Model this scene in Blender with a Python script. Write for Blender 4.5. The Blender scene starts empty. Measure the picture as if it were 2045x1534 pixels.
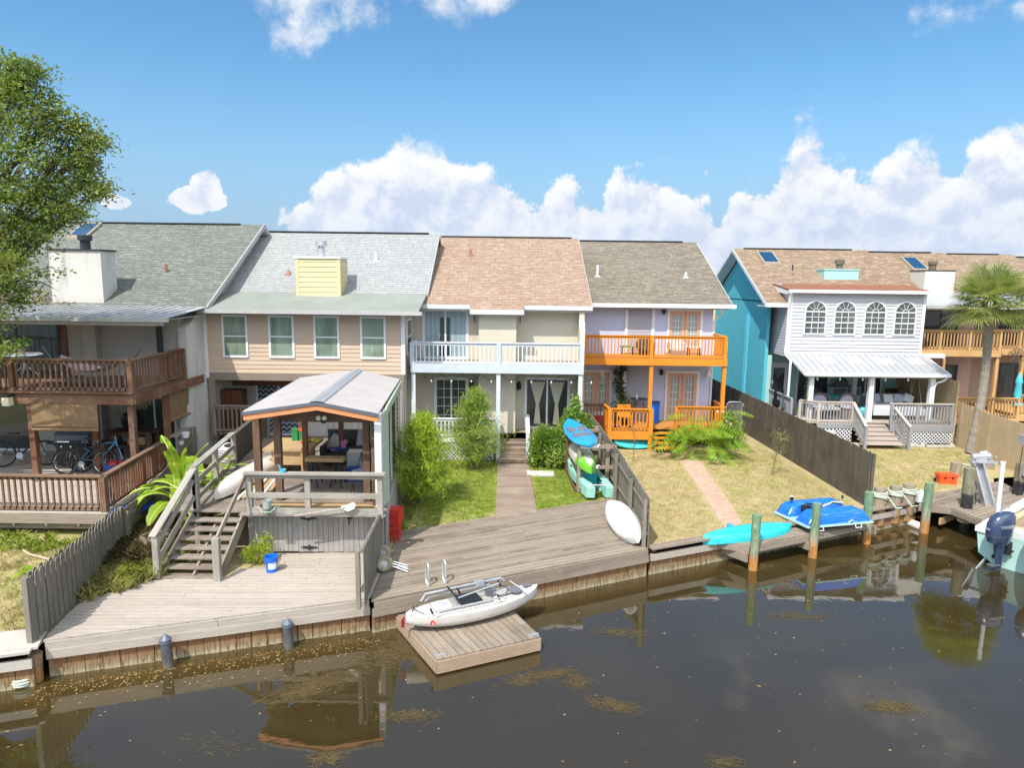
import bpy, bmesh, math, random
import numpy as np
from mathutils import Vector, Matrix
R=math.radians
rnd=random.Random(7)
scene=bpy.context.scene
# ---------------------------------------------------------------- camera
F=1364.0; IW,IH=2045,1534; CZ=6.75; PITCH=R(8.6); ROLL=R(0.7)
cam_d=bpy.data.cameras.new('camera'); cam_d.sensor_width=36; cam_d.lens=36*F/IW
cam_d.clip_start=0.1; cam_d.clip_end=20000
cam=bpy.data.objects.new('camera',cam_d); scene.collection.objects.link(cam)
cam.matrix_world=Matrix.Translation((0,0,CZ))@Matrix.Rotation(R(90)-PITCH,4,'X')@Matrix.Rotation(ROLL,4,'Z')
scene.camera=cam
scene.view_settings.view_transform='Standard'; scene.view_settings.look='None'
scene.view_settings.exposure=0.43; scene.view_settings.gamma=1
scene.cycles.max_bounces=6; scene.cycles.diffuse_bounces=3; scene.cycles.glossy_bounces=3; scene.cycles.transmission_bounces=4; scene.cycles.transparent_max_bounces=6
# ---------------------------------------------------------------- sun and sky
SAZ=R(28); SEL=R(55)           # the sun stands behind the camera, to the left
sd=Vector((math.sin(SAZ)*math.cos(SEL), math.cos(SAZ)*math.cos(SEL), -math.sin(SEL)))
sl=bpy.data.lights.new('sun','SUN'); sl.energy=4.0; sl.angle=R(0.53); sl.color=(1.0,0.955,0.89)
sun=bpy.data.objects.new('sun',sl); scene.collection.objects.link(sun)
sun.rotation_euler=sd.to_track_quat('-Z','Y').to_euler(); sun.location=(-20,-30,50)
W=bpy.data.worlds.new('World'); scene.world=W; W.use_nodes=True

class NT:
    """tiny helper to write node graphs"""
    def __init__(s,nt): s.t=nt; s.n=nt.nodes; s.l=nt.links
    def node(s,typ,**k):
        n=s.n.new(typ)
        for a,b in k.items(): setattr(n,a,b)
        return n
    def put(s,sock,val):
        if isinstance(val,bpy.types.NodeSocket): s.l.new(val,sock)
        elif val is not None:
            try: sock.default_value=val
            except Exception: sock.default_value=(*val,1) if len(val)==3 else val
    def math(s,op,a,b=None,c=None,clamp=False):
        n=s.node('ShaderNodeMath',operation=op); n.use_clamp=clamp
        s.put(n.inputs[0],a); s.put(n.inputs[1],b)
        if c is not None: s.put(n.inputs[2],c)
        return n.outputs[0]
    def vec(s,op,a,b=None):
        n=s.node('ShaderNodeVectorMath',operation=op); s.put(n.inputs[0],a)
        if b is not None: s.put(n.inputs[1],b)
        return n.outputs[0]
    def mix(s,f,a,b,blend='MIX'):
        n=s.node('ShaderNodeMix',data_type='RGBA',blend_type=blend)
        s.put(n.inputs[0],f); s.put(n.inputs[6],a if not isinstance(a,tuple) else (*a[:3],1)); s.put(n.inputs[7],b if not isinstance(b,tuple) else (*b[:3],1))
        return n.outputs[2]
    def noise(s,vec,scale,detail=3,rough=0.5,dist=0.0,out=0):
        n=s.node('ShaderNodeTexNoise'); s.put(n.inputs['Vector'],vec); n.inputs['Scale'].default_value=scale
        n.inputs['Detail'].default_value=detail; n.inputs['Roughness'].default_value=rough; n.inputs['Distortion'].default_value=dist
        return n.outputs[out]
    def ramp(s,f,stops,interp='LINEAR'):
        n=s.node('ShaderNodeValToRGB'); s.put(n.inputs[0],f); e=n.color_ramp.elements; n.color_ramp.interpolation=interp
        while len(e)>1: e.remove(e[-1])
        for i,(p,c) in enumerate(stops):
            q=e[0] if i==0 else e.new(p); q.position=p
            q.color=(c,c,c,1) if isinstance(c,(int,float)) else (*c,1)
        return n.outputs[0]
    def mapr(s,v,a,b,c=0,d=1,smooth=False):
        n=s.node('ShaderNodeMapRange'); n.clamp=True
        if smooth: n.interpolation_type='SMOOTHSTEP'
        s.put(n.inputs[0],v)
        for i,x in enumerate((a,b,c,d)): s.put(n.inputs[i+1],x)
        return n.outputs[0]
    def scale(s,vec,sc):
        n=s.node('ShaderNodeMapping'); s.put(n.inputs[0],vec); n.inputs['Scale'].default_value=sc; return n.outputs[0]

def build_world():
    g=NT(W.node_tree); g.n.clear()
    out=g.node('ShaderNodeOutputWorld')
    sky=g.node('ShaderNodeTexSky'); sky.sky_type='NISHITA'; sky.sun_disc=False
    sky.sun_elevation=SEL; sky.sun_rotation=math.atan2(-sd.x,-sd.y); sky.altitude=0
    sky.air_density=1.0; sky.dust_density=0.7; sky.ozone_density=2.2
    co=g.node('ShaderNodeTexCoord').outputs['Generated']
    sp=g.node('ShaderNodeSeparateXYZ'); g.put(sp.inputs[0],co)
    az=g.math('ARCTAN2',sp.outputs[0],sp.outputs[1]); el=g.math('ARCSINE',sp.outputs[2])
    # silhouette of the cumulus bank: top elevation against azimuth, both in radians
    prof=SKY_PROFILE
    def pix(px,py):
        u=(px-IW/2)/F; v=-(py-IH/2)/F; c,s_=math.cos(ROLL),math.sin(ROLL); u2=c*u-s_*v; v2=s_*u+c*v
        x,y,z=u2,math.cos(PITCH)+v2*math.sin(PITCH),-math.sin(PITCH)+v2*math.cos(PITCH)
        return math.atan2(x,y), math.atan2(z,math.hypot(x,y))
    def density(azs,els,vec):
        fc=g.node('ShaderNodeFloatCurve'); g.put(fc.inputs[1],g.mapr(azs,-0.75,0.75,0,1))
        cv=fc.mapping.curves[0]; pts=[]
        for px,py in prof:
            a,e=pix(px,py); pts.append(((a+0.75)/1.5, e/0.6))
        pts=[(0,.0)]+[p for p in pts if 0.01<p[0]<.99]+[(1,.4)]
        while len(cv.points)>2: cv.points.remove(cv.points[-1])
        cv.points[0].location=pts[0]; cv.points[1].location=pts[-1]
        for p in pts[1:-1]: cv.points.new(*p)
        for p in cv.points: p.handle_type='AUTO'
        fc.mapping.update()
        top=g.math('MULTIPLY',fc.outputs[0],0.6)
        d=g.math('MULTIPLY',g.math('SUBTRACT',top,els),1/0.055)
        for (px,py,rx,ry,amp) in SKY_PUFFS:
            if py>-2000: a,e=pix(px,py)
            else: a,e=px,py
            rx_,ry_=rx/F,ry/F
            dx=g.math('MULTIPLY',g.math('SUBTRACT',azs,a),1/rx_); dy=g.math('MULTIPLY',g.math('SUBTRACT',els,e),1/ry_)
            r=g.math('SQRT',g.math('ADD',g.math('MULTIPLY',dx,dx),g.math('MULTIPLY',dy,dy)))
            d=g.math('MAXIMUM',d,g.math('MULTIPLY',g.math('SUBTRACT',1.0,r),amp))
        n=billow(vec)
        return d,n
    def billow(vec):
        v=g.node('ShaderNodeTexVoronoi',feature='F1'); g.put(v.inputs['Vector'],vec)
        v.inputs['Scale'].default_value=15; v.inputs['Detail'].default_value=1.6; v.inputs['Roughness'].default_value=0.55; v.normalize=True
        b=g.math('MULTIPLY',g.math('SUBTRACT',0.42,v.outputs['Distance']),3.0)
        f=g.math('MULTIPLY',g.math('SUBTRACT',g.noise(vec,11,7,.68),0.5),3.6)
        return g.math('ADD',b,f)
    d0,n0=density(az,el,co)
    t0=g.math('ADD',d0,n0)
    co2=g.vec('ADD',co,(-0.010,-0.002,0.017))
    # relief: the billow field a step towards the sun
    rel=g.math('SUBTRACT',n0,billow(co2))
    lit=g.mapr(rel,-0.6,0.45,0,1,True)
    edge=g.mapr(t0,0,2.2,1,0.0)
    lit=g.math('ADD',g.math('MULTIPLY',lit,0.75),g.math('MULTIPLY',edge,0.25))
    mask=g.mapr(t0,0.0,g.mapr(el,.12,.30,.28,1.4),0,1,True)
    # higher thin cloud patches, with extra unseen ones added behind the camera as fill
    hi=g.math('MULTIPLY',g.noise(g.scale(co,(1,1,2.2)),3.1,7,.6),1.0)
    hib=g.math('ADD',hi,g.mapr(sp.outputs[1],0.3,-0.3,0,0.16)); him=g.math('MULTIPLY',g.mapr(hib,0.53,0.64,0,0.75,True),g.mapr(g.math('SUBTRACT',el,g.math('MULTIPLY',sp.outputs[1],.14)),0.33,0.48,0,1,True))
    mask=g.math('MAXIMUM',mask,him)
    # towards the horizon the clouds sink into pale air
    low=g.mapr(el,0.0,0.15,0.6,0.0)
    ccol=g.mix(lit,(0.56,0.66,0.86),(1.0,1.0,1.0))
    ccol=g.mix(low,ccol,(0.57,0.68,0.87))
    airm=g.mapr(el,-0.02,0.30,0.95,0,True)
    bg1=g.node('ShaderNodeBackground'); bg1.inputs[1].default_value=0.15
    hs=g.node('ShaderNodeHueSaturation'); hs.inputs['Saturation'].default_value=1.12; hs.inputs['Value'].default_value=1.0; g.put(hs.inputs['Color'],sky.outputs[0])
    tint=g.mix(1.0,hs.outputs[0],(0.64,0.86,0.88),'MULTIPLY'); g.put(bg1.inputs[0],tint)
    bg3=g.node('ShaderNodeBackground'); bg3.inputs[1].default_value=0.80; bg3.inputs[0].default_value=(0.335,0.465,0.69,1)
    m0=g.node('ShaderNodeMixShader'); g.put(m0.inputs[0],airm); g.l.new(bg1.outputs[0],m0.inputs[1]); g.l.new(bg3.outputs[0],m0.inputs[2])
    bg2=g.node('ShaderNodeBackground'); g.put(bg2.inputs[1],g.math('ADD',0.78,g.math('MULTIPLY',him,g.mapr(sp.outputs[1],0.2,-0.2,0,2.3)))); g.put(bg2.inputs[0],ccol)  # clouds behind the camera are overbright, added to fill the shaded sides
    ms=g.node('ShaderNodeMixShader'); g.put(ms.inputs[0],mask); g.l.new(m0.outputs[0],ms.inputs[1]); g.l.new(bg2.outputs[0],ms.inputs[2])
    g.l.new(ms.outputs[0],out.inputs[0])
    W.cycles.sampling_method='MANUAL'; W.cycles.sample_map_resolution=512
SKY_PROFILE=[(-250,560),(0,575),(300,560),(560,500),(620,400),(650,360),(700,345),(735,350),(770,305),(820,290),(870,300),(900,330),(935,350),(965,395),(1010,392),(1045,400),(1065,430),(1095,385),(1125,390),(1180,440),(1225,400),(1270,395),(1320,355),(1350,375),(1385,410),(1415,410),(1435,450),(1455,400),(1500,365),(1540,365),(1575,320),(1610,275),(1650,295),(1700,330),(1725,380),(1765,365),(1790,335),(1850,318),(1900,350),(1950,300),(1990,262),(2060,245),(2300,330)]
SKY_PUFFS=[(385,398,46,20,1.7),(412,372,22,26,1.5),(630,-5,90,42,.62),(900,-18,88,40,.95),(598,48,30,32,.5),(2030,10,60,22,.7),(225,402,20,9,.8)]
build_world()

# ---------------------------------------------------------------- pixel to place
def ray(px,py):
    u=(px-IW/2)/F; v=-(py-IH/2)/F; c,s=math.cos(ROLL),math.sin(ROLL)
    u2=c*u-s*v; v2=s*u+c*v; cp,sp=math.cos(PITCH),math.sin(PITCH)
    return Vector((u2,cp+v2*sp,-sp+v2*cp))
def P(px,py,x=None,y=None,z=None):
    r=ray(px,py)
    t=x/r.x if x is not None else (y/r.y if y is not None else (z-CZ)/r.z)
    return Vector((0,0,CZ))+r*t

# ---------------------------------------------------------------- mesh building
V=Vector
def hexa(s,c,a,b,d):
    """box from centre and three half vectors, uv runs along the longest"""
    ax=[(a,0),(b,1),(d,2)]
    pts={}
    for i in (-1,1):
        for j in (-1,1):
            for k in (-1,1): pts[i,j,k]=c+a*i+b*j+d*k
    L=[a.length,b.length,d.length]; m=L.index(max(L)); ou,ov=rnd.random()*50,rnd.random()*50
    def q(keys):
        base=len(s.v); uv=[]
        for key in keys:
            s.v.append(tuple(pts[key])); u=key[m]*L[m]; o=[n for n in range(3) if n!=m]
            # across coordinate: sum of the two others (each face varies along one of them, or two at the ends)
            uv.append((ou+u+ (key[o[1]]*L[o[1]] if all(k[m]==key[m] for k in keys) else 0), ov+ (key[o[0]]*L[o[0]] if not all(k[o[0]]==key[o[0]] for k in keys) else key[o[1]]*L[o[1]]+3)))
        s.f.append([base,base+1,base+2,base+3]); s.uv+=uv
    if a.cross(b).dot(d)<0: flip=True
    else: flip=False
    F6=[[(-1,-1,-1),(-1,1,-1),(1,1,-1),(1,-1,-1)],[(-1,-1,1),(1,-1,1),(1,1,1),(-1,1,1)],
        [(-1,-1,-1),(1,-1,-1),(1,-1,1),(-1,-1,1)],[(-1,1,-1),(-1,1,1),(1,1,1),(1,1,-1)],
        [(-1,-1,-1),(-1,-1,1),(-1,1,1),(-1,1,-1)],[(1,-1,-1),(1,1,-1),(1,1,1),(1,-1,1)]]
    for k in F6: q(k[::-1] if flip else k)
ORG={}
SPLIT={'side_wall','side_pier','corner_trim','clear_panel','cross_beam','end_post','porch_post','lattice','bracket','footing_posts','panel_trim','fascia_board','crawl_space','roof_edge','cross_arms','leg','rim_board','deck_post','cleat','handles','rod_holders','pads','siding_panel','bolt','side_beams','gate_hinges','soffit','corner_board','conduit','drip_edge','stern_pods','stern_bar','side_rails','side_panels','trestle','edge_beam','hatch_pad','gathered_curtains','rafters','stair_rail'}
class MB:
    def __init__(s): s.v=[];s.f=[];s.uv=[]
    def face(s,pts,uvs=None):
        b=len(s.v); s.v+=[tuple(p) for p in pts]; s.f.append(list(range(b,b+len(pts))))
        s.uv+=list(uvs) if uvs else [(p[0]+p[1]*.37,p[2]+p[1]) for p in pts]
        return s
    def box(s,x0,y0,z0,x1,y1,z1):
        hexa(s,V(((x0+x1)/2,(y0+y1)/2,(z0+z1)/2)),V(((x1-x0)/2,0,0)),V((0,(y1-y0)/2,0)),V((0,0,(z1-z0)/2))); return s
    def cbox(s,c,sx,sy,sz,rz=0,tilt=None):
        m=Matrix.Rotation(rz,3,'Z')
        if tilt is not None: m=m@tilt
        hexa(s,V(c),m@V((sx/2,0,0)),m@V((0,sy/2,0)),m@V((0,0,sz/2))); return s
    def beam(s,p0,p1,w,h,up=(0,0,1)):
        p0,p1=V(p0),V(p1); d=p1-p0; u=V(up)
        if abs(d.normalized().dot(u))>.99: u=V((0,1,0))
        sd_=d.cross(u).normalized(); u2=sd_.cross(d).normalized()
        hexa(s,(p0+p1)/2,d/2,sd_*w/2,u2*h/2); return s
    def tube(s,pts,r,n=8,cap=True):
        pts=[V(p) for p in pts]; rs=r if isinstance(r,(list,tuple)) else [r]*len(pts); b=len(s.v); L=0
        t0=(pts[1]-pts[0]).normalized(); nrm=t0.cross(V((0,0,1)))
        if nrm.length<.1: nrm=t0.cross(V((0,1,0)))
        nrm.normalize(); rings=[]; acc=[0]
        for i,p in enumerate(pts):
            t=((pts[min(i+1,len(pts)-1)]-pts[max(i-1,0)])).normalized()
            nrm=(nrm-t*nrm.dot(t)).normalized(); bn=t.cross(nrm)
            rings.append([p+(nrm*math.cos(2*math.pi*k/n)+bn*math.sin(2*math.pi*k/n))*rs[i] for k in range(n)])
            if i: acc.append(acc[-1]+(p-pts[i-1]).length)
        for rg in rings: s.v+=[tuple(p) for p in rg]
        for i in range(len(pts)-1):
            for k in range(n):
                k2=(k+1)%n; s.f.append([b+i*n+k,b+i*n+k2,b+(i+1)*n+k2,b+(i+1)*n+k])
                c=2*math.pi*rs[i]/n
                s.uv+=[(acc[i],k*c),(acc[i],(k+1)*c),(acc[i+1],(k+1)*c),(acc[i+1],k*c)]
        if cap:
            for i,rev in ((0,True),(len(pts)-1,False)):
                o=list(range(b+i*n,b+i*n+n)); o=o[::-1] if rev else o
                s.f.append(o); s.uv+=[(0.1*math.cos(k*6.28/n),.1*math.sin(k*6.28/n)) for k in range(n)]
        return s
    def lathe(s,prof,c=(0,0,0),n=16,cap=True,m=None):
        b=len(s.v); c=V(c)
        for r,z in prof:
            for k in range(n):
                p=V((r*math.cos(2*math.pi*k/n),r*math.sin(2*math.pi*k/n),z)); p=m@p if m is not None else p
                s.v.append(tuple(c+p))
        for i in range(len(prof)-1):
            for k in range(n):
                k2=(k+1)%n; s.f.append([b+i*n+k,b+i*n+k2,b+(i+1)*n+k2,b+(i+1)*n+k])
                s.uv+=[(k/n,prof[i][1]),((k+1)/n,prof[i][1]),((k+1)/n,prof[i+1][1]),(k/n,prof[i+1][1])]
        if cap:
            for i,rev in ((0,True),(len(prof)-1,False)):
                if prof[i][0]<1e-4: continue
                o=list(range(b+i*n,b+i*n+n)); s.f.append(o[::-1] if rev else o); s.uv+=[(0,0)]*n
        return s
    def extrude(s,poly,vec):
        """closed polygon (3-D points) pushed along vec"""
        poly=[V(p) for p in poly]; vec=V(vec); n=len(poly)
        nr=V((0,0,0))
        for i in range(n): nr+=poly[i].cross(poly[(i+1)%n])
        if nr.dot(vec)>0: poly=poly[::-1]
        s.face(poly); s.face([p+vec for p in poly][::-1])
        for i in range(n):
            a,b_=poly[i],poly[(i+1)%n]; s.face([b_,a,a+vec,b_+vec])
        return s
    def loft(s,rings,cap=True,closed=True):
        b=len(s.v); n=len(rings[0])
        for rg in rings: s.v+=[tuple(p) for p in rg]
        for i in range(len(rings)-1):
            for k in range(n if closed else n-1):
                k2=(k+1)%n; s.f.append([b+i*n+k,b+i*n+k2,b+(i+1)*n+k2,b+(i+1)*n+k]); 
                s.uv+=[(i*.2,k*.1),(i*.2,k*.1+.1),(i*.2+.2,k*.1+.1),(i*.2+.2,k*.1)]
        if cap:
            s.f.append(list(range(b,b+n))[::-1]); s.uv+=[(0,0)]*n
            s.f.append(list(range(b+(len(rings)-1)*n,b+len(rings)*n))); s.uv+=[(0,0)]*n
        return s
    def build(s,name,mat,parent=None,local=False,smooth=False,bevel=0,fix=False):
        if parent is not None and name in SPLIT and len(s.f)>6:
            # boxes that lie apart become parts of their own, with one name
            par=list(range(len(s.v)))
            def fd(a):
                while par[a]!=a: par[a]=par[par[a]]; a=par[a]
                return a
            for f in s.f:
                for q in f[1:]: par[fd(q)]=fd(f[0])
            # pieces whose boxes touch stay together
            root=[fd(i) for i in range(len(s.v))]; box={}
            key={}
            for i,r in enumerate(root):
                b=box.setdefault(r,[list(s.v[i]),list(s.v[i])])
                for k in range(3): b[0][k]=min(b[0][k],s.v[i][k]); b[1][k]=max(b[1][k],s.v[i][k])
            rs=list(box); grp={r:r for r in rs}
            def gf(a):
                while grp[a]!=a: a=grp[a]
                return a
            # 8 corners of one hexa are separate per face: join by touching bounds
            for i,a in enumerate(rs):
                for c in rs[i+1:]:
                    A,B=box[a],box[c]
                    if all(A[0][k]-1e-3<=B[1][k] and B[0][k]-1e-3<=A[1][k] for k in range(3)): grp[gf(a)]=gf(c)
            sets=sorted({gf(r) for r in rs})
            if 1<len(sets)<=24:
                first=None
                for g_ in sets:
                    sub=MB(); mp={}; ui=0
                    for f in s.f:
                        n=len(f)
                        if gf(root[f[0]])==g_:
                            for q in f:
                                if q not in mp: mp[q]=len(sub.v); sub.v.append(s.v[q])
                            sub.f.append([mp[q] for q in f]); sub.uv+=s.uv[ui:ui+n]
                        ui+=n
                    o=sub._build(name,mat,parent,local,smooth,bevel,fix); first=first or o
                return first
        return s._build(name,mat,parent,local,smooth,bevel,fix)
    def _build(s,name,mat,parent=None,local=False,smooth=False,bevel=0,fix=False):
        me=bpy.data.meshes.new(name); o0=V((0,0,0))
        if not local and parent is not None: o0=ORG[parent.name]
        elif not local:
            a=np.array(s.v); o0=V(((a[:,0].min()+a[:,0].max())/2,(a[:,1].min()+a[:,1].max())/2,a[:,2].min()))
        v=[(p[0]-o0.x,p[1]-o0.y,p[2]-o0.z) for p in s.v]
        me.from_pydata(v,[],s.f)
        if len(s.uv)==len(me.loops):
            ul=me.uv_layers.new(name='UVMap'); ul.data.foreach_set('uv',[c for t in s.uv for c in t])
        if fix:
            bm=bmesh.new(); bm.from_mesh(me); bmesh.ops.remove_doubles(bm,verts=bm.verts,dist=1e-4); bmesh.ops.recalc_face_normals(bm,faces=bm.faces); bm.to_mesh(me); bm.free()
        if smooth:
            me.polygons.foreach_set('use_smooth',[True]*len(me.polygons))
        o=bpy.data.objects.new(name,me); scene.collection.objects.link(o)
        if mat: me.materials.append(mat)
        if parent is not None: o.parent=parent; ORG[o.name]=ORG[parent.name]
        else: o.location=o0; ORG[o.name]=o0.copy()
        if bevel:
            m=o.modifiers.new('bevel','BEVEL'); m.width=bevel; m.segments=2; m.limit_method='ANGLE'; m.angle_limit=R(40)
        if smooth:
            m=o.modifiers.new('edges','EDGE_SPLIT'); m.split_angle=R(38)
        return o
def thing(name,label,cat,loc,group=None):
    o=bpy.data.objects.new(name,None); scene.collection.objects.link(o); o.location=loc; o.empty_display_size=.2
    o['label']=label; o['category']=cat
    if group: o['group']=group
    ORG[o.name]=V(loc); return o
def tag(o,label,cat=None,group=None):
    o['label']=label
    if cat: o['category']=cat
    if group: o['group']=group
    return o
def struct(o): o['kind']='structure'; return o
def dup(root,loc,rz=0,label=None,scale=None):
    def cp(o,par):
        c=o.copy(); scene.collection.objects.link(c); c.parent=par
        for ch in list(o.children): cp(ch,c)
        return c
    r=cp(root,None); r.location=loc; r.rotation_euler=(0,0,rz)
    if label: r['label']=label
    if scale: r.scale=scale
    return r
def place(o,loc,rot=(0,0,0)):
    o.location=loc; o.rotation_euler=rot; return o
# ---------------------------------------------------------------- materials
def newmat(name):
    m=bpy.data.materials.new(name); m.use_nodes=True; g=NT(m.node_tree); g.n.clear()
    out=g.node('ShaderNodeOutputMaterial'); b=g.node('ShaderNodeBsdfPrincipled'); g.l.new(b.outputs[0],out.inputs[0])
    return m,g,b
def bump(g,b,h,strength=.3,dist=.01):
    n=g.node('ShaderNodeBump'); n.inputs['Strength'].default_value=strength; n.inputs['Distance'].default_value=dist
    g.put(n.inputs['Height'],h); g.l.new(n.outputs[0],b.inputs['Normal'])
def plain(name,c,rough=.5,metal=0,var=.12,scale=6,coat=0,bmp=0,spec=.5,scuff=0):
    m,g,b=newmat(name); co=g.node('ShaderNodeTexCoord').outputs['Object']
    f=g.noise(co,scale,5,.6); f2=g.noise(co,scale*.17,3,.5)
    k=g.math('ADD',g.math('MULTIPLY',f,.6),g.math('MULTIPLY',f2,.4))
    lo=tuple(x*(1-var) for x in c); hi=tuple(min(1,x*(1+var)) for x in c)
    col=g.mix(g.mapr(k,.3,.7),lo,hi)
    if scuff:
        w=g.noise(g.scale(co,(1.5,9,9)),2.2,6,.7,.5); d=g.noise(co,2.1,5,.65)
        col=g.mix(g.mapr(w,.56,.68,0,scuff),col,(.55,.53,.47)); col=g.mix(g.mapr(d,.5,.72,0,scuff),col,tuple(x*.5+.04 for x in c))
    g.put(b.inputs['Base Color'],col)
    b.inputs['Roughness'].default_value=rough; b.inputs['Metallic'].default_value=metal
    b.inputs['Specular IOR Level'].default_value=spec
    g.put(b.inputs['Roughness'],g.mapr(f,.2,.8,max(.02,rough-.08),min(1,rough+.08)))
    if coat: b.inputs['Coat Weight'].default_value=coat; b.inputs['Coat Roughness'].default_value=.05
    if bmp: bump(g,b,g.noise(co,scale*8,3,.6),bmp,.01)
    return m
def wood(name,c1,c2,c3=None,rough=.8,stain=.5,island=.75,dark=(.05,.04,.03)):
    """boards: grain along the uv's u, each board (island) its own tone, blotchy weathering"""
    m,g,b=newmat(name); uv=g.node('ShaderNodeTexCoord').outputs['UV']; ob=g.node('ShaderNodeTexCoord').outputs['Object']
    isl=g.node('ShaderNodeNewGeometry').outputs['Random Per Island']
    grain=g.noise(g.scale(uv,(1.3,26,1)),2.0,6,.65,.4)
    fine=g.noise(g.scale(uv,(4,110,1)),1.5,3,.6)
    blot=g.noise(ob,1.3,5,.62); small=g.noise(ob,9,4,.65)
    col=g.mix(g.mapr(isl,0,1),c1,c2)
    col=g.mix(g.mapr(isl,.55,.6,0,.28),col,tuple(x*.72 for x in c1))
    streak=g.noise(g.scale(uv,(.35,9,1)),1.4,4,.6)
    col=g.mix(g.mapr(streak,.4,.65,0,.45),col,tuple(x*.66 for x in c1))
    if c3: col=g.mix(g.mapr(blot,.42,.66,0,.8),col,c3)
    col=g.mix(g.mapr(grain,.38,.72,0,.55),col,tuple(x*.55 for x in c1))
    col=g.mix(g.mapr(fine,.55,.75,0,.35),col,tuple(min(1,x*1.35) for x in c2))
    col=g.mix(g.math('MULTIPLY',g.mapr(small,.58,.75),stain),col,dark)
    g.put(b.inputs['Base Color'],col); b.inputs['Roughness'].default_value=rough; b.inputs['Specular IOR Level'].default_value=.25
    bump(g,b,grain,.35,.006)
    return m
def stucco(name,c,stain=(.25,.23,.2),amount=.25,rough=.9):
    m,g,b=newmat(name); co=g.node('ShaderNodeTexCoord').outputs['Object']
    big=g.noise(co,.9,5,.6); drip=g.noise(g.scale(co,(2.2,2.2,.35)),1.6,6,.65); fine=g.noise(co,42,4,.7)
    col=g.mix(g.mapr(fine,.3,.7),tuple(x*.93 for x in c),tuple(min(1,x*1.04) for x in c))
    col=g.mix(g.mapr(big,.35,.7,0,.22),col,tuple(x*.8 for x in c))
    col=g.mix(g.math('MULTIPLY',g.mapr(drip,.52,.74),amount),col,stain)
    g.put(b.inputs['Base Color'],col); b.inputs['Roughness'].default_value=rough; b.inputs['Specular IOR Level'].default_value=.2
    bump(g,b,g.math('ADD',fine,g.math('MULTIPLY',g.noise(co,12,3,.6),.8)),.45,.02)
    return m
def shingle(name,c1,c2,c3,row=.145,width=.42):
    m,g,b=newmat(name); uv=g.node('ShaderNodeTexCoord').outputs['UV']
    br=g.node('ShaderNodeTexBrick'); g.put(br.inputs['Vector'],uv); br.offset=.37; br.offset_frequency=2; br.squash=.8; br.squash_frequency=3
    br.inputs['Scale'].default_value=1; br.inputs['Brick Width'].default_value=width; br.inputs['Row Height'].default_value=row
    br.inputs['Mortar Size'].default_value=.015; br.inputs['Mortar Smooth'].default_value=.4; br.inputs['Bias'].default_value=0
    br.inputs['Color1'].default_value=(*c1,1); br.inputs['Color2'].default_value=(*c2,1); br.inputs['Mortar'].default_value=(*[x*.8 for x in c1],1)
    n1=g.noise(g.scale(uv,(1.5,4,1)),2.2,4,.6); n2=g.noise(uv,60,3,.7); n3=g.noise(uv,.35,4,.6)
    col=g.mix(g.mapr(n1,.42,.62,0,.75),br.outputs['Color'],c3)
    col=g.mix(g.mapr(n2,.35,.7,0,.3),col,tuple(x*.5 for x in c1))
    col=g.mix(g.mapr(n3,.45,.75,0,.3),col,tuple(x*.72 for x in c2))
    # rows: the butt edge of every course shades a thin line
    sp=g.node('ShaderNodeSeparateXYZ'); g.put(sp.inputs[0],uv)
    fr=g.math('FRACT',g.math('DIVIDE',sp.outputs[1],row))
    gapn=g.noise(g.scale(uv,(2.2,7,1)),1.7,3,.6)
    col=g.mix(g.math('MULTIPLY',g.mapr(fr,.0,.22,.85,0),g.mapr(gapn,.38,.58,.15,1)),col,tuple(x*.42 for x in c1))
    g.put(b.inputs['Base Color'],col); b.inputs['Roughness'].default_value=.92; b.inputs['Specular IOR Level'].default_value=.15
    h=g.math('ADD',g.math('MULTIPLY',g.math('SUBTRACT',1,fr),1.0),g.math('MULTIPLY',br.outputs['Fac'],-.6))
    bump(g,b,h,.9,.02)
    return m
def leaf(name,c1,c2,c3=None,trans=.35,rough=.45,spec=.4):
    m=bpy.data.materials.new(name); m.use_nodes=True; g=NT(m.node_tree); g.n.clear()
    out=g.node('ShaderNodeOutputMaterial'); b=g.node('ShaderNodeBsdfPrincipled'); t=g.node('ShaderNodeBsdfTranslucent'); mx=g.node('ShaderNodeMixShader')
    isl=g.node('ShaderNodeNewGeometry').outputs['Random Per Island']; co=g.node('ShaderNodeTexCoord').outputs['Object']
    col=g.mix(isl,c1,c2)
    if c3: col=g.mix(g.mapr(g.noise(co,.8,4,.6),.48,.66,0,.8),col,c3)
    g.put(b.inputs['Base Color'],col); b.inputs['Roughness'].default_value=rough; b.inputs['Specular IOR Level'].default_value=spec
    g.put(t.inputs[0],g.mix(.5,col,(.35,.45,.03),'MIX'))
    mx.inputs[0].default_value=trans; g.l.new(b.outputs[0],mx.inputs[1]); g.l.new(t.outputs[0],mx.inputs[2]); g.l.new(mx.outputs[0],out.inputs[0])
    return m
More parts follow.
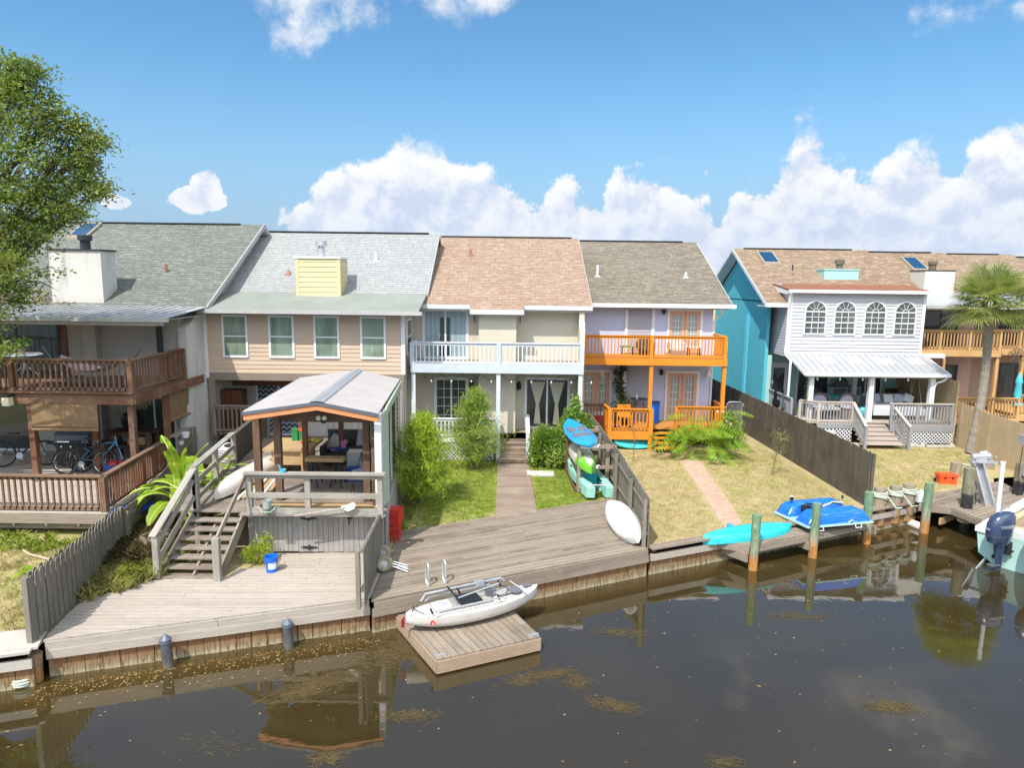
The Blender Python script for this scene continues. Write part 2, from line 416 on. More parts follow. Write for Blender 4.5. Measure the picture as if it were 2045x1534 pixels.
def pane(name,c1,c2,folds=14,fstr=.5,rough=.04):
    """glass with what hangs behind it: cloth folds, for pane_sage painted reflections, under a clear glossy coat"""
    m,g,b=newmat(name); co=g.node('ShaderNodeTexCoord').outputs['Object']
    w=g.noise(g.scale(co,(folds,1,.35)),1,4,.6); n=g.noise(co,.9,4,.6)
    col=g.mix(g.mapr(w,.35,.65),c1,c2); col=g.mix(g.mapr(n,.35,.7,0,fstr),col,tuple(x*.35 for x in c1))
    g.put(b.inputs['Base Color'],col); b.inputs['Roughness'].default_value=.5; b.inputs['Coat Weight'].default_value=1; b.inputs['Coat Roughness'].default_value=rough; b.inputs['Coat IOR'].default_value=1.55
    nb=g.node('ShaderNodeBump'); nb.inputs['Strength'].default_value=.05; nb.inputs['Distance'].default_value=.05; g.put(nb.inputs['Height'],g.noise(co,1.6,2,.5)); g.l.new(nb.outputs[0],b.inputs['Coat Normal'])
    return m
M={}
M['deck_grey']=wood('weathered_deck',(.19,.15,.11),(.47,.39,.305),(.32,.255,.19),stain=.25)
M['deck_pale']=wood('pale_deck',(.40,.34,.28),(.58,.515,.44),(.46,.395,.33),stain=.18,island=.6)
M['walk']=wood('walkway_boards',(.27,.20,.15),(.46,.38,.30),(.24,.16,.11),stain=.3)
M['fence_grey']=wood('grey_fence',(.21,.19,.15),(.33,.295,.235),(.17,.155,.115),stain=.35)
M['fence_dark']=wood('dark_fence',(.11,.09,.068),(.19,.16,.12),(.075,.065,.052),stain=.4)
M['fence_tan']=wood('tan_fence',(.55,.40,.235),(.66,.51,.33),(.46,.34,.20),stain=.2,island=.35)
M['skirt']=wood('grey_skirting',(.36,.335,.305),(.54,.505,.465),(.28,.255,.235),stain=.3)
M['stair']=wood('stair_boards',(.27,.22,.175),(.42,.36,.30),(.16,.12,.09),stain=.5)
M['rail_grey']=wood('rail_grey',(.34,.315,.265),(.50,.465,.40),(.25,.225,.18),stain=.35)
M['red_wood']=wood('red_stained_wood',(.15,.062,.032),(.235,.115,.065),(.26,.17,.11),stain=.25)
M['red_wood2']=wood('faded_red_rail',(.22,.13,.085),(.31,.215,.145),(.17,.085,.05),stain=.3)
M['post_brown']=wood('brown_timber',(.12,.062,.035),(.18,.105,.065),(.22,.15,.105),stain=.25)
M['orange']=wood('orange_stain',(.72,.245,.022),(.80,.31,.035),(.66,.215,.022),stain=.12,island=.25,rough=.55)
M['orange_deck']=wood('orange_deck',(.58,.24,.05),(.68,.33,.10),(.45,.17,.05),stain=.2,rough=.6)
M['pine']=wood('new_pine',(.50,.33,.16),(.62,.43,.22),(.42,.27,.13),stain=.1)
M['cedar']=wood('cedar_balcony',(.58,.34,.14),(.68,.43,.20),(.5,.28,.11),stain=.12,rough=.6)
M['piling_green']=None
M['stucco_white']=stucco('stucco_white',(.60,.58,.53),(.14,.135,.12),.6)
M['stucco_grey']=stucco('stucco_porch',(.50,.46,.39),(.3,.27,.23),.25)
M['stucco_cream']=stucco('stucco_cream',(.62,.565,.45),(.38,.33,.26),.2)
M['stucco_lav']=stucco('stucco_lavender',(.55,.57,.72),(.4,.41,.5),.2)
M['stucco_turq']=stucco('stucco_turquoise',(.11,.50,.62),(.2,.5,.53),.18)
M['stucco_mint']=stucco('stucco_mint',(.38,.62,.60),(.3,.5,.5),.2)
M['stucco_tan']=stucco('stucco_tan',(.42,.32,.24),(.3,.22,.17),.3)
M['stucco_pink']=stucco('stucco_pink',(.48,.33,.28),(.35,.24,.2),.3)
M['chim_white']=stucco('chimney_stucco',(.72,.68,.58),(.3,.3,.28),.25)
def siding_mat(name,c,spec=.3,rough=.6):
    m,g,b=newmat(name); co=g.node('ShaderNodeTexCoord').outputs['Object']; isl=g.node('ShaderNodeNewGeometry').outputs['Random Per Island']
    col=g.mix(isl,tuple(x*.94 for x in c),tuple(min(1,x*1.03) for x in c))
    col=g.mix(g.mapr(g.noise(g.scale(co,(.6,.6,2)),1.5,6,.65),.5,.75,0,.3),col,tuple(x*.72 for x in c))
    g.put(b.inputs['Base Color'],col); b.inputs['Roughness'].default_value=rough; b.inputs['Specular IOR Level'].default_value=spec
    bump(g,b,g.noise(g.scale(co,(1,1,9)),6,4,.6),.15,.004)
    return m
M['sid_tan']=siding_mat('tan_siding',(.56,.43,.315))
M['sid_yellow']=siding_mat('yellow_siding',(.66,.55,.32))
M['sid_white']=siding_mat('white_vinyl',(.54,.54,.555),.4,.45)
M['sid_green']=siding_mat('sage_siding',(.42,.49,.38))
M['sid_lav']=siding_mat('lavender_siding',(.43,.40,.43))
M['beam_brown']=plain('brown_beam',(.24,.19,.145),.7,var=.2)
M['trim_white']=plain('white_trim',(.74,.74,.74),.5,var=.06)
M['trim_blue']=plain('pale_blue_trim',(.58,.61,.635),.6,var=.08)
M['slate_blue']=plain('slate_blue_paint',(.50,.555,.595),.6,var=.1)
M['gutter_grey']=plain('gutter_grey',(.42,.42,.40),.5,var=.15)
M['dark_metal']=plain('dark_metal',(.03,.032,.035),.45,var=.3)
M['black']=plain('black_plastic',(.016,.017,.02),.45,var=.3)
M['galv']=plain('galvanised',(.55,.56,.57),.4,metal=.6,var=.15)
M['alu']=plain('aluminium',(.62,.64,.66),.32,metal=.6,var=.1)
M['roofmetal']=plain('corrugated_metal',(.34,.315,.30),.55,metal=.1,var=.12,scale=2)
M['roofmetal_w']=plain('white_roof_panel',(.38,.385,.39),.5,metal=.1,var=.08,scale=1.5)
M['porchmetal']=plain('old_porch_metal',(.46,.46,.45),.5,metal=.2,var=.35,scale=3)
M['soffit']=plain('soffit',(.46,.42,.36),.8,var=.1)
M['brown_roof']=plain('brown_membrane',(.235,.095,.05),.85,var=.2,scale=2)
M['olive_roof']=plain('olive_rolled_roof',(.235,.255,.22),.9,var=.16,scale=1.2)
M['deck_taupe']=plain('taupe_composite',(.42,.35,.29),.7,var=.08)
M['deckrail_grey']=plain('grey_painted_rail',(.27,.27,.28),.6,var=.12)
M['taupe_rail']=plain('taupe_rail',(.47,.41,.35),.65,var=.08)
M['white_plastic']=plain('white_plastic',(.78,.78,.76),.3,var=.05,coat=.3,scuff=.35)
M['cream_plastic']=plain('cream_hull',(.66,.62,.55),.35,var=.07,coat=.2,scuff=.35)
M['blue_plastic']=plain('blue_plastic',(.01,.14,.66),.35,var=.08,coat=.2)
M['blue_hull']=plain('blue_boat',(.006,.155,.62),.33,var=.05,coat=.25,scuff=.35)
M['teal_hull']=plain('teal_kayak',(.02,.50,.53),.35,var=.06,coat=.2,scuff=.35)
M['mint_hull']=plain('mint_boat',(.33,.66,.57),.38,var=.06,coat=.15,scuff=.35)
M['sup_blue']=plain('azure_board',(.01,.30,.68),.35,var=.06,coat=.15,scuff=.35)
M['grip_grey']=plain('grip_pad',(.13,.13,.15),.9,var=.25,scale=40)
M['green_lime']=plain('lime_hull',(.17,.55,.04),.35,var=.06,coat=.2,scuff=.35)
M['red']=plain('red_plastic',(.62,.03,.015),.45,var=.15)
M['rudder_red']=plain('rudder_red',(.32,.015,.03),.4)
M['well_grey']=plain('well_grey',(.36,.34,.31),.6,var=.2,scale=9)
M['red_orange']=plain('orange_cooler',(.80,.095,.02),.45,var=.08)
M['orange_paint']=plain('orange_fascia',(.66,.25,.10),.6,var=.1)
M['peach']=plain('peach_door',(.60,.36,.23),.5,var=.08)
M['rope']=plain('pale_rope',(.50,.56,.46),.9,var=.2,scale=30)
M['rope_tan']=plain('tan_rope',(.42,.33,.22),.9,var=.2,scale=30)
M['rubber_tan']=plain('tan_tyre',(.30,.27,.17),.6,var=.15)
M['tyre']=plain('tyre',(.02,.02,.02),.8,var=.3)
M['bike_blue']=plain('bike_blue',(.06,.30,.48),.3,var=.1,coat=.6)
M['chrome']=plain('chrome',(.7,.7,.7),.15,metal=1,var=.05)
M['terracotta']=plain('clay',(.33,.24,.16),.85,var=.2)
M['urn']=plain('urn_concrete',(.58,.55,.52),.85,var=.15,bmp=.2)
M['cushion_grey']=plain('lilac_cushion',(.42,.42,.50),.9,var=.12,bmp=.2)
M['cushion_tan']=plain('beige_cushion',(.45,.42,.38),.9,var=.12,bmp=.2)
M['cushion_white']=plain('white_cushion',(.60,.59,.58),.9,var=.1,bmp=.2)
M['cloth_blue']=plain('navy_cloth',(.03,.07,.25),.9,var=.2)
M['cloth_pink']=plain('pink_plastic',(.6,.15,.4),.5,var=.1)
M['cloth_dark']=plain('dark_cloth',(.05,.045,.045),.9,var=.3,bmp=.3)
M['wicker']=plain('dark_wicker',(.07,.065,.06),.7,var=.4,scale=60,bmp=.4)
M['wicker_grey']=plain('grey_wicker',(.16,.135,.12),.7,var=.4,scale=60,bmp=.4)
M['cabinet']=wood('cabinet_wood',(.10,.035,.018),(.14,.055,.03),None,rough=.4,stain=.1)
M['tarp_blue']=plain('blue_tarp',(.01,.08,.55),.5,var=.2,bmp=.3)
M['yellow']=plain('yellow_plastic',(.75,.55,.05),.5)
M['green_box']=plain('green_plastic',(.03,.22,.07),.5)
M['light_blue']=plain('light_blue_plastic',(.10,.48,.68),.4)
M['teal_cloth']=plain('teal_cloth',(.08,.50,.58),.8,var=.15)
M['turq_pot']=plain('turquoise_pot',(.05,.40,.42),.3,var=.1,coat=.5)
M['concrete']=plain('concrete',(.46,.42,.36),.9,var=.15,scale=3,bmp=.3)
M['lamp_glass']=plain('lamp_glass',(.75,.7,.5),.3)
M['bulb']=plain('clear_bulb',(.8,.82,.8),.1,spec=.8)
M['motor_navy']=plain('navy_cowling',(.035,.055,.11),.25,var=.08,coat=.8)
M['motor_grey']=plain('motor_grey',(.10,.115,.14),.4,var=.1,coat=.3)
M['boat_white']=plain('boat_gelcoat',(.78,.77,.74),.25,var=.05,coat=.5)
M['boat_mint']=plain('boat_mint_side',(.42,.64,.56),.25,var=.06,coat=.5)
M['boat_tan']=plain('boat_tan',(.52,.41,.24),.6,var=.1)
M['lattice_w']=plain('white_lattice',(.72,.72,.74),.6,var=.08)
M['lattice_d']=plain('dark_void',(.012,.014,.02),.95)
M['stone']=plain('pale_stone',(.50,.48,.43),.9,var=.25,scale=7,bmp=.5)
M['vent_copper']=plain('copper_vent',(.30,.12,.07),.6)
M['skylight']=plain('skylight_glass',(.015,.06,.12),.06,var=.05,spec=1,coat=1)
M['sky_frame']=plain('skylight_frame',(.36,.31,.22),.5)
M['blinds']=None
def weave(name,c1,c2,fx,fz):
    m,g,b=newmat(name); co=g.node('ShaderNodeTexCoord').outputs['UV']
    sp=g.node('ShaderNodeSeparateXYZ'); g.put(sp.inputs[0],co)
    a=g.math('SINE',g.math('MULTIPLY',sp.outputs[1],fz)); c=g.math('SINE',g.math('MULTIPLY',sp.outputs[0],fx))
    f=g.mapr(a,-.6,.9); f2=g.mapr(c,.85,1.0,0,.7)
    col=g.mix(f,c1,c2); col=g.mix(f2,col,tuple(x*.4 for x in c1)); col=g.mix(g.mapr(g.noise(co,3,5,.6),.4,.7,0,.4),col,tuple(x*.6 for x in c1))
    g.put(b.inputs['Base Color'],col); b.inputs['Roughness'].default_value=.8; bump(g,b,a,.3,.004)
    return m
M['bamboo']=weave('bamboo_blind',(.17,.10,.045),(.36,.235,.12),140,260)
M['pane_sage']=pane('pane_sage',(.12,.17,.12),(.30,.38,.27),3,.55)  # lighter blotches paint pale green reflections into the glass colour
M['pane_teal']=pane('pane_pale_drape',(.20,.30,.33),(.40,.50,.52),16,.25)
M['pane_dark']=pane('pane_dark',(.012,.016,.018),(.035,.042,.042),8,.5)
M['pane_green']=pane('pane_green',(.02,.03,.02),(.08,.11,.08),12,.6)
M['pane_blind']=pane('pane_blinds',(.26,.29,.27),(.42,.45,.42),30,.3)
M['pane_arch']=pane('pane_arch',(.05,.065,.06),(.13,.15,.14),3,.5)
def chevron(name):
    m,g,b=newmat(name); co=g.node('ShaderNodeTexCoord').outputs['Object']; sp=g.node('ShaderNodeSeparateXYZ'); g.put(sp.inputs[0],co)
    tri=g.math('PINGPONG',sp.outputs[0],.11); v=g.math('FRACT',g.math('MULTIPLY',g.math('SUBTRACT',sp.outputs[2],tri),1/.19))
    g.put(b.inputs['Base Color'],g.mix(g.math('GREATER_THAN',v,.5),(.30,.36,.42),(.012,.03,.06))); b.inputs['Roughness'].default_value=.6
    b.inputs['Coat Weight'].default_value=.7; b.inputs['Coat Roughness'].default_value=.05
    return m
M['chevron']=chevron('chevron_curtain')
M['sh_green']=shingle('shingle_greygreen',(.17,.18,.155),(.265,.275,.235),(.12,.13,.115))
M['sh_white']=shingle('shingle_pale',(.345,.355,.345),(.42,.43,.415),(.29,.30,.29))
M['sh_terra']=shingle('shingle_terracotta',(.36,.245,.175),(.50,.37,.28),(.27,.18,.13))
M['sh_taupe']=shingle('shingle_taupe',(.20,.17,.13),(.34,.30,.23),(.16,.135,.105))
M['sh_tan']=shingle('shingle_tan',(.27,.19,.125),(.45,.34,.235),(.21,.145,.10))
M['bark']=plain('bark',(.16,.125,.09),.9,var=.35,scale=8,bmp=.6)
M['palm_bark']=plain('palm_bark',(.27,.23,.185),.9,var=.35,scale=10,bmp=.7)
M['stalk']=plain('banana_stalk',(.20,.15,.07),.7,var=.3)
M['dry']=leaf('dry_litter',(.22,.15,.08),(.42,.31,.18),None,.15,.8)
M['leaf_oak']=leaf('oak_leaves',(.085,.15,.035),(.24,.31,.07),(.34,.36,.07),.4)
M['leaf_cyp']=leaf('feathery_leaves',(.20,.33,.025),(.56,.66,.07),(.40,.52,.04),.45,.6,.2)
M['leaf_cyp2']=leaf('feathery_leaves_pale',(.14,.25,.03),(.42,.52,.10),(.28,.39,.07),.4,.6,.2)
M['leaf_shrub']=leaf('shrub_leaves',(.09,.20,.03),(.26,.40,.06),(.50,.60,.13),.4,.35,.5)
M['leaf_banana']=leaf('banana_leaves',(.16,.33,.02),(.42,.55,.04),(.30,.45,.03),.5,.4)
M['leaf_phil']=leaf('split_leaves',(.12,.27,.02),(.32,.47,.04),(.22,.37,.03),.4,.35,.5)
M['leaf_palm']=leaf('palm_fronds',(.14,.22,.05),(.38,.42,.14),(.52,.48,.22),.4,.4,.5)
M['leaf_dark']=leaf('dark_leaves',(.015,.045,.012),(.05,.10,.025),None,.25)
M['leaf_weed']=leaf('weeds',(.20,.27,.04),(.42,.40,.12),(.50,.42,.20),.4)
M['leaf_grass']=leaf('grass_blades',(.24,.34,.04),(.42,.47,.10),None,.4,.6,.2)
M['flower']=plain('pale_rose',(.75,.45,.38),.8)
M['umbrella_blue']=plain('blue_umbrella',(.01,.22,.60),.8)
def piling_mat(name,top,mid,low,zs):
    m,g,b=newmat(name); uv=g.node('ShaderNodeTexCoord').outputs['UV']; geo=g.node('ShaderNodeNewGeometry').outputs['Position']
    sp=g.node('ShaderNodeSeparateXYZ'); g.put(sp.inputs[0],geo)
    grain=g.noise(g.scale(geo,(14,14,1.2)),2,6,.7,.6)
    z=g.math('ADD',sp.outputs[2],g.math('MULTIPLY',g.math('SUBTRACT',grain,.5),.5))
    col=g.mix(g.mapr(z,zs[0],zs[1]),low,mid); col=g.mix(g.mapr(z,zs[2],zs[3]),col,top)
    col=g.mix(g.mapr(grain,.5,.62,0,.7),col,tuple(x*.35 for x in top)); col=g.mix(g.mapr(g.noise(geo,7,5,.7),.56,.7,0,.6),col,tuple(min(1,x*1.6) for x in mid))
    g.put(b.inputs['Base Color'],col); b.inputs['Roughness'].default_value=.85; bump(g,b,grain,.6,.02)
    return m
M['pile_green']=piling_mat('green_piling',(.17,.27,.15),(.30,.30,.20),(.46,.19,.045),(-.45,-.25,-.15,.15))
M['pile_black']=piling_mat('banded_piling',(.22,.21,.13),(.018,.017,.02),(.018,.017,.02),(-.6,-.5,.45,.50))
M['pile_dark']=piling_mat('dark_piling',(.065,.07,.075),(.08,.085,.085),(.12,.11,.08),(-.65,-.5,-.3,-.1))
M['pile_brown']=piling_mat('brown_piling',(.30,.25,.17),(.33,.22,.11),(.35,.17,.05),(-.6,-.4,-.2,.0))
M['bulkhead']=piling_mat('bulkhead_boards',(.26,.125,.05),(.25,.19,.10),(.40,.34,.21),(-.73,-.66,-.64,-.50))
def ground_mat():
    m,g,b=newmat('lawn'); co=g.node('ShaderNodeNewGeometry').outputs['Position']
    big=g.noise(co,.28,5,.6); mid=g.noise(co,1.4,5,.65); fine=g.noise(co,22,4,.75); fl=g.noise(g.scale(co,(1,2.2,1)),6,5,.7)
    sp=g.node('ShaderNodeSeparateXYZ'); g.put(sp.inputs[0],co); x,y=sp.outputs[0],sp.outputs[1]
    straw=(.62,.465,.265); green=(.24,.36,.03); olive=(.33,.34,.08)
    # the lawns differ: lush between the twin shrubs and the walk, dry further right
    gl=g.math('MULTIPLY',g.mapr(x,-3.6,-2.4),g.mapr(x,2.6,3.6,1,0))
    gl=g.math('MULTIPLY',gl,g.mapr(g.math('ADD',y,g.math('MULTIPLY',mid,3.5)),19.6,21.6))
    hg=g.math('MULTIPLY',g.mapr(x,3.4,6.8,0,.45),g.mapr(mid,.42,.6))
    f=g.math('MAXIMUM',g.math('MULTIPLY',gl,.95),g.math('MULTIPLY',g.mapr(big,.46,.62),.38)); f=g.math('MAXIMUM',f,hg)
    lf=g.math('MULTIPLY',g.mapr(x,-8.5,-9.2),g.mapr(big,.4,.62,.1,.75)); f=g.math('MAXIMUM',f,lf)
    f=g.math('ADD',f,g.math('MULTIPLY',g.math('SUBTRACT',fl,.5),1.3),clamp=True)
    col=g.mix(f,straw,g.mix(g.mapr(mid,.4,.6),olive,green))
    col=g.mix(g.mapr(fine,.35,.75,0,.55),col,(.10,.10,.03)); col=g.mix(g.mapr(fl,.62,.8,0,.5),col,(.52,.45,.27))
    bare=g.math('MULTIPLY',g.mapr(big,.62,.75),.7); col=g.mix(bare,col,(.40,.29,.17))
    g.put(b.inputs['Base Color'],col); b.inputs['Roughness'].default_value=.95; b.inputs['Specular IOR Level'].default_value=.1
    bump(g,b,g.math('ADD',fine,fl),.9,.05)
    return m
M['lawn']=ground_mat()
def water_mat():
    m,g,b=newmat('canal_water'); co=g.node('ShaderNodeNewGeometry').outputs['Position']
    sp=g.node('ShaderNodeSeparateXYZ'); g.put(sp.inputs[0],co)
    n=g.noise(co,.22,5,.6); n2=g.noise(co,1.1,4,.6)
    # silt shows through near the bulkhead on the left
    d=g.math('SUBTRACT',sp.outputs[1],g.math('MULTIPLY',sp.outputs[0],.36))
    near=g.math('MULTIPLY',g.mapr(d,12.6,15.0),g.mapr(sp.outputs[0],-1,1.5,1,.25))
    f=g.math('MULTIPLY',near,g.mapr(n2,.35,.65,.3,1))
    col=g.mix(g.mapr(n,.35,.65),(.034,.024,.008),(.044,.031,.011)); col=g.mix(g.math('MULTIPLY',f,.8),col,(.075,.05,.014))
    g.put(b.inputs['Base Color'],col); b.inputs['Roughness'].default_value=.02; b.inputs['IOR'].default_value=1.95
    w1=g.noise(g.scale(co,(1,1.6,1)),1.2,3,.5,.3); w2=g.noise(co,7,3,.5)
    bump(g,b,g.math('ADD',w1,g.math('MULTIPLY',w2,.10)),.035,.05)
    return m
M['water']=water_mat()
def brickpath():
    m,g,b=newmat('brick_path'); co=g.node('ShaderNodeTexCoord').outputs['UV']
    br=g.node('ShaderNodeTexBrick'); g.put(br.inputs['Vector'],co); br.inputs['Scale'].default_value=1; br.inputs['Brick Width'].default_value=.2; br.inputs['Row Height'].default_value=.1
    br.inputs['Mortar Size'].default_value=.008; br.inputs['Color1'].default_value=(.42,.235,.17,1); br.inputs['Color2'].default_value=(.54,.35,.27,1); br.inputs['Mortar'].default_value=(.33,.27,.17,1)
    n=g.noise(co,2.5,5,.65); g.put(b.inputs['Base Color'],g.mix(g.mapr(n,.45,.7,0,.6),br.outputs['Color'],(.40,.36,.20))); b.inputs['Roughness'].default_value=.95
    bump(g,b,br.outputs['Fac'],-.4,.01); return m
M['path']=brickpath()
def hammock_mat():
    m,g,b=newmat('striped_cloth'); uv=g.node('ShaderNodeTexCoord').outputs['UV']; sp=g.node('ShaderNodeSeparateXYZ'); g.put(sp.inputs[0],uv)
    v=g.math('FRACT',g.math('MULTIPLY',sp.outputs[1],6)); v2=g.math('FRACT',g.math('MULTIPLY',sp.outputs[1],12))
    g.put(b.inputs['Base Color'],g.mix(g.math('GREATER_THAN',v2,.5),g.mix(g.math('GREATER_THAN',v,.5),(.5,.03,.03),(.03,.05,.15)),(.65,.63,.6))); b.inputs['Roughness'].default_value=.9
    return m
M['hammock']=hammock_mat()
# ---------------------------------------------------------------- builders
def clip(poly,nx,ny,d):
    """keep the side nx*x+ny*y<=d"""
    out=[]
    for i in range(len(poly)):
        a,b=poly[i],poly[(i+1)%len(poly)]; da=nx*a[0]+ny*a[1]-d; db=nx*b[0]+ny*b[1]-d
        if da<=0: out.append(a)
        if (da<0<db) or (db<0<da):
            t=da/(da-db); out.append((a[0]+(b[0]-a[0])*t,a[1]+(b[1]-a[1])*t))
    return out
def planks(mb,poly,z,ang,w=.14,th=.035,gap=.016,maxlen=4.2,zf=None):
    """boards laid along direction ang over the polygon, top at z"""
    dx,dy=math.cos(ang),math.sin(ang); nx,ny=-dy,dx
    ds=[nx*p[0]+ny*p[1] for p in poly]; ls=[dx*p[0]+dy*p[1] for p in poly]
    d=min(ds)
    while d<max(ds):
        strip=clip(clip(poly,nx,ny,d+w-gap),-nx,-ny,-d)
        if len(strip)>=3:
            l=min(ls)-rnd.random()*maxlen
            while l<max(ls):
                ln=maxlen*(.7+.5*rnd.random())
                q=clip(clip(strip,dx,dy,l+ln-.004),-dx,-dy,-l)
                l+=ln
                if len(q)<3: continue
                zz=z+rnd.uniform(-.003,.003); b=len(mb.v); n=len(q); ou,ov=rnd.random()*60,rnd.random()*60
                Z=lambda p: zz if zf is None else zf(p)+rnd.uniform(-.001,.001)
                for p in q: mb.v.append((p[0],p[1],Z(p)))
                for p in q: mb.v.append((p[0],p[1],Z(p)-th))
                uvf=lambda p:(ou+dx*p[0]+dy*p[1],ov+nx*p[0]+ny*p[1])
                mb.f.append(list(range(b,b+n))); mb.uv+=[uvf(p) for p in q]
                for i in range(n):
                    j=(i+1)%n; mb.f.append([b+j,b+i,b+n+i,b+n+j]); u=[uvf(q[j]),uvf(q[i])]; mb.uv+=[u[0],u[1],(u[1][0],u[1][1]+th),(u[0][0],u[0][1]+th)]
        d+=w
    return mb
def railing(par,p0,p1,z0,h=.95,mat=None,post_mat=None,pitch=.125,bal=.035,cap=.13,posts=(0,1),low=.09,name='railing',topmat=None,post=.10,z1=None,balmat=None):
    """a run of railing from p0 to p1 (x,y); z0/z1 floor height at either end"""
    z1=z0 if z1 is None else z1
    a=V((p0[0],p0[1],z0)); b=V((p1[0],p1[1],z1)); L=(b-a).length; d=(b-a)/L
    mb=MB(); up=V((0,0,1))
    if topmat is None: mb.beam(a+up*h,b+up*h,cap,.04)
    mb.beam(a+up*(h-.07),b+up*(h-.07),.045,.09); mb.beam(a+up*low,b+up*low,.045,.08)
    n=int(L/pitch)
    bb=mb if balmat is None else MB()
    for i in range(1,n):
        q=a+d*(L*i/n)+V((rnd.uniform(-.003,.003),0,0)); bb.beam(q+up*(low-.03),q+up*(h-.05),bal,bal,up=(d.x,d.y,0))
    o=mb.build(name,mat,par)
    if balmat is not None: bb.build('baluster_row',balmat,o)
    if topmat is not None:
        t=MB(); t.beam(a+up*h,b+up*h,cap,.04); t.build('top_rail',topmat,o)
    for f in posts:
        q=a+(b-a)*f; m=MB(); m.cbox(q+up*((h-.01)/2-.05),post,post,h+.08); m.build('post',post_mat or mat,par)
    return o
def lap_wall(mb,x0,x1,z0,z1,y,h=.16,th=.02,side=None):
    """lapped boards on a wall facing -y (or, with side=(x,y0,y1,sgn), facing sgn x)"""
    z=z0
    while z<z1-.01:
        zt=min(z+h,z1)
        if side is None:
            mb.extrude([(x0,y,z),(x0,y-th,z),(x0,y-.004,zt),(x0,y,zt)],(x1-x0,0,0))
        else:
            xs,y0,y1,sg=side
            mb.extrude([(xs,y0,z),(xs+sg*th,y0,z),(xs+sg*.004,y0,zt),(xs,y0,zt)],(0,y1-y0,0))
        z+=h
    return mb
def window(par,x0,x1,z0,z1,y,fmat,pmat,nx=1,nz=1,fw=.07,rail=False,name='window',side=None,munt=.02,pname='pane',halves=1):
    """frame proud of a wall facing -y; glass set inside it. side=+1/-1: a wall facing x, then x0,x1 are y's and y is x"""
    def T(a,b,c,d,e,f):
        if side is None: return (a,b,c,d,e,f)
        # map local (along, out, z): along->y, out->x
        A=y; o0=(b-y)*-side; o1=(e-y)*-side
        return (A+min(o0,o1),a,c,A+max(o0,o1),d,f)
    m=MB(); o=.035
    m.box(*T(x0,y-o,z0,x0+fw,y+.02,z1)); m.box(*T(x1-fw,y-o,z0,x1,y+.02,z1))
    m.box(*T(x0+fw,y-o,z1-fw,x1-fw,y+.02,z1)); m.box(*T(x0+fw,y-o-.01,z0,x1-fw,y+.02,z0+fw))
    gx0,gx1,gz0,gz1=x0+fw,x1-fw,z0+fw,z1-fw
    if rail: m.box(*T(gx0,y-o+.006,(gz0+gz1)/2-.025,gx1,y+.02,(gz0+gz1)/2+.025))
    for k in range(1,halves): xx=gx0+(gx1-gx0)*k/halves; m.box(*T(xx-.035,y-o+.004,gz0,xx+.035,y+.02,gz1))
    fr=m.build(name,fmat,par)
    g=MB(); g.box(*T(gx0-.005,y-.012,gz0-.005,gx1+.005,y+.015,gz1+.005)); g.build(pname,pmat,fr)
    if nx*nz>1:
        k=MB()
        for i in range(1,nx): xx=gx0+(gx1-gx0)*i/nx; k.box(*T(xx-munt/2,y-.022,gz0,xx+munt/2,y-.008,gz1))
        for j in range(1,nz): zz=gz0+(gz1-gz0)*j/nz; k.box(*T(gx0,y-.0205,zz-munt/2,gx1,y-.009,zz+munt/2))
        k.build('muntins',fmat,fr)
    return fr
def slab_roof(par,name,x0,x1,front,ridge,mat,back=None,th=.10,x0r=None,x1r=None,notch=None):
    """two slopes from front=(y,z) over ridge=(y,z) to back=(y,z); uv in metres"""
    m=MB(); x0r=x0 if x0r is None else x0r; x1r=x1 if x1r is None else x1r
    def slope(pts_top,th):
        n=(V(pts_top[1])-V(pts_top[0])).cross(V(pts_top[2])-V(pts_top[1])).normalized()
        if n.z<0: n=-n
        o=V(pts_top[0]); L=[]
        for p in pts_top:
            dd=V(p)-o; L.append((p[0],math.hypot(dd.y,dd.z)))
        b=len(m.v); k=len(pts_top)
        m.v+= [tuple(p) for p in pts_top]+[tuple(V(p)-V((0,0,th))) for p in pts_top]
        m.f.append(list(range(b,b+k))); m.uv+=L
        m.f.append(list(range(b+k,b+2*k))[::-1]); m.uv+=L[::-1]
        for i in range(k):
            j=(i+1)%k; m.f.append([b+j,b+i,b+k+i,b+k+j]); m.uv+=[(0,.02)]*4
    pts=[(x0,front[0],front[1]),(x1,front[0],front[1]),(x1r,ridge[0],ridge[1]),(x0r,ridge[0],ridge[1])]
    if notch:   # list of (xa,xb,dy): the eave steps forward between xa and xb
        sl=(ridge[1]-front[1])/(ridge[0]-front[0]); xa,xb,dy=notch
        pts=[(x0,front[0],front[1]),(xa,front[0],front[1]),(xa,front[0]-dy,front[1]-dy*sl),(xb,front[0]-dy,front[1]-dy*sl),(xb,front[0],front[1])]+pts[1:]
    slope(pts,th)
    if back: slope([(x1r,ridge[0],ridge[1]),(x1,back[0],back[1]),(x0,back[0],back[1]),(x0r,ridge[0],ridge[1])],th)
    o=m.build(name,mat,par)
    return o
def rake(par,x,front,ridge,back,mat,w=.04,h=.22,name='rake_board',dz=-.08):
    m=MB()
    f,r_,b=V((x,front[0],front[1]+dz)),V((x,ridge[0],ridge[1]+dz)),V((x,back[0],back[1]+dz))
    m.extrude([f+V((-w/2,0,h/2)),r_+V((-w/2,0,h/2)),b+V((-w/2,0,h/2)),b+V((-w/2,0,-h/2)),r_+V((-w/2,0,-h/2)),f+V((-w/2,0,-h/2))],(w,0,0))
    return m.build(name,mat,par)
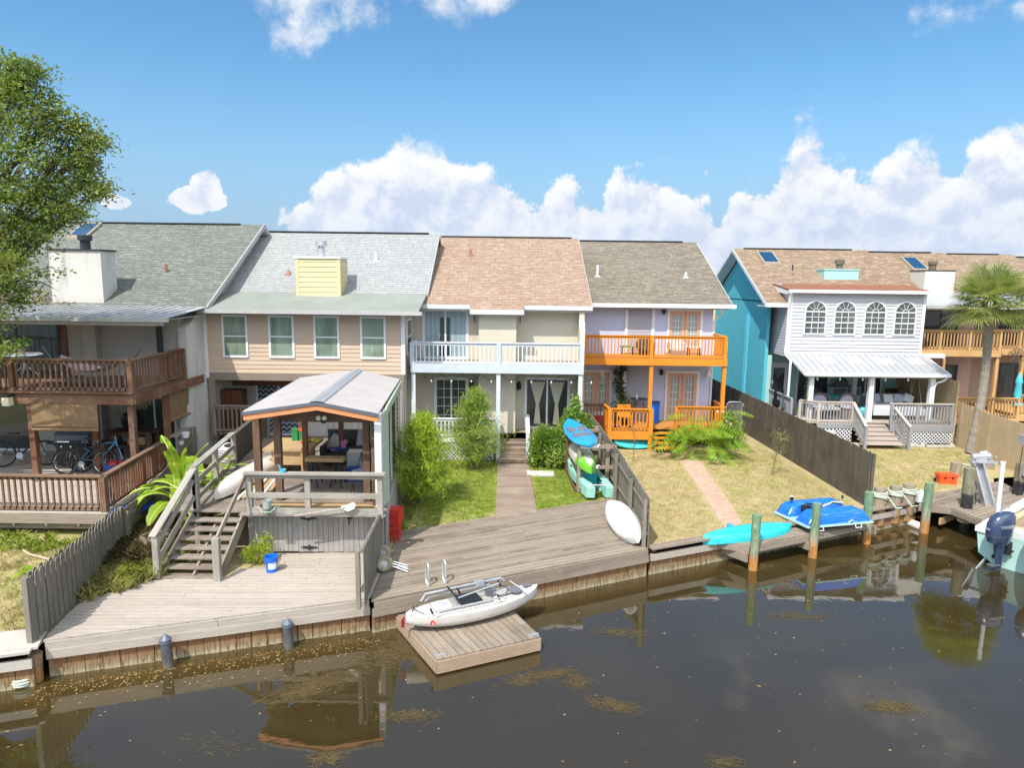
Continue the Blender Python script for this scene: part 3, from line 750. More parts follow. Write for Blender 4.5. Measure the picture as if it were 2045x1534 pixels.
def picket_fence(name,label,pts,mat,postmat=None,w=.14,gap=.006,th=.018,dog=True,railside=1,lean=0,group=None,cat='fence',posts=2.4,zb=0,rails=(.3,.75),round_top=False,hv=.02,railmat=None,missing=(),double=0):
    """pts: list of (x,y,height)"""
    o=thing(name,label,cat,(pts[0][0],pts[0][1],zb),group)
    m=MB(); r=MB(); idx=0
    for (xa,ya,ha),(xb,yb,hb) in zip(pts[:-1],pts[1:]):
        L=math.hypot(xb-xa,yb-ya); dx,dy=(xb-xa)/L,(yb-ya)/L; nx,ny=-dy,dx; n=max(1,int(L/(w+gap)))
        st=L/n
        for i in range(n):
            idx+=1
            s=i*st; h=ha+(hb-ha)*(s/L)+rnd.uniform(-hv,hv); ww=st-gap
            if idx in missing: continue
            o0=rnd.uniform(-.004,.004); sk=rnd.uniform(-.012,.012)
            ax,ay=xa+dx*s+nx*o0,ya+dy*s+ny*o0
            def q(t,z): return V((ax+dx*(t+sk*z),ay+dy*(t+sk*z),zb+z))
            if round_top: top=[q(ww,h-.07),q(ww*.8,h-.015),q(ww*.5,h),q(ww*.2,h-.015),q(0,h-.07)]
            elif dog: top=[q(ww,h-.04),q(ww*.78,h),q(ww*.22,h),q(0,h-.04)]
            else: top=[q(ww,h),q(0,h)]
            poly=[q(0,-.02),q(ww,-.02)]+top; b=len(m.v); k=len(poly); off=V((nx*th,ny*th,0)); ou=rnd.random()*90
            m.v+=[tuple(p) for p in poly]+[tuple(p+off) for p in poly]
            uvs=[(ou+p.z,ou+(p.x*dx+p.y*dy)) for p in poly]
            m.f.append(list(range(b,b+k))[::-1]); m.uv+=uvs[::-1]; m.f.append(list(range(b+k,b+2*k))); m.uv+=uvs
            for a in range(k):
                c=(a+1)%k; m.f.append([b+a,b+c,b+k+c,b+k+a]); m.uv+=[uvs[a],uvs[c],(uvs[c][0],uvs[c][1]+th),(uvs[a][0],uvs[a][1]+th)]
        offv=V((nx,ny,0))*railside*(.03 if railside<0 else .03+th)
        for f in rails: r.beam(V((xa,ya,zb+ha*f))+offv,V((xb,yb,zb+hb*f))+offv,.04,.085)
        if posts:
            k=max(1,round(L/posts))
            for i in range(k+1):
                s=i/k; pm=MB(); h=ha+(hb-ha)*s; c=V((xa+(xb-xa)*s,ya+(yb-ya)*s,zb))+offv*2.6
                pm.cbox(c+V((0,0,(h-.03)/2-.02)),.09,.09,h-.03); pm.build('post',postmat or mat,o)
    pk=m.build('pickets',mat,o)
    if double:
        c=pk.copy(); scene.collection.objects.link(c); c.location=(-ny*0+nx*double,ny*double,-.02)
        pm=MB()
        for (x,y,h) in (pts[0],pts[-1]): pm.cbox((x+nx*double*.5,y+ny*double*.5,zb+h/2-.03),.10,.09,h); 
        pm.build('end_post',postmat or mat,o)
    r.build('rails',railmat or postmat or mat,o)
    return o
def lattice(mb,x0,x1,z0,z1,y,s=.10,w=.032,t=.006,ax='x'):
    """crossed diagonal slats clipped to a rectangle"""
    W_,H_=x1-x0,z1-z0
    for sg,yy in ((1,y),(-1,y-t-.001)):
        k=-int(H_/s)-2
        while k*s*1.414<W_+H_:
            c=k*s*1.414
            # line x = c + sg... clip strip polygon to the rectangle
            if sg>0: strip=[(c,0),(c+w*1.414,0),(c+w*1.414+H_,H_),(c+H_,H_)]
            else: strip=[(c+H_,0),(c+H_+w*1.414,0),(c+w*1.414,H_),(c,H_)]
            q=clip(clip(strip,1,0,W_),-1,0,0)
            if len(q)>=3:
                if ax=='x': mb.extrude([(x0+p[0],yy,z0+p[1]) for p in q],(0,-t,0))
                else: mb.extrude([(yy,x0+p[0],z0+p[1]) for p in q],(t,0,0))
            k+=1
    return mb
# ---- hulls
def hull_rings(L,Wd,Hh,n=26,bow=1.6,stern=1.6,rocker=.25,sharp=.75,full=.9,sq_stern=0,deck=.12):
    rings=[]
    for i in range(n+1):
        t=i/n; u=2*t-1
        e=bow if u>0 else stern
        w=(1-abs(u)**(1/sharp+e*.6))**.62 if abs(u)<1 else 0
        if sq_stern and u<0: w=max(w,sq_stern*(1+u*.15))
        w=max(w,.015)*Wd/2; x=u*L/2
        zk=rocker*Hh*abs(u)**3.2; zt=Hh*(1+.22*abs(u)**3)
        ring=[]
        for k in range(14):
            a=k/13*math.pi   # from one gunwale under the keel to the other
            yy=math.cos(a); zz=math.sin(a)
            ring.append(V((x,w*(abs(yy)**full)*(1 if yy>0 else -1),zt-(zt-zk)*zz**.6)))
        # crowned deck
        for k in range(1,7):
            f=-1+2*k/7; ring.append(V((x,w*f,zt+deck*Hh*(1-f*f)*.6)))
        rings.append(ring)
    return rings
def place_m(loc,rx=0,ry=0,rz=0):
    return Matrix.Translation(loc)@Matrix.Rotation(rz,4,'Z')@Matrix.Rotation(ry,4,'Y')@Matrix.Rotation(rx,4,'X')
def setm(o,m): o.matrix_world=m; return o
def frame_m(a,b,up):
    """matrix with local +x from a to b, centre halfway, local z near up"""
    a,b,up=V(a),V(b),V(up); x=(b-a).normalized(); y=up.cross(x).normalized(); z=x.cross(y)
    m=Matrix((x,y,z)).transposed().to_4x4(); m.translation=(a+b)/2; return m
# ---- foliage: many small leaves as one mesh
def leaves(name,mat,parent,centers,size=.1,asp=.45,jitter=.4,seed=1,up=.35,local_org=None,droop=0,kind='quad',normal_from=None):
    """centers: (n,3) array. each leaf a folded quad pointing outward-ish"""
    rs=np.random.RandomState(seed); c=np.asarray(centers,float); n=len(c)
    d=rs.normal(size=(n,3)); d[:,2]=d[:,2]*.7+up-droop
    if normal_from is not None:
        o=c-np.asarray(normal_from); o/=np.linalg.norm(o,axis=1)[:,None]+1e-6; d=d*.6+o*.9
    d/=np.linalg.norm(d,axis=1)[:,None]
    r=rs.normal(size=(n,3)); s=np.cross(d,r); s/=np.linalg.norm(s,axis=1)[:,None]+1e-9
    L=size*(1-jitter/2+jitter*rs.rand(n))[:,None]; w=L*asp
    p0=c-d*L*.5; p2=c+d*L*.5; nn=np.cross(s,d)*L*.12
    p1=c+s*w*.5-nn; p3=c-s*w*.5-nn
    v=np.stack([p0,p1,p2,p3],1).reshape(-1,3)
    return fastmesh(name,mat,parent,v,4)
def fastmesh(name,mat,parent,v,k):
    org=ORG[parent.name] if parent is not None else V((float(v[:,0].mean()),float(v[:,1].mean()),float(v[:,2].min())))
    v=v-np.array(org); n=len(v)//k
    me=bpy.data.meshes.new(name); me.vertices.add(len(v)); me.vertices.foreach_set('co',v.astype(np.float32).ravel())
    me.loops.add(n*k); me.loops.foreach_set('vertex_index',np.arange(n*k,dtype=np.int32))
    me.polygons.add(n); me.polygons.foreach_set('loop_start',np.arange(0,n*k,k,dtype=np.int32)); me.update(calc_edges=True)
    me.materials.append(mat); o=bpy.data.objects.new(name,me); scene.collection.objects.link(o)
    if parent is not None: o.parent=parent; ORG[o.name]=ORG[parent.name]
    else: o.location=org; ORG[o.name]=org
    return o
def blob_points(rs,blobs,density,shell=.55,noise=.25):
    """points spread through ellipsoid blobs, thicker near the surface"""
    out=[]
    for (cx,cy,cz,rx,ry,rz) in blobs:
        n=int(density*rx*ry*rz*8); d=rs.normal(size=(n,3)); d/=np.linalg.norm(d,axis=1)[:,None]
        r=(shell+(1-shell)*rs.rand(n))**1; r*=1+rs.normal(size=n)*noise*.5
        # lumpy surface
        k=np.sin(d[:,0]*5+cx*3)+np.sin(d[:,1]*6+cy*5)+np.sin(d[:,2]*5.5+cz); r*=1+k*noise*.25
        out.append(np.array([cx,cy,cz])+d*r[:,None]*np.array([rx,ry,rz]))
    return np.concatenate(out)
def grass_tufts(name,label,cat,pts,h,spread,nper,mat,seed=3,w=.012,kind='stuff',arch=.5):
    rs=np.random.RandomState(seed); V_=[]
    for (x,y,z) in pts:
        n=nper; a=rs.rand(n)*6.283; rr=rs.rand(n)**.5*spread; bx=x+np.cos(a)*rr; by=y+np.sin(a)*rr
        hh=h*(.5+.8*rs.rand(n)); b=rs.rand(n)*6.283; lean=hh*arch*(.3+rs.rand(n)); tx=bx+np.cos(b)*lean; ty=by+np.sin(b)*lean
        mx=bx+np.cos(b)*lean*.35; my=by+np.sin(b)*lean*.35
        sx=-np.sin(b)*w/2; sy=np.cos(b)*w/2; z0=np.full(n,z)
        q=np.stack([np.stack([bx-sx,by-sy,z0],1),np.stack([bx+sx,by+sy,z0],1),np.stack([mx+sx*.8,my+sy*.8,z0+hh*.6],1),np.stack([tx,ty,z0+hh*.9],1),np.stack([mx-sx*.8,my-sy*.8,z0+hh*.6],1)],1).reshape(-1,3)
        V_.append(q)
    o=fastmesh(name,mat,None,np.concatenate(V_),5); o['label']=label; o['category']=cat
    if kind: o['kind']=kind
    return o
# ---------------------------------------------------------------- ground, water, bulkhead
GZ=-0.05; WZ=-0.75
WL=[(-60,-5.2),(-8.72,11.62),(-8.66,11.92),(-3.0,13.78),(-2.93,13.66),(3.52,16.74),(10.72,19.95),(12.9,20.95),(14.6,21.4),(16.6,22.6),(17.3,23.6),(19.2,24.1),(60,38)]
m=MB(); gp=[(x,y+.12,GZ) for x,y in WL]+[(60,60,GZ),(3000,1500,GZ),(3000,6000,GZ),(-3000,6000,GZ),(-3000,500,GZ)]
m.v+=[tuple(p) for p in gp]; m.f.append(list(range(len(gp)))); m.uv+=[(p[0],p[1]) for p in gp]
bm=bmesh.new(); 
gobj=m.build('ground',M['lawn']); me=gobj.data
bm.from_mesh(me); bmesh.ops.triangulate(bm,faces=bm.faces); bmesh.ops.recalc_face_normals(bm,faces=bm.faces)
for f in bm.faces:
    if f.normal.z<0: f.normal_flip()
bm.to_mesh(me); bm.free(); struct(gobj)
m=MB(); m.face([(-3000,-3000,WZ),(3000,-3000,WZ),(3000,60,WZ),(-3000,60,WZ)]); struct(m.build('water',M['water']))
def seg(a,b):
    d=V((b[0]-a[0],b[1]-a[1],0)); L=d.length; return d/L,L
def bulkhead(label,pts,ztop=-.20,cap=True,waler=None,capmat=None):
    o=thing('bulkhead',label,'sea wall',(pts[0][0],pts[0][1],WZ)); bb=MB(); w=MB(); c=MB()
    for a,b in zip(pts[:-1],pts[1:]):
        d,L=seg(a,b); n=max(1,int(L/.29)); nr=V((d.y,-d.x,0))
        for i in range(n):
            p=V((a[0],a[1],0))+d*(L*(i+.5)/n)+nr*rnd.uniform(-.008,.008)
            bb.cbox(p+V((0,0,(ztop+WZ-.5)/2)),L/n-.012,.06,ztop-WZ+.5,rz=math.atan2(d.y,d.x))
        e0,e1=V((a[0],a[1],-.27))+nr*.07,V((b[0],b[1],-.27))+nr*.07
        w.beam(e0,e1,.07,.17)
        if cap: c.beam(V((a[0],a[1],-.02))+nr*.02,V((b[0],b[1],-.02))+nr*.02,.26,.05)
    bb.build('sheet_boards',M['bulkhead'],o); w.build('waler',capmat or M['deck_pale'],o)
    if cap: c.build('cap_board',capmat or M['deck_grey'],o)
    return o
bulkhead('end of the board sea wall left of the leaning picket fence',[(-16,9.2),(-8.72,11.62)],capmat=M['concrete'])
bulkhead('rust streaked sea wall of upright boards below the pale deck',[(-8.66,11.92),(-3.0,13.78)],cap=False)
bulkhead('sea wall below the long grey deck, behind the floating dock',[(-2.93,13.66),(3.52,16.74)],cap=False,capmat=M['deck_grey'])
bulkhead('sea wall with grey cap boards along the dry lawn of the orange house',[(3.6,16.8),(10.72,19.95)])
bulkhead('short mossy sea wall beneath the three roped stumps',[(10.76,19.97),(12.9,20.95)])
m=MB(); m.box(-16.2,9.0,-.03,-8.6,11.0,.03)
# pale slab on the far left top of the wall
o=thing('slab_walk','pale slab along the sea wall at the bottom left corner beside the picket fence','walkway',(-10,11,0))
m=MB(); m.extrude([(-16,9.3,-.03),(-8.62,11.62,-.03),(-8.9,12.35,-.03),(-16,10.3,-.03)],(0,0,.05)); m.build('slab',M['concrete'],o)
# ---------------------------------------------------------------- decks
def deck(name,label,poly,z,ang,mat,w=.14,fascia=None,fmat=None,cat='deck',fh=.17,off=.03,joists=True):
    o=thing(name,label,cat,(poly[0][0],poly[0][1],z)); m=MB(); planks(m,poly,z,ang,w=w); m.build('deck_boards',mat,o)
    if fascia:
        f=MB()
        for a,b in fascia:
            d,L=seg(a,b); nr=V((d.y,-d.x,0))*off; n=max(1,round(L/3.6))
            for i in range(n):
                f.beam(V((a[0],a[1],z-.025-fh/2))+d*(L*i/n+.004)+nr,V((a[0],a[1],z-.025-fh/2))+d*(L*(i+1)/n-.004)+nr,.04,fh)
        f.build('fascia_board',fmat or mat,o)
    return o
g=lambda px,py,z=0: (P(px,py,z=z).x,P(px,py,z=z).y)
deckA=[(-8.70,11.88),(-2.99,13.76),(-2.99,16.15),g(724,1103),g(564,1106),g(556,1133),g(476,1136),g(455,1152),g(345,1156),g(309,1160),g(233,1166),g(190,1181),g(135,1226)]
deck('deck','pale weathered deck with a pointed left end in front of the stairs',deckA,0,.035,M['deck_pale'],fascia=[((-8.66,11.88),(-3.0,13.74))])
deckB=[(-2.93,13.62),(3.52,16.70),(3.42,18.6),g(1222,993),g(1208,997),g(1071,1019),g(993,1030),g(800,1061),(-3.0,17.6)]
deck('deck','long grey deck along the canal with boards parallel to the water',deckB,0,math.atan2(3.08,6.45),M['deck_grey'],fascia=[((-2.88,13.62),(3.52,16.68))],fh=.2)
# walkway and steps up to the cream house
wk=[(-.42,18.75),(.78,19.35),(.66,24.72),(-.50,24.72)]
deck('walkway','narrow board walkway crossing the lawn from the long deck to the house steps',wk,.012,0.0,M['walk'],w=.145,cat='walkway')
# retaining slab
o=MB(); p=g(1059,940); o.cbox((p[0]+.35,p[1]-.35,-.01),.95,.55,.06); tag(o.build('paving_slab',M['stone']),'pale flat panel lying in the grass right of the walkway','panel')
# floating dock
fa,fb,fc_,fd=[P(*q,z=-.42) for q in ((785,1218),(873,1318),(1079,1272),(985,1180))]
o=thing('floating_dock','small square floating dock of bare planks carrying the pedal kayak','dock',(fa.x,fa.y,WZ))
poly=[(p.x,p.y) for p in (fa,fb,fc_,fd)]
ang=math.atan2(fb.y-fa.y,fb.x-fa.x); m=MB(); planks(m,poly,-.42,ang,w=.15,maxlen=9,th=.04); m.build('deck_boards',M['deck_grey'],o)
f=MB()
for a,b in zip(poly,poly[1:]+poly[:1]):
    f.beam((a[0],a[1],-.585),(b[0],b[1],-.585),.05,.25)
f.build('side_board',M['pine'] if 0 else wood('dock_side',(.40,.29,.19),(.52,.40,.29),(.33,.23,.15),stain=.2),o)
f=MB(); cx=sum(p[0] for p in poly)/4; cy=sum(p[1] for p in poly)/4
f.extrude([((p[0]-cx)*.9+cx,(p[1]-cy)*.9+cy,-.85) for p in poly],(0,0,.3)); f.build('float',M['black'],o)
f=MB()
for p in (poly[1],poly[2]):
    dx,dy=(cx-p[0])*.09,(cy-p[1])*.09; f.cbox((p[0]+dx,p[1]+dy,-.405),.22,.06,.03,rz=.3); 
f.build('cleat',M['galv'],o)
# dock 3 in front of the dry lawn
d3=[P(*q,z=-.12) for q in ((1418,1092),(1497,1112),(1726,1045),(1716,1006),(1560,1052))]
d3=[(5.35,17.72),(6.35,17.25),(10.45,19.18),(10.35,19.72)]
o=deck('dock','low grey dock beside the lawn sea wall holding an overturned kayak and a pedal boat',d3,-.12,math.atan2(d3[1][1]-d3[0][1],d3[1][0]-d3[0][0])*1.0-0.1,M['deck_grey'],w=.16,fascia=[(d3[0],d3[1]),(d3[1],d3[2]),(d3[2],d3[3])],cat='dock')
f=MB()
for (x,y),(x2,y2) in (((6.35,17.2),(5.6,18.0)),((8.35,18.1),(7.8,18.8)),((10.6,19.2),(10.3,19.9))): f.beam((x-.1,y-.1,-.40),(x2,y2,-.40),.06,.24); f.beam((x+.16,y+.06,-.40),(x2+.3,y2+.1,-.40),.06,.24)
f.build('cross_beam',M['deck_grey'],o)
# dock 4 by the boat lift
d4=[g(1834,1009),g(1901,1016),g(1966,1042),g(2070,1080),(18.2,19.6),g(2030,980),g(1997,962),g(1863,987)]
deck('dock','sunlit dock beside the boat lift, right of the roped stumps',d4,.02,math.atan2(2.2,3.6),M['deck_grey'],fascia=[(d4[0],d4[1]),(d4[1],d4[2]),(d4[2],d4[3])],cat='dock')
o=thing('timber_frame','loose timber frame of new beams at water level beside the black banded piling','timber frame',(13.6,20,WZ))
a=P(1876,1040,z=-.35); b=P(1920,1028,z=-.3); 
for pa,pb in (((1877,1042),(1920,1026)),((1930,1040),(1975,1030)),((1878,1007),(1918,1030))):
    f=MB(); qa,qb=P(*pa,z=-.45),P(*pb,z=-.4); f.beam(qa,qb,.07,.2 if pa!=(1878,1007) else .06); f.build('beam',M['pine'],o)
# ---------------------------------------------------------------- pilings
def piling(label,px,py_foot,px_top,py_top,r,mat,cap=None,group=None,zf=WZ,name='piling',z=None):
    f=P(px,py_foot,z=zf); t=P(px_top,py_top,y=f.y)
    o=thing(name,label,'piling',(f.x,f.y,f.z),group); mb=MB(); lean=(t-f)
    pts=[f-lean.normalized()*1.2]+[f+lean*k/6 for k in range(7)]; mb.tube(pts,[r*1.03]*2+[r*(1+rnd.uniform(-.03,.03)) for _ in range(6)],n=14)
    mb.build('shaft',mat,o,smooth=True)
    if cap=='cone':
        c=MB(); c.lathe([(r*1.12,-.02),(r*1.12,.06),(.01,.16)],t,n=12); c.build('cap',M['motor_grey'],o)
    return o
G3='green topped dock pilings'
piling('green topped piling in front of the turquoise overturned kayak, nearest the camera',1503,1138,1512,1028,.115,M['pile_green'],group=G3)
piling('green topped piling in front of the blue pedal boat',1622,1113,1632,1006,.115,M['pile_green'],group=G3)
piling('green topped piling at the right corner of the kayak dock',1729,1085,1736,983,.12,M['pile_green'],group=G3)
piling('tall green piling standing alone in the water left of the boat lift',1845,1064,1857,965,.125,M['pile_green'],group=G3)
piling('black banded piling holding the boat lift arm, with rope round its foot',1926,1062,1937,935,.16,M['pile_black'])
G4='short pilings along the sea wall'
piling('dark capped piling leaning at the left of the pale deck edge',337,1333,330,1282,.10,M['pile_dark'],'cone',G4)
piling('dark capped piling at the middle of the pale deck edge',577,1294,574,1250,.10,M['pile_dark'],'cone',G4)
piling('brown piling stub at the left corner of the floating dock',790,1232,787,1203,.10,M['pile_brown'],group=G4)
piling('brown piling stub behind the pedal kayak below the long deck',975,1190,974,1160,.09,M['pile_brown'],group=G4)
piling('brown piling stub standing clear right of the floating dock',1135,1165,1137,1128,.105,M['pile_brown'],group=G4)
piling('brown piling stub below the end of the dark fence',1302,1133,1303,1092,.115,M['pile_brown'],group=G4)
piling('brown piling under the left corner of the kayak dock',1425,1118,1425,1090,.11,M['pile_brown'],group=G4)
piling('crusty brown piling at the foot of the leaning picket fence',72,1360,70,1305,.12,M['pile_brown'],group=G4)
piling('rope wrapped stump in the water at the bottom left',46,1362,48,1333,.14,M['pile_brown'],group=G4)
f=P(46,1362,z=WZ+.06); r_=MB()
for k,(dr,z) in enumerate(((.16,.0),(.17,.05),(.16,.1))):
    r_.tube([(f.x+dr*math.cos(a),f.y+dr*math.sin(a),WZ+.05+z) for a in np.linspace(0,6.4,18)],.025,n=6)
tag(r_.build('rope_coil',M['rope'],smooth=True),'pale rope wound round the stump in the bottom left corner','rope')
# roped stumps
G5='roped mooring stumps on the sea wall'
ropes=[]
for k,(px,lab) in enumerate(((1754,'left of the three roped stumps, nearest the dark fence'),(1785,'middle of the three roped stumps on the sea wall'),(1812,'right of the three roped stumps, nearest the dock'))):
    b=P(px,1016-k*4,z=-.1); o=thing('mooring_stump',lab,'stump',(b.x,b.y,-.1),G5)
    m=MB(); m.tube([(b.x,b.y,-.6),(b.x,b.y,.2),(b.x+.01,b.y,.56)],[.19,.185,.18],n=16); m.build('shaft',M['pile_brown'],o,smooth=True)
    r_=MB()
    for j in range(4): r_.tube([(b.x+.205*math.cos(a),b.y+.205*math.sin(a),.30+j*.045+.015*math.sin(a*2+j)) for a in np.linspace(0,6.3,20)],.022,n=6)
    e=b+V((.3,-.25,.05)); r_.tube([(b.x+.2,b.y-.05,.34),(b.x+.33,b.y-.2,.12),(e.x+.1,e.y,.0),(e.x+.35,e.y+.1,-.02)],.02,n=6)
    tag(r_.build('rope',M['rope'],smooth=True),('pale green rope wound round the '+('left','middle','right')[k]+' stump on the sea wall'),'rope')
# further stumps at the right edge
for px,py,lab in ((1908,948,'pale rope tied stump behind the white pole'),(1974,933,'pale rope tied stump beside the grey box at the right edge')):
    b=P(px,py,z=.0); m=MB(); m.tube([(b.x,b.y,-.5),(b.x,b.y,.45)],[.19,.18],n=14); o=thing('mooring_stump',lab,'stump',(b.x,b.y,-.1),G5); m.build('shaft',M['pile_brown'],o,smooth=True)
b1=P(1908,925,z=.3); b2=P(1974,912,z=.35); m=MB(); m.tube([b1+V((-.2,-.1,0)),b1+V((.1,-.22,.02)),(b1+b2)/2+V((0,-.3,-.18)),b2+V((-.25,-.1,.05)),b2+V((.2,-.15,0))],.03,n=6)
m.tube([(b1+b2)/2+V((0,-.3,-.18)),(b1+b2)/2+V((.12,-.6,-.5)),(b1+b2)/2+V((.1,-.9,-.75))],.028,n=6)
tag(m.build('rope',M['rope'],smooth=True),'pale green rope slung between the two stumps near the right edge','rope')
# ---------------------------------------------------------------- fences
def top(px,py,y): return P(px,py,y=y).z
picket_fence('picket_fence','leaning grey picket fence with rounded tops at the left end of the pale deck',
    [(-8.78,11.78,1.36),(-9.0,13.3,1.3),(-9.38,15.1,1.22),(-9.62,16.3,1.15)],M['fence_grey'],w=.135,gap=.045,round_top=True,railside=1,zb=-.05,hv=.03,posts=0,postmat=M['fence_grey'],rails=(.25,.8),double=.12)
picket_fence('board_fence','close boarded grey fence between the left porch and the banana plant',
    [(-9.62,16.3,1.05),(-10.1,18.6,1.0),(-10.7,21.2,1.15),(-11.1,23.2,1.7)],M['fence_grey'],w=.14,gap=.006,dog=False,railside=-1,zb=-.05)
picket_fence('board_fence','short grey board fence between the pale deck and the long deck',
    [(-3.02,13.42,1.28),(-3.12,16.0,1.22)],M['fence_grey'],w=.12,gap=.008,dog=False,zb=-.05,posts=9,railside=1,rails=(.3,.97))
picket_fence('board_fence','dark weathered fence with leaning panels at the right end of the long deck',
    [(3.56,16.78,1.36),(3.50,18.6,1.42),(3.38,20.6,1.62),(3.2,23.2,1.7),(3.05,26.2,1.75)],M['fence_grey'],w=.135,gap=.012,railside=1,zb=-.05,posts=2.3,hv=.03,railmat=M['fence_grey'])
picket_fence('board_fence','long dark fence between the dry lawn and the turquoise house',
    [(11.02,20.35,1.75),(10.95,23.2,1.78),(10.85,27,1.8),(10.72,31,1.82),(10.5,36,1.85)],M['fence_dark'],w=.14,gap=.008,railside=-1,zb=-.05,hv=.012,posts=3)
picket_fence('board_fence','tan stained fence behind the palm at the right of the sunroom house',
    [(18.75,23.2,1.85),(18.85,26.4,1.85),(19.1,28.7,1.92)],M['fence_tan'],w=.14,gap=.004,railside=-1,zb=-.05,hv=.012,posts=3)
picket_fence('board_fence','tan privacy fence rising behind the hanging porch bed',
    [(19.0,28.9,2.35),(18.95,30.5,2.45),(18.9,33.5,2.5)],M['fence_tan'],w=.14,gap=.004,railside=-1,zb=.4,hv=.01,posts=3,dog=False)
# brick path
m=MB(); pth=[(1325,900,1358,897),(1360,925,1400,922),(1392,970,1428,965),(1418,1010,1458,1004),(1448,1058,1483,1046)]
L=0; prev=None
for a,b in zip(pth[:-1],pth[1:]):
    p=[P(a[0],a[1],z=-.045),P(a[2],a[3],z=-.045),P(b[2],b[3],z=-.045),P(b[0],b[1],z=-.045)]; l2=(p[3]-p[0]).length
    m.face([(q.x,q.y,-.042) for q in p],[(0,L),(.8,L),(.8,L+l2),(0,L+l2)]); L+=l2
struct(m.build('path',M['path']))
# chain link gate behind the orange house
o=thing('chain_link_gate','chain link gate between the orange house and the long dark fence','gate',(9.6,31,0))
gx0,gx1,gy=P(1452,800,y=31).x,P(1483,800,y=31).x,31
m=MB(); m.tube([(gx0,gy,0),(gx0,gy,1.25),(gx0+.1,gy,1.35),(gx1-.1,gy,1.35),(gx1,gy,1.25),(gx1,gy,0)],.025,n=8); m.tube([(gx0,gy,.1),(gx1,gy,.1)],.02); m.build('frame',M['galv'],o,smooth=True)
m=MB(); s=.07; x=gx0-1.4
while x<gx1:
    for sg in (1,-1):
        a=(x,gy,.1) if sg>0 else (x+1.2,gy,.1); b=(x+1.2,gy,1.3) if sg>0 else (x,gy,1.3)
        # clip to the frame
        t0=max(0,min(1,((gx0-a[0])/(b[0]-a[0])))) ; t1=max(0,min(1,((gx1-a[0])/(b[0]-a[0]))))
        lo,hi=min(t0,t1),max(t0,t1)
        if hi-lo>.02:
            A,B=V(a),V(b); m.tube([A+(B-A)*lo,A+(B-A)*hi],.0035,n=3,cap=False)
    x+=s
m.build('mesh',M['galv'],o)
m=MB(); 
for z in (.35,.75,1.15): m.box(gx1+.05,31,z,gx1+.45,31.04,z+.14)
for z in (0,): m.box(gx1+.08,31.05,0,gx1+.18,31.15,1.5); m.box(gx1+.32,31.05,0,gx1+.46,31.15,1.5)
o=tag(m.build('fence_section',M['fence_tan']),'short tan ladder like fence section right of the chain link gate','fence')
# ================================================================ HOUSE 1 (grey-green roof, red decks)
def bx(par,name,mat,*boxes,bevel=0):
    m=MB()
    for b in boxes: m.box(*b)
    return m.build(name,mat,par,bevel=bevel)
H1=thing('house','stucco townhouse with grey green shingle roof and red stained decks at the left','house',(-15.8,27,0))
Y1=23.5
# walls; the rear wing wall is cut back on a slant at the top
bx(H1,'wall',M['stucco_grey'],(-20.2,Y1,-.1,-11.5,36.5,5.55))
m=MB(); m.extrude([(-11.5,23.2,0),(-11.5,23.2,2.35),(-11.5,23.42,2.4),(-11.5,23.42,5.0),(-11.5,24.5,5.55),(-11.5,36.5,5.55),(-11.5,36.5,0)],(.3,0,0)); m.extrude([(-11.5,24.5,5.55),(-11.5,30.4,8.75),(-11.5,36.4,5.55)],(.3,0,0)); m.extrude([(-20.2,24.5,5.55),(-20.2,30.4,8.75),(-20.2,36.4,5.55)],(.3,0,0)); m.build('side_wall',M['stucco_white'],H1)
bx(H1,'column',M['stucco_grey'],(-14.62,Y1-.3,-.1,-14.2,Y1-.002,5.5))
slab_roof(H1,'roof',-20.5,-10.87,(24.25,5.62),(30.4,9.03),M['sh_green'],back=(36.5,5.62),th=.1)
rake(H1,-10.86,(24.2,5.62),(30.4,9.04),(36.6,5.6),M['gutter_grey'],h=.2)
m=MB(); m.extrude([(-11.2,24.6,5.68),(-11.2,30.4,8.88),(-11.2,36.2,5.68),(-11.2,36.2,5.64),(-11.2,30.4,8.8),(-11.2,24.6,5.64)],(.32,0,0)); m.build('soffit',M['soffit'],H1)
m=MB(); m.box(-19.6,30.28,9.02,-11.9,30.5,9.07); m.build('ridge_vent',M['dark_metal'],H1)
# lapped gable wall above the neighbour's roof
m=MB()
for k in range(20):
    z=5.7+k*.16; ya=24.5+(z-5.62)/.554
    if ya<30.2: lap_wall(m,0,0,z,z+.16,0,h=.16,side=(-11.195,ya,60.8-ya,1))
m.build('gable_boards',M['soffit'],H1)
# chimney
ch=bx(H1,'chimney',M['stucco_white'],(-16.45,24.55,5.4,-14.62,25.45,7.62))
bx(ch,'cap',M['dark_metal'],(-16.5,24.5,7.62,-14.57,25.5,7.68))
m=MB(); m.lathe([(.17,7.68),(.17,8.0),(.24,8.0),(.24,8.18),(.0,8.2)],(-15.4,25.0,0),n=16); m.build('flue',M['dark_metal'],ch,smooth=True)
sk=P(200,458,y=29.6); m=MB(); sl=.554
def roofz(y): return 5.62+(y-24.25)*sl
m.extrude([(-18.6,29.0,roofz(29.0)+.12),(-17.8,29.0,roofz(29.0)+.12),(-17.8,30.2,roofz(30.2)+.12),(-18.6,30.2,roofz(30.2)+.12)],(0,0,-.15))
s=m.build('skylight',M['sky_frame'],H1)
m=MB(); m.extrude([(-18.52,29.08,roofz(29.08)+.135),(-17.88,29.08,roofz(29.08)+.135),(-17.88,30.1,roofz(30.1)+.135),(-18.52,30.1,roofz(30.1)+.135)],(0,0,-.05)); m.build('glass',M['skylight'],s)
for x,y in ((-13.35,26.6),(-16.3,27.3)): m=MB(); m.lathe([(.05,roofz(y)-.05),(.05,roofz(y)+.3)],(x,y,0),n=8); m.build('vent_pipe',M['vent_copper'],H1)
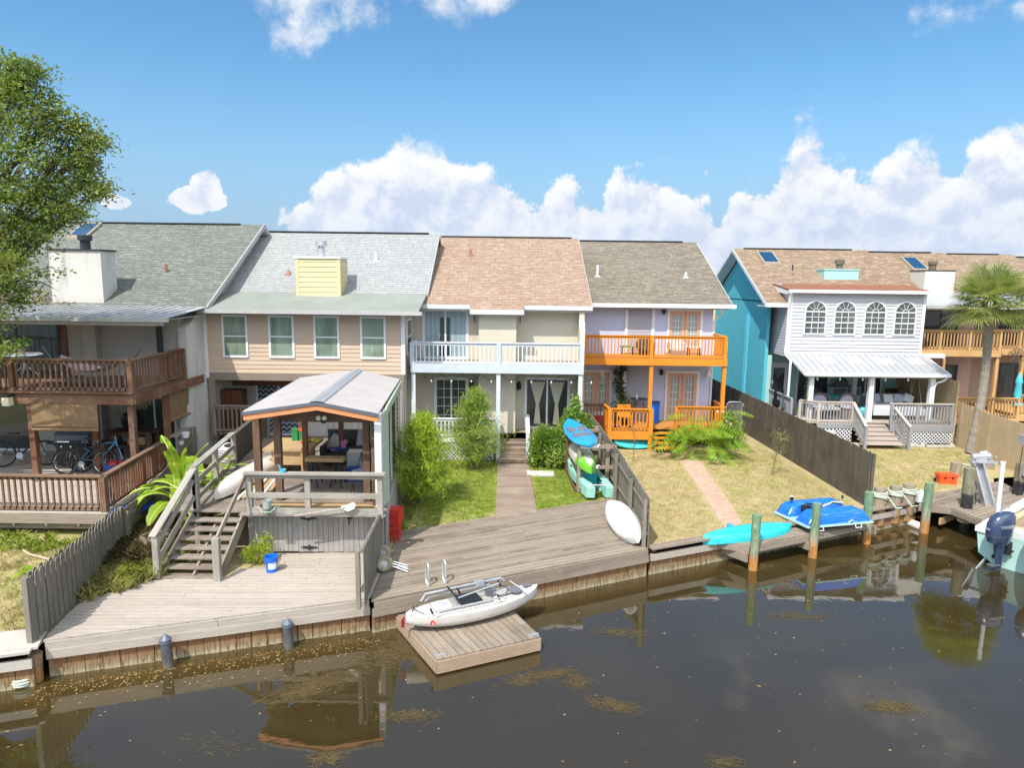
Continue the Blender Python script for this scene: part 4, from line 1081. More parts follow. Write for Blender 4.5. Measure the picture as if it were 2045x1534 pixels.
# porch roof of metal ribs
m=MB(); x=-20.4
F0,F1=(21.4,5.46),(24.3,5.70)
m.extrude([(-20.4,F0[0],F0[1]),(-20.4,F1[0],F1[1]),(-20.4,F1[0],F1[1]-.02),(-20.4,F0[0],F0[1]-.02)],(9.55,0,0))
while x<-10.9:
    m.beam((x,F0[0],F0[1]+.02),(x,F1[0],F1[1]+.02),.05,.05); x+=.33
m.build('porch_roof',M['porchmetal'],H1)
bx(H1,'gutter',M['gutter_grey'],(-20.4,21.28,5.34,-10.75,21.4,5.47))
bx(H1,'porch_ceiling_beam',M['soffit'],(-20.4,21.42,5.22,-11.0,21.55,5.42))
bx(H1,'porch_ceiling',M['soffit'],(-20.4,21.56,5.38,-11.0,24.2,5.41))
# upper windows / doors
window(H1,-18.6,-15.6,3.35,5.2,Y1,M['dark_metal'],M['pane_green'],halves=2,name='sliding_door',fw=.09)
bx(H1,'door_post',M['red_wood'],(-15.56,Y1-.05,3.3,-15.36,Y1+.01,5.3))
bx(H1,'downpipe',M['dark_metal'],(-12.05,23.05,3.4,-11.9,23.2,5.35))
# upper balcony
b1=MB(); planks(b1,[(-20.5,19.8),(-11.15,19.8),(-11.25,Y1),(-20.5,Y1)],3.32,0,w=.14)
B1=b1.build('balcony_deck',M['red_wood2'],H1)
m=MB(); m.beam((-20.5,19.78,3.14),(-11.12,19.78,3.14),.06,.28); m.beam((-11.1,19.78,3.14),(-11.1,24.3,3.14),.06,.28); m.beam((-20.5,19.7,3.36),(-11.1,19.7,3.36),.10,.04); m.build('edge_beam',M['red_wood'],B1)
railing(B1,(-20.4,19.84),(-11.2,19.84),3.34,.98,M['red_wood2'],M['red_wood'],pitch=.165,bal=.045,cap=.16,posts=(.0,.35,.62,1),post=.14)
railing(B1,(-11.2,19.9),(-11.2,21.8),3.34,.98,M['red_wood2'],M['red_wood'],pitch=.15,bal=.045,cap=.16,posts=(1,),post=.12)
railing(B1,(-11.2,21.9),(-11.25,23.2),3.34,.98,M['red_wood'],M['red_wood'],pitch=.15,bal=.045,cap=.16,posts=(1,),post=.12)
# lower posts
for x,y in ((-14.25,19.9),(-11.3,19.95),(-18.6,19.9)):
    m=MB(); m.cbox((x,y,1.75),.17,.17,2.6); m.build('porch_post',M['red_wood'] if x<-14 else M['post_brown'],H1)
m=MB(); m.cbox((-13.0,20.9,1.75),.17,.17,2.6); m.build('porch_post',M['red_wood'],H1)
m=MB(); m.cbox((-11.25,21.85,1.75),.17,.17,2.6); m.build('porch_post',M['red_wood'],H1)
# lower storey openings
window(H1,-13.25,-11.75,.6,2.6,Y1,M['trim_white'],M['pane_green'],halves=2,name='sliding_door',fw=.08)
window(H1,-19.4,-16.8,.6,2.6,Y1,M['trim_white'],M['pane_dark'],halves=2,name='sliding_door',fw=.08)
# lower deck
d=MB(); planks(d,[(-20.5,17.15),(-10.55,17.15),(-11.2,Y1),(-20.5,Y1)],.60,0,w=.14); D1=d.build('porch_deck',M['deck_pale'],H1)
m=MB(); m.beam((-20.5,17.12,.44),(-10.52,17.12,.44),.05,.24); m.beam((-10.52,17.12,.44),(-11.2,Y1,.44),.05,.24); m.beam((-20.5,17.3,.22),(-10.8,17.3,.22),.05,.2)
for k in range(12): m.cbox((-11.3-k*.85,17.2,.3),.05,.2,.1)
m.build('fascia_board',M['deck_grey'],D1)
m=MB()
for x in (-19.5,-16.5,-13.5,-11): m.cbox((x,17.8,.1),.15,.15,.7)
m.build('footing_posts',M['deck_grey'],D1)
railing(D1,(-20.4,17.25),(-10.66,17.25),.60,.97,M['red_wood2'],M['red_wood'],pitch=.165,bal=.045,cap=.16,posts=(.0,1),post=.14,topmat=M['red_wood2'])
railing(D1,(-10.66,17.3),(-11.15,21.9),.60,.97,M['red_wood'],M['red_wood'],pitch=.15,bal=.045,cap=.16,posts=(.5,),post=.12,topmat=M['red_wood2'])
# ================================================================ HOUSE 2 (tan lapped siding, pale roof)
H2=thing('house','tan sided townhouse with pale grey roof and a yellow boxed chimney','house',(-7.4,27,0))
Y2=24.8
bx(H2,'upper_wall',M['sid_tan'],(-11.2,Y2,3.12,-3.95,Y2+2.6,5.62))
m=MB(); lap_wall(m,-11.1,-4.05,3.3,5.62,Y2-.001,h=.155,th=.022); m.build('siding',M['sid_tan'],H2)
m=MB(); lap_wall(m,0,0,3.3,5.62,0,h=.155,th=.02,side=(-3.949,Y2+.1,Y2+2.5,1)); m.build('side_siding',M['sid_tan'],H2)
bx(H2,'corner_trim',M['trim_white'],(-4.05,Y2-.035,3.3,-3.915,Y2+.1,5.62),(-11.2,Y2-.035,3.1,-11.1,Y2,5.62))
bx(H2,'floor_beam',M['beam_brown'],(-11.2,Y2-.03,3.02,-3.95,Y2+.1,3.3))
bx(H2,'porch_post',M['beam_brown'],(-11.15,Y2-.02,.8,-10.9,Y2+.14,3.02),(-4.2,Y2-.02,0,-3.98,Y2+.14,3.02))
bx(H2,'back_wall',M['stucco_white'],(-11.2,26.6,0,-3.95,36,5.6))
bx(H2,'side_pier',M['stucco_white'],(-11.2,25.4,.8,-11.0,26.6,3.1),(-4.1,Y2+.2,0,-3.96,26.6,3.1))
bx(H2,'porch_ceiling',M['soffit'],(-11.2,Y2+.1,3.06,-3.95,26.6,3.12))
for x in (-10.55,-8.86,-7.22,-5.53): window(H2,x,x+.93,3.86,5.42,Y2-.02,M['trim_white'],M['pane_sage'],rail=True,fw=.075)
window(H2,25.3,26.5,3.95,5.3,-3.93,M['trim_white'],M['pane_dark'],rail=True,side=1)
m=MB()
m.box(-10.95,26.5,2.55,-8.1,26.6,3.0); m.build('door_head_beam',M['red_wood'],H2)
window(H2,-10.1,-8.3,.55,2.65,26.6,M['trim_white'],M['chevron'],halves=2,name='sliding_door',fw=.07,pname='curtained_glass')
window(H2,-5.7,-4.2,.55,2.65,26.6,M['trim_white'],M['chevron'],halves=2,name='sliding_door',fw=.07,pname='curtained_glass')
window(H2,-6.9,-6.1,1.6,2.6,26.6,M['dark_metal'],M['pane_dark'],name='window')
# roofs: low slope over the room, then shingles
slab_roof(H2,'lower_roof',-11.25,-3.35,(24.2,5.60),(26.75,6.2),M['olive_roof'],th=.06)
slab_roof(H2,'roof',-11.25,-3.35,(26.75,6.2),(31.2,8.78),M['sh_white'],back=(35.6,5.6),th=.1)
bx(H2,'gutter',M['gutter_grey'],(-11.15,24.08,5.50,-3.2,24.2,5.63))
bx(H2,'ridge_vent',M['dark_metal'],(-11.0,31.1,8.78,-3.8,31.3,8.83))
rake(H2,-3.32,(26.7,6.2),(31.2,8.8),(35.6,5.6),M['gutter_grey'],h=.16)
m=MB(); m.extrude([(-4.0,26.8,6.12),(-4.0,31.2,8.7),(-4.0,35.4,5.6)],(.08,0,0)); m.build('gable_wall',M['soffit'],H2)
# yellow chimney box
c=bx(H2,'chimney',M['sid_yellow'],(-8.25,26.3,6.0,-6.6,27.5,7.5))
m=MB(); lap_wall(m,-8.17,-6.68,6.05,7.45,26.299,h=.19,th=.022); lap_wall(m,0,0,6.05,7.45,0,h=.19,th=.02,side=(-6.599,26.38,27.5,1)); m.build('siding',M['sid_yellow'],c)
bx(c,'corner_board',M['sid_yellow'],(-8.27,26.27,6.03,-8.16,26.38,7.5),(-6.69,26.27,6.03,-6.575,26.38,7.5))
bx(c,'cap',M['trim_white'],(-8.32,26.24,7.5,-6.54,27.56,7.57))
m=MB(); m.lathe([(.23,7.57),(.15,7.62),(.15,7.92),(.13,7.92),(.13,7.99),(.22,7.99),(.22,8.2),(0,8.22)],(-7.45,26.9,0),n=18); m.build('flue',M['galv'],c,smooth=True)
def rz2(y): return 6.2+(y-26.75)*.58
for x,y,h in ((-8.75,28.2,.22),(-5.75,29.0,.25),(-9.1,28.0,.03)): m=MB(); m.lathe([(.16,rz2(y)-.06),(.05,rz2(y)+.1),(.045,rz2(y)+h+.1)],(x,y,0),n=10); m.build('vent_pipe',M['trim_white'] if h>.1 else M['vent_copper'],H2)
# porch deck of house 2 meets the gazebo deck
d=MB(); planks(d,[(-8.25,15.95),(-3.1,15.95),(-3.6,22.3),(-8.2,22.3),(-8.25,23.6),(-11.0,24.6),(-9.35,24.5)],1.12,.02,w=.14); planks(d,[(-11.0,22.4),(-3.7,22.4),(-3.95,26.6),(-11.0,26.6)],.52,.02,w=.14)
D2=d.build('porch_deck',M['stair'],H2)
# wall art and cabinet
# ================================================================ HOUSE 3 (cream, terracotta roof)
H3=thing('house','cream stucco townhouse with terracotta shingles and a pale blue balcony','house',(-.7,29,0))
Y3=26.8
bx(H3,'wall',M['stucco_cream'],(-4.0,Y3,-.1,2.75,37,5.72))
bx(H3,'chimney_chase',M['stucco_cream'],(-1.30,26.15,-.1,.14,Y3-.002,5.5))
m=MB(); m.extrude([(2.55,25.9,.0),(2.55,25.9,4.9),(2.55,26.25,5.25),(2.55,26.25,5.7),(2.55,Y3,5.7),(2.55,Y3,0)],(.2,0,0)); m.build('wing_wall',M['stucco_cream'],H3)
slab_roof(H3,'roof',-3.45,3.03,(26.2,5.82),(32.7,8.75),M['sh_terra'],back=(38.6,5.8),th=.1,notch=(-1.62,.42,.38))
m=MB(); m.box(-3.9,26.15,5.66,-1.63,26.2,5.82); m.box(.43,26.15,5.66,3.03,26.2,5.82); m.box(-1.62,25.78,5.49,.42,25.82,5.66); m.build('fascia_board',M['trim_blue'],H3)
bx(H3,'soffit',M['soffit'],(-3.9,26.2,5.6,3.0,Y3,5.64),(-1.6,25.82,5.46,.4,26.15,5.5))
rake(H3,3.04,(26.2,5.80),(32.7,8.73),(38.6,5.8),M['gutter_grey'],h=.15)
bx(H3,'ridge_vent',M['dark_metal'],(-3.4,32.6,8.76,2.7,32.85,8.80))
y=30.6; z=5.82+(y-26.2)*.45; m=MB(); m.lathe([(.13,z-.05),(.06,z+.1),(.04,z+.3)],(-1.9,y,0),n=10); m.build('vent_pipe',M['vent_copper'],H3)
m=MB()
for x in (-1.45,.28): m.tube([(x,26.2,5.42),(x,25.95,5.42)],.02); m.tube([(x,26.2,5.2),(x,26.0,5.4)],.02); m.tube([(x,26.22,5.42),(x,26.22,5.15)],.02)
m.build('bracket',M['black'],H3)
s=window(H3,-3.55,-1.72,3.64,5.66,Y3,M['trim_white'],M['pane_teal'],halves=2,name='sliding_door',fw=.12)
bx(s,'dark_gap',M['pane_dark'],(-2.85,Y3-.03,3.8,-2.45,Y3-.015,5.3))
window(H3,-3.1,-1.72,.95,2.95,Y3,M['trim_white'],M['pane_green'],nx=4,nz=5,fw=.12,halves=2)
window(H3,.5,2.3,.9,2.98,Y3,M['trim_white'],M['pane_dark'],halves=2,name='sliding_door',fw=.10)
m=MB()
for xa,xb in ((.72,1.32),(1.48,2.08)):
    m.extrude([(xa,Y3-.028,2.8),(xb,Y3-.028,2.8),((xa+xb)/2+.06,Y3-.028,1.9),((xa+xb)/2+.14,Y3-.028,1.1),((xa+xb)/2-.14,Y3-.028,1.1),((xa+xb)/2-.06,Y3-.028,1.9)],(0,.008,0))
m.build('gathered_curtains',M['stucco_cream'],H3)
for x in (-1.6,.28):
    m=MB(); m.lathe([(.07,2.5),(.09,2.55),(.09,2.72),(.02,2.82)],(x,Y3-.13,0),n=8); m.beam((x,Y3,2.8),(x,Y3-.13,2.8),.03,.03); m.build('wall_lamp',M['black'],H3)
# balcony
d=MB(); planks(d,[(-3.75,25.2),(2.62,25.2),(2.62,Y3),(-3.75,Y3)],3.66,0,w=.14); B3=d.build('balcony_deck',M['deck_grey'],H3)
bx(B3,'edge_beam',M['slate_blue'],(-3.78,25.14,3.34,2.65,25.2,3.67),(-3.78,25.2,3.34,-3.72,Y3,3.65),(2.59,25.2,3.34,2.65,Y3,3.65))
railing(B3,(-3.72,25.25),(2.58,25.25),3.66,.80,M['trim_blue'],M['slate_blue'],pitch=.155,bal=.042,cap=.13,posts=(0,.51,1),post=.16,low=.06)
railing(B3,(2.58,25.3),(2.62,26.6),3.66,.80,M['slate_blue'],M['slate_blue'],pitch=.16,posts=())
railing(B3,(-3.72,25.3),(-3.72,26.9),3.66,.80,M['slate_blue'],M['slate_blue'],pitch=.16,posts=())
for x in (-3.68,-.51,2.55): m=MB(); m.cbox((x,25.27,1.63),.15,.15,3.4); m.build('porch_post',M['trim_blue'],H3)
# string lights under the balcony
m=MB(); bl=MB()
for k in range(9):
    xa=-3.4+k*.75; m.tube([(xa+.75*t,25.35,3.28-.22*4*t*(1-t)) for t in np.linspace(0,1,6)],.008,n=4); bl.lathe([(.012,.06),(.03,.0),(.02,-.04)],(xa+.375,25.35,3.0),n=8)
o=m.build('light_string',M['black'],H3); bl.build('bulbs',M['bulb'],o)
# low porch, stair and lattice
d=MB(); planks(d,[(-3.75,25.25),(-.62,25.25),(-.62,26.22),(.68,26.22),(.68,25.25),(2.6,25.25),(2.6,Y3),(-3.75,Y3)],.86,0,w=.14); D3=d.build('porch_deck',M['deck_grey'],H3)
bx(D3,'rim_board',M['trim_white'],(-3.75,25.18,.68,-.62,25.25,.86),(.68,25.18,.68,2.6,25.25,.86))
railing(D3,(-2.95,25.28),(-.6,25.28),.86,.72,M['trim_white'],M['trim_white'],pitch=.14,bal=.04,cap=.12,posts=(0,.5),post=.1)
m=MB(); lattice(m,-3.75,-.62,.0,.68,25.22); lattice(m,.68,2.6,.0,.68,25.22); m.build('lattice',M['lattice_w'],D3)
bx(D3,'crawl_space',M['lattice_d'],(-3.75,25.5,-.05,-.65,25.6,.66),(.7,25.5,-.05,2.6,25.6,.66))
st=MB()
for k in range(5):
    z=.86*(1-(k+1)/6)+.03; y=25.86-k*.29; planks(st,[(-.50,y),(.64,y),(.64,y+.34),(-.50,y+.34)],z,0,w=.175,th=.04); st.box(-.48,y+.01,z-.13,.62,y+.04,z-.05)
st.box(-.62,26.19,.5,.68,26.215,.83)
S3=st.build('steps',M['walk'],H3)
m=MB(); m.beam((.62,26.5,1.5),(.62,25.2,1.05),.16,.05); m.cbox((.62,25.05,.5),.14,.12,1.1); m.cbox((.62,26.45,1.1),.1,.1,.9)
m.beam((-.5,26.0,1.4),(-.5,25.2,1.05),.16,.05); m.cbox((-.5,25.05,.5),.14,.12,1.1); m.build('stair_rail',M['trim_blue'],S3)
# ================================================================ HOUSE 4 (lavender, orange decks)
H4=thing('house','lavender stucco townhouse with taupe roof and bright orange decks','house',(5.9,32,0))
Y4=29.6
bx(H4,'wall',M['stucco_lav'],(2.75,Y4,-.1,8.65,38,5.72))
slab_roof(H4,'roof',2.5,9.3,(29.05,5.84),(35.5,8.8),M['sh_taupe'],back=(41.5,5.8),th=.1)
bx(H4,'gutter',M['trim_white'],(3.0,28.95,5.70,9.42,29.07,5.86)); bx(H4,'soffit',M['soffit'],(3.0,29.07,5.64,9.2,Y4,5.68))
rake(H4,9.31,(29.05,5.82),(35.5,8.78),(41.5,5.8),M['trim_white'],h=.16)
bx(H4,'ridge_vent',M['dark_metal'],(2.6,35.4,8.8,8.6,35.6,8.85))
m=MB(); m.extrude([(8.6,29.7,5.7),(8.6,35.5,8.65),(8.6,41,5.7)],(.08,0,0)); m.build('gable_wall',M['stucco_lav'],H4)
for px,py,h in ((1193,556,.5),(1369,562,.22)):
    p=P(px,py,y=31.6); z=5.84+(31.6-29.05)*.459; m=MB(); m.lathe([(.16,z-.04),(.07,z+.04),(.055,z+.06),(.055,z+h)],(p.x,31.6,0),n=10); m.build('vent_pipe',M['trim_white'],H4)
# centre panel of lapped boards with white trims
for (z0,z1) in ((3.72,5.6),(.7,3.3)):
    x0,x1=P(1251,617,y=Y4).x,P(1306,617,y=Y4).x
    m=MB(); lap_wall(m,x0+.08,x1-.08,z0,z1,Y4-.03,h=.13,th=.018); m.build('siding_panel',M['sid_lav'],H4)
    bx(H4,'panel_trim',M['trim_white'],(x0-.05,Y4-.07,z0,x0+.08,Y4,z1),(x1-.08,Y4-.07,z0,x1+.05,Y4,z1))
def french(par,x0,x1,z0,z1,y):
    f=bx(par,'french_door',M['trim_white'],(x0-.1,y-.05,z0,x0,y,z1+.1),(x1,y-.05,z0,x1+.1,y,z1+.1),(x0,y-.05,z1,x1,y,z1+.1))
    xm=(x0+x1)/2
    for a,b in ((x0,xm-.01),(xm+.01,x1)):
        m=MB(); m.box(a,y-.045,z0,a+.14,y,z1); m.box(b-.14,y-.045,z0,b,y,z1); m.box(a+.14,y-.045,z1-.16,b-.14,y,z1); m.box(a+.14,y-.045,z0,b-.14,y,z0+.28); lf=m.build('door_leaf',M['peach'],f)
        gm=MB(); gm.box(a+.135,y-.02,z0+.275,b-.135,y-.004,z1-.155); gm.build('pane',M['pane_blind'],f)
        k=MB()
        for i in (1,2): xx=a+.14+(b-a-.28)*i/3; k.box(xx-.01,y-.028,z0+.28,xx+.01,y-.019,z1-.16)
        for j in range(1,5): zz=z0+.28+(z1-z0-.44)*j/5; k.box(a+.14,y-.0265,zz-.01,b-.14,y-.0195,zz+.01)
        k.build('muntins',M['trim_white'],f)
    return f
xa,xb=P(1338,617,y=Y4).x,P(1400,617,y=Y4).x; french(H4,xa,xb,3.74,5.55,Y4)
xa,xb=P(1334,740,y=Y4).x,P(1393,740,y=Y4).x; french(H4,xa,xb,.72,2.85,Y4)
xa,xb=P(1163,740,y=Y4).x,P(1218,740,y=Y4).x; french(H4,xa,xb,.72,2.85,Y4)
for px,py in ((1325,620),(1320,742),(1412,745),(1230,742)):
    p=P(px,py,y=Y4); m=MB(); m.lathe([(.03,-.16),(.075,-.12),(.09,.05),(.03,.12)],(p.x,Y4-.12,p.z),n=8); m.beam((p.x,Y4,p.z+.1),(p.x,Y4-.12,p.z+.1),.03,.03); m.build('wall_lamp',M['black'] if px!=1412 else M['trim_white'],H4)
m=MB(); m.tube([(8.85,29.1,5.68),(8.95,29.3,5.5),(8.8,29.55,5.3),(8.72,29.62,5.1),(8.72,29.62,.3)],.05,n=8); m.build('downspout',M['trim_white'],H4,smooth=True)
# balcony
YB=27.9
x0,x1=P(1165,700,y=YB).x+.0,P(1452,700,y=YB).x
d=MB(); planks(d,[(x0,YB),(x1,YB),(x1,Y4),(x0,Y4)],3.66,0,w=.14); B4=d.build('balcony_deck',M['orange_deck'],H4)
bx(B4,'edge_beam',M['orange'],(x0-.02,YB-.05,3.38,x1+.02,YB,3.67),(x1-.04,YB,3.38,x1+.02,Y4,3.66))
railing(B4,(x0+.06,YB+.06),(x1-.06,YB+.06),3.66,.92,M['orange'],M['orange'],pitch=.135,bal=.04,cap=.12,posts=(0,.475,1),post=.14)
railing(B4,(x1-.06,YB+.1),(x1-.06,Y4-.05),3.66,.92,M['orange'],M['orange'],pitch=.135,bal=.04,posts=())
for px in (1298,1444): p=P(px,735,y=YB+.07); m=MB(); m.cbox((p.x+.05,YB+.08,1.65),.15,.15,3.45); m.build('porch_post',M['orange'],H4)
# lower deck
ZL=.72; xa,xm,xb=P(1214,850,y=27.3).x,P(1303,850,y=27.3).x,P(1450,850,y=27.95).x
d=MB(); planks(d,[(3.0,28.4),(xa,28.4),(xa,27.3),(xm,27.3),(xm,27.95),(xb,27.95),(xb,Y4),(3.0,Y4)],ZL,0,w=.14); D4=d.build('porch_deck',M['orange_deck'],H4)
bx(D4,'edge_beam',M['orange'],(xa,27.24,ZL-.33,xm,27.3,ZL),(xm-.03,27.3,ZL-.3,xm+.03,27.95,ZL-.002),(xa-.03,27.3,ZL-.3,xa+.03,28.4,ZL-.002),(3.0,28.36,ZL-.3,xa,28.4,ZL-.002),(xm+1.0,27.92,ZL-.3,xb,27.95,ZL-.002))
railing(D4,(xa+.07,27.36),(xm-.07,27.36),ZL,.92,M['orange'],M['orange'],pitch=.145,bal=.045,cap=.13,posts=(0,1),post=.17)
railing(D4,(xa+.07,27.4),(xa-.05,28.4),ZL,.92,M['orange'],M['orange'],pitch=.135,bal=.04,cap=.12,posts=())
railing(D4,(3.05,28.45),(xa-.02,28.45),ZL,.92,M['red_wood2'],M['orange'],pitch=.135,bal=.04,cap=.12,posts=())
railing(D4,(xm-.07,27.4),(xm-.07,27.95),ZL,.92,M['orange'],M['orange'],pitch=.135,bal=.04,cap=.12,posts=())
railing(D4,(xm+1.1,28.0),(xb-.05,28.0),ZL,.92,M['orange'],M['orange'],pitch=.135,bal=.045,cap=.12,posts=(0,))
railing(D4,(xb-.05,28.05),(xb-.05,Y4),ZL,.92,M['orange'],M['orange'],pitch=.135,bal=.045,cap=.12,posts=())
for x in (xa+.08,xm-.08): m=MB(); m.cbox((x,27.33,.2),.17,.17,.55); m.build('deck_post',M['orange'],D4)
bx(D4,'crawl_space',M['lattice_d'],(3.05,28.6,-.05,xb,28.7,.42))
st=MB()
for k in range(4): z=ZL*(1-(k+1)/5); y=27.85-k*.27; st.box(xm+.05,y-.3,z-.02,xm+.98,y,z+.02)
st.box(xm+.5,26.9,0,xm+.56,27.9,.3); st.build('steps',M['orange'],D4)
# ================================================================ HOUSE 5 (turquoise, white sunroom)
H5=thing('house','turquoise townhouse with a white sided sunroom and metal roofed porch','house',(15,33,0))
SX0,SX1,SY=12.42,18.45,30.8
bx(H5,'side_wall',M['stucco_turq'],(11.95,32.2,-.1,12.1,40.5,5.95))
m=MB(); m.extrude([(11.95,32.2,5.9),(11.95,36.3,8.35),(11.95,40.5,6.0),(11.95,40.5,5.9)],(.14,0,0)); m.build('gable_wall',M['stucco_turq'],H5)
bx(H5,'back_wall',M['stucco_mint'],(12.1,33.3,-.1,18.9,40.4,5.9)); bx(H5,'corner_pilaster',M['stucco_mint'],(12.1,32.2,-.1,12.3,33.3,3.4))
slab_roof(H5,'roof',11.42,18.25,(31.0,5.9),(36.3,8.56),M['sh_tan'],back=(41.3,6.0),th=.1,x1=18.9,x1r=18.25) if 0 else slab_roof(H5,'roof',11.42,18.4,(31.0,5.9),(36.3,8.56),M['sh_tan'],back=(41.3,6.0),th=.1)
rake(H5,11.41,(31.0,5.88),(36.3,8.55),(41.3,5.98),M['trim_blue'],h=.18)
bx(H5,'fascia_board',M['trim_white'],(11.42,30.95,5.72,12.42,31.0,5.9)); bx(H5,'soffit',M['trim_white'],(11.42,31.0,5.73,12.42,32.2,5.77))
m=MB(); m.extrude([(11.43,31.1,5.8),(11.43,36.3,8.42),(11.43,41.2,5.88),(11.43,41.2,5.84),(11.43,36.3,8.38),(11.43,31.1,5.76)],(.5,0,0)); m.build('gable_soffit',M['trim_white'],H5)
bx(H5,'ridge_vent',M['dark_metal'],(12.0,36.2,8.56,17.6,36.4,8.60))
def rz5(y): return 5.9+(y-31)*.502
m=MB(); ys,ye=34.6,35.8; xs=P(1535,505,y=35.2).x
m.extrude([(xs-.42,ys,rz5(ys)+.1),(xs+.42,ys,rz5(ys)+.1),(xs+.42,ye,rz5(ye)+.1),(xs-.42,ye,rz5(ye)+.1)],(0,0,-.12)); s=m.build('skylight',M['sky_frame'],H5)
m=MB(); m.extrude([(xs-.34,ys+.08,rz5(ys+.08)+.112),(xs+.34,ys+.08,rz5(ys+.08)+.112),(xs+.34,ye-.08,rz5(ye-.08)+.112),(xs-.34,ye-.08,rz5(ye-.08)+.112)],(0,0,-.04)); m.build('glass',M['skylight'],s)
m=MB(); m.box(11.94-.03,34.6,7.0,11.95,35.2,7.45)
for k in range(6): m.box(11.90,34.6,7.02+k*.07,11.93,35.2,7.05+k*.07)
m.build('gable_vent',M['trim_blue'],H5)
m=MB(); 
for x in (0,.25): m.box(11.86,34.6+x,.6,11.95,34.7+x,5.2)
m.build('conduit',M['stucco_turq'],H5)
m=MB(); lathe_y=29.9; p=P(1583,535,y=33.4); m.lathe([(.035,0),(.035,.3)],(p.x,33.4,p.z-.15),n=8); m.build('vent_pipe',M['dark_metal'],H5)
# chimney
xa,xb=P(1645,560,y=33.2).x,P(1714,560,y=33.2).x
c=bx(H5,'chimney',M['stucco_mint'],(xa,33.2,6.4,xb,34.4,7.45)); bx(c,'cap',M['stucco_mint'],(xa-.03,33.17,7.44,xb+.03,34.43,7.5))
m=MB(); m.lathe([(.15,7.5),(.15,7.72),(.22,7.75),(.22,7.95),(0,7.98)],((xa+xb)/2+.15,33.8,0),n=14); m.build('flue',M['bark'],c,smooth=True)
# sunroom
bx(H5,'sunroom_wall',M['sid_white'],(SX0,SY,3.62,SX1,33.3,6.45))
m=MB(); lap_wall(m,SX0+.1,SX1-.1,3.62,6.42,SY-.001,h=.16,th=.034); s=m.build('sunroom_siding',M['sid_white'],H5)
m=MB(); lap_wall(m,0,0,3.62,6.3,0,h=.135,th=.02,side=(SX0+.001,SY+.1,33.2,-1)); lap_wall(m,0,0,6.3,6.8,0,h=.135,th=.02,side=(SX0+.001,SY+1.1,33.3,-1)); m.build('sunroom_side_siding',M['sid_white'],H5)
bx(H5,'corner_trim',M['trim_white'],(SX0-.03,SY-.035,3.6,SX0+.1,SY+.1,6.45),(SX1-.1,SY-.035,3.6,SX1+.03,SY+.1,6.45))
m=MB(); m.extrude([(SX0-.15,SY-.2,6.52),(SX1+.15,SY-.2,6.52),(SX1+.15,34.0,6.93),(SX0-.15,34.0,6.93)],(0,0,-.06)); m.build('sunroom_roof',M['brown_roof'],H5)
m=MB(); m.extrude([(SX0-.14,SY-.2,6.45),(SX0-.14,34.0,6.86),(SX0-.14,34.0,6.5),(SX0-.14,SY,6.3)],(.16,0,0)); m.build('roof_edge',M['trim_white'],H5)
bx(H5,'gutter',M['trim_white'],(SX0-.2,SY-.32,6.38,SX1+.25,SY-.2,6.52))
for px in (1627,1686,1746,1806):
    p=P(px,640,y=SY); cx=p.x; w=.44; zs=5.55; zb=4.58
    fr=MB(); fr.box(cx-w-.06,SY-.07,zb,cx-w,SY-.02,zs); fr.box(cx+w,SY-.07,zb,cx+w+.06,SY-.02,zs); fr.box(cx-w-.06,SY-.075,zb-.07,cx+w+.06,SY-.02,zb)
    fr.box(cx-w,SY-.06,zs-.025,cx+w,SY-.03,zs+.025); fr.box(cx-w,SY-.06,(zb+zs)/2-.025,cx+w,SY-.03,(zb+zs)/2+.025)
    n=14
    for k in range(n):
        a,b=math.pi*k/n,math.pi*(k+1)/n
        fr.extrude([(cx+w*math.cos(a),SY-.02,zs+w*math.sin(a)),(cx+(w+.06)*math.cos(a),SY-.02,zs+(w+.06)*math.sin(a)),(cx+(w+.06)*math.cos(b),SY-.02,zs+(w+.06)*math.sin(b)),(cx+w*math.cos(b),SY-.02,zs+w*math.sin(b))],(0,-.05,0))
    f=fr.build('arched_window',M['trim_white'],H5)
    gl=MB(); gl.extrude([(cx-w,SY-.045,zb),(cx+w,SY-.045,zb)]+[(cx+w*math.cos(math.pi*k/n),SY-.045,zs+w*math.sin(math.pi*k/n)) for k in range(n+1)],(0,.02,0)); gl.build('pane',M['pane_arch'],f)
    k_=MB()
    for i in (1,2): xx=cx-w+2*w*i/3; k_.box(xx-.011,SY-.058,zb,xx+.011,SY-.045,zs)
    for j in (1,3): zz=zb+(zs-zb)*j/4; k_.box(cx-w,SY-.0565,zz-.011,cx+w,SY-.0455,zz+.011)
    for t in range(1,5): a=math.pi*t/5; k_.beam((cx+.13*math.cos(a),SY-.052,zs+.13*math.sin(a)),(cx+w*math.cos(a),SY-.052,zs+w*math.sin(a)),.012,.022,up=(0,1,0))
    k_.tube([(cx+.13*math.cos(math.pi*q/8),SY-.052,zs+.13*math.sin(math.pi*q/8)) for q in range(9)],.012,n=5); k_.build('muntins',M['trim_white'],f)
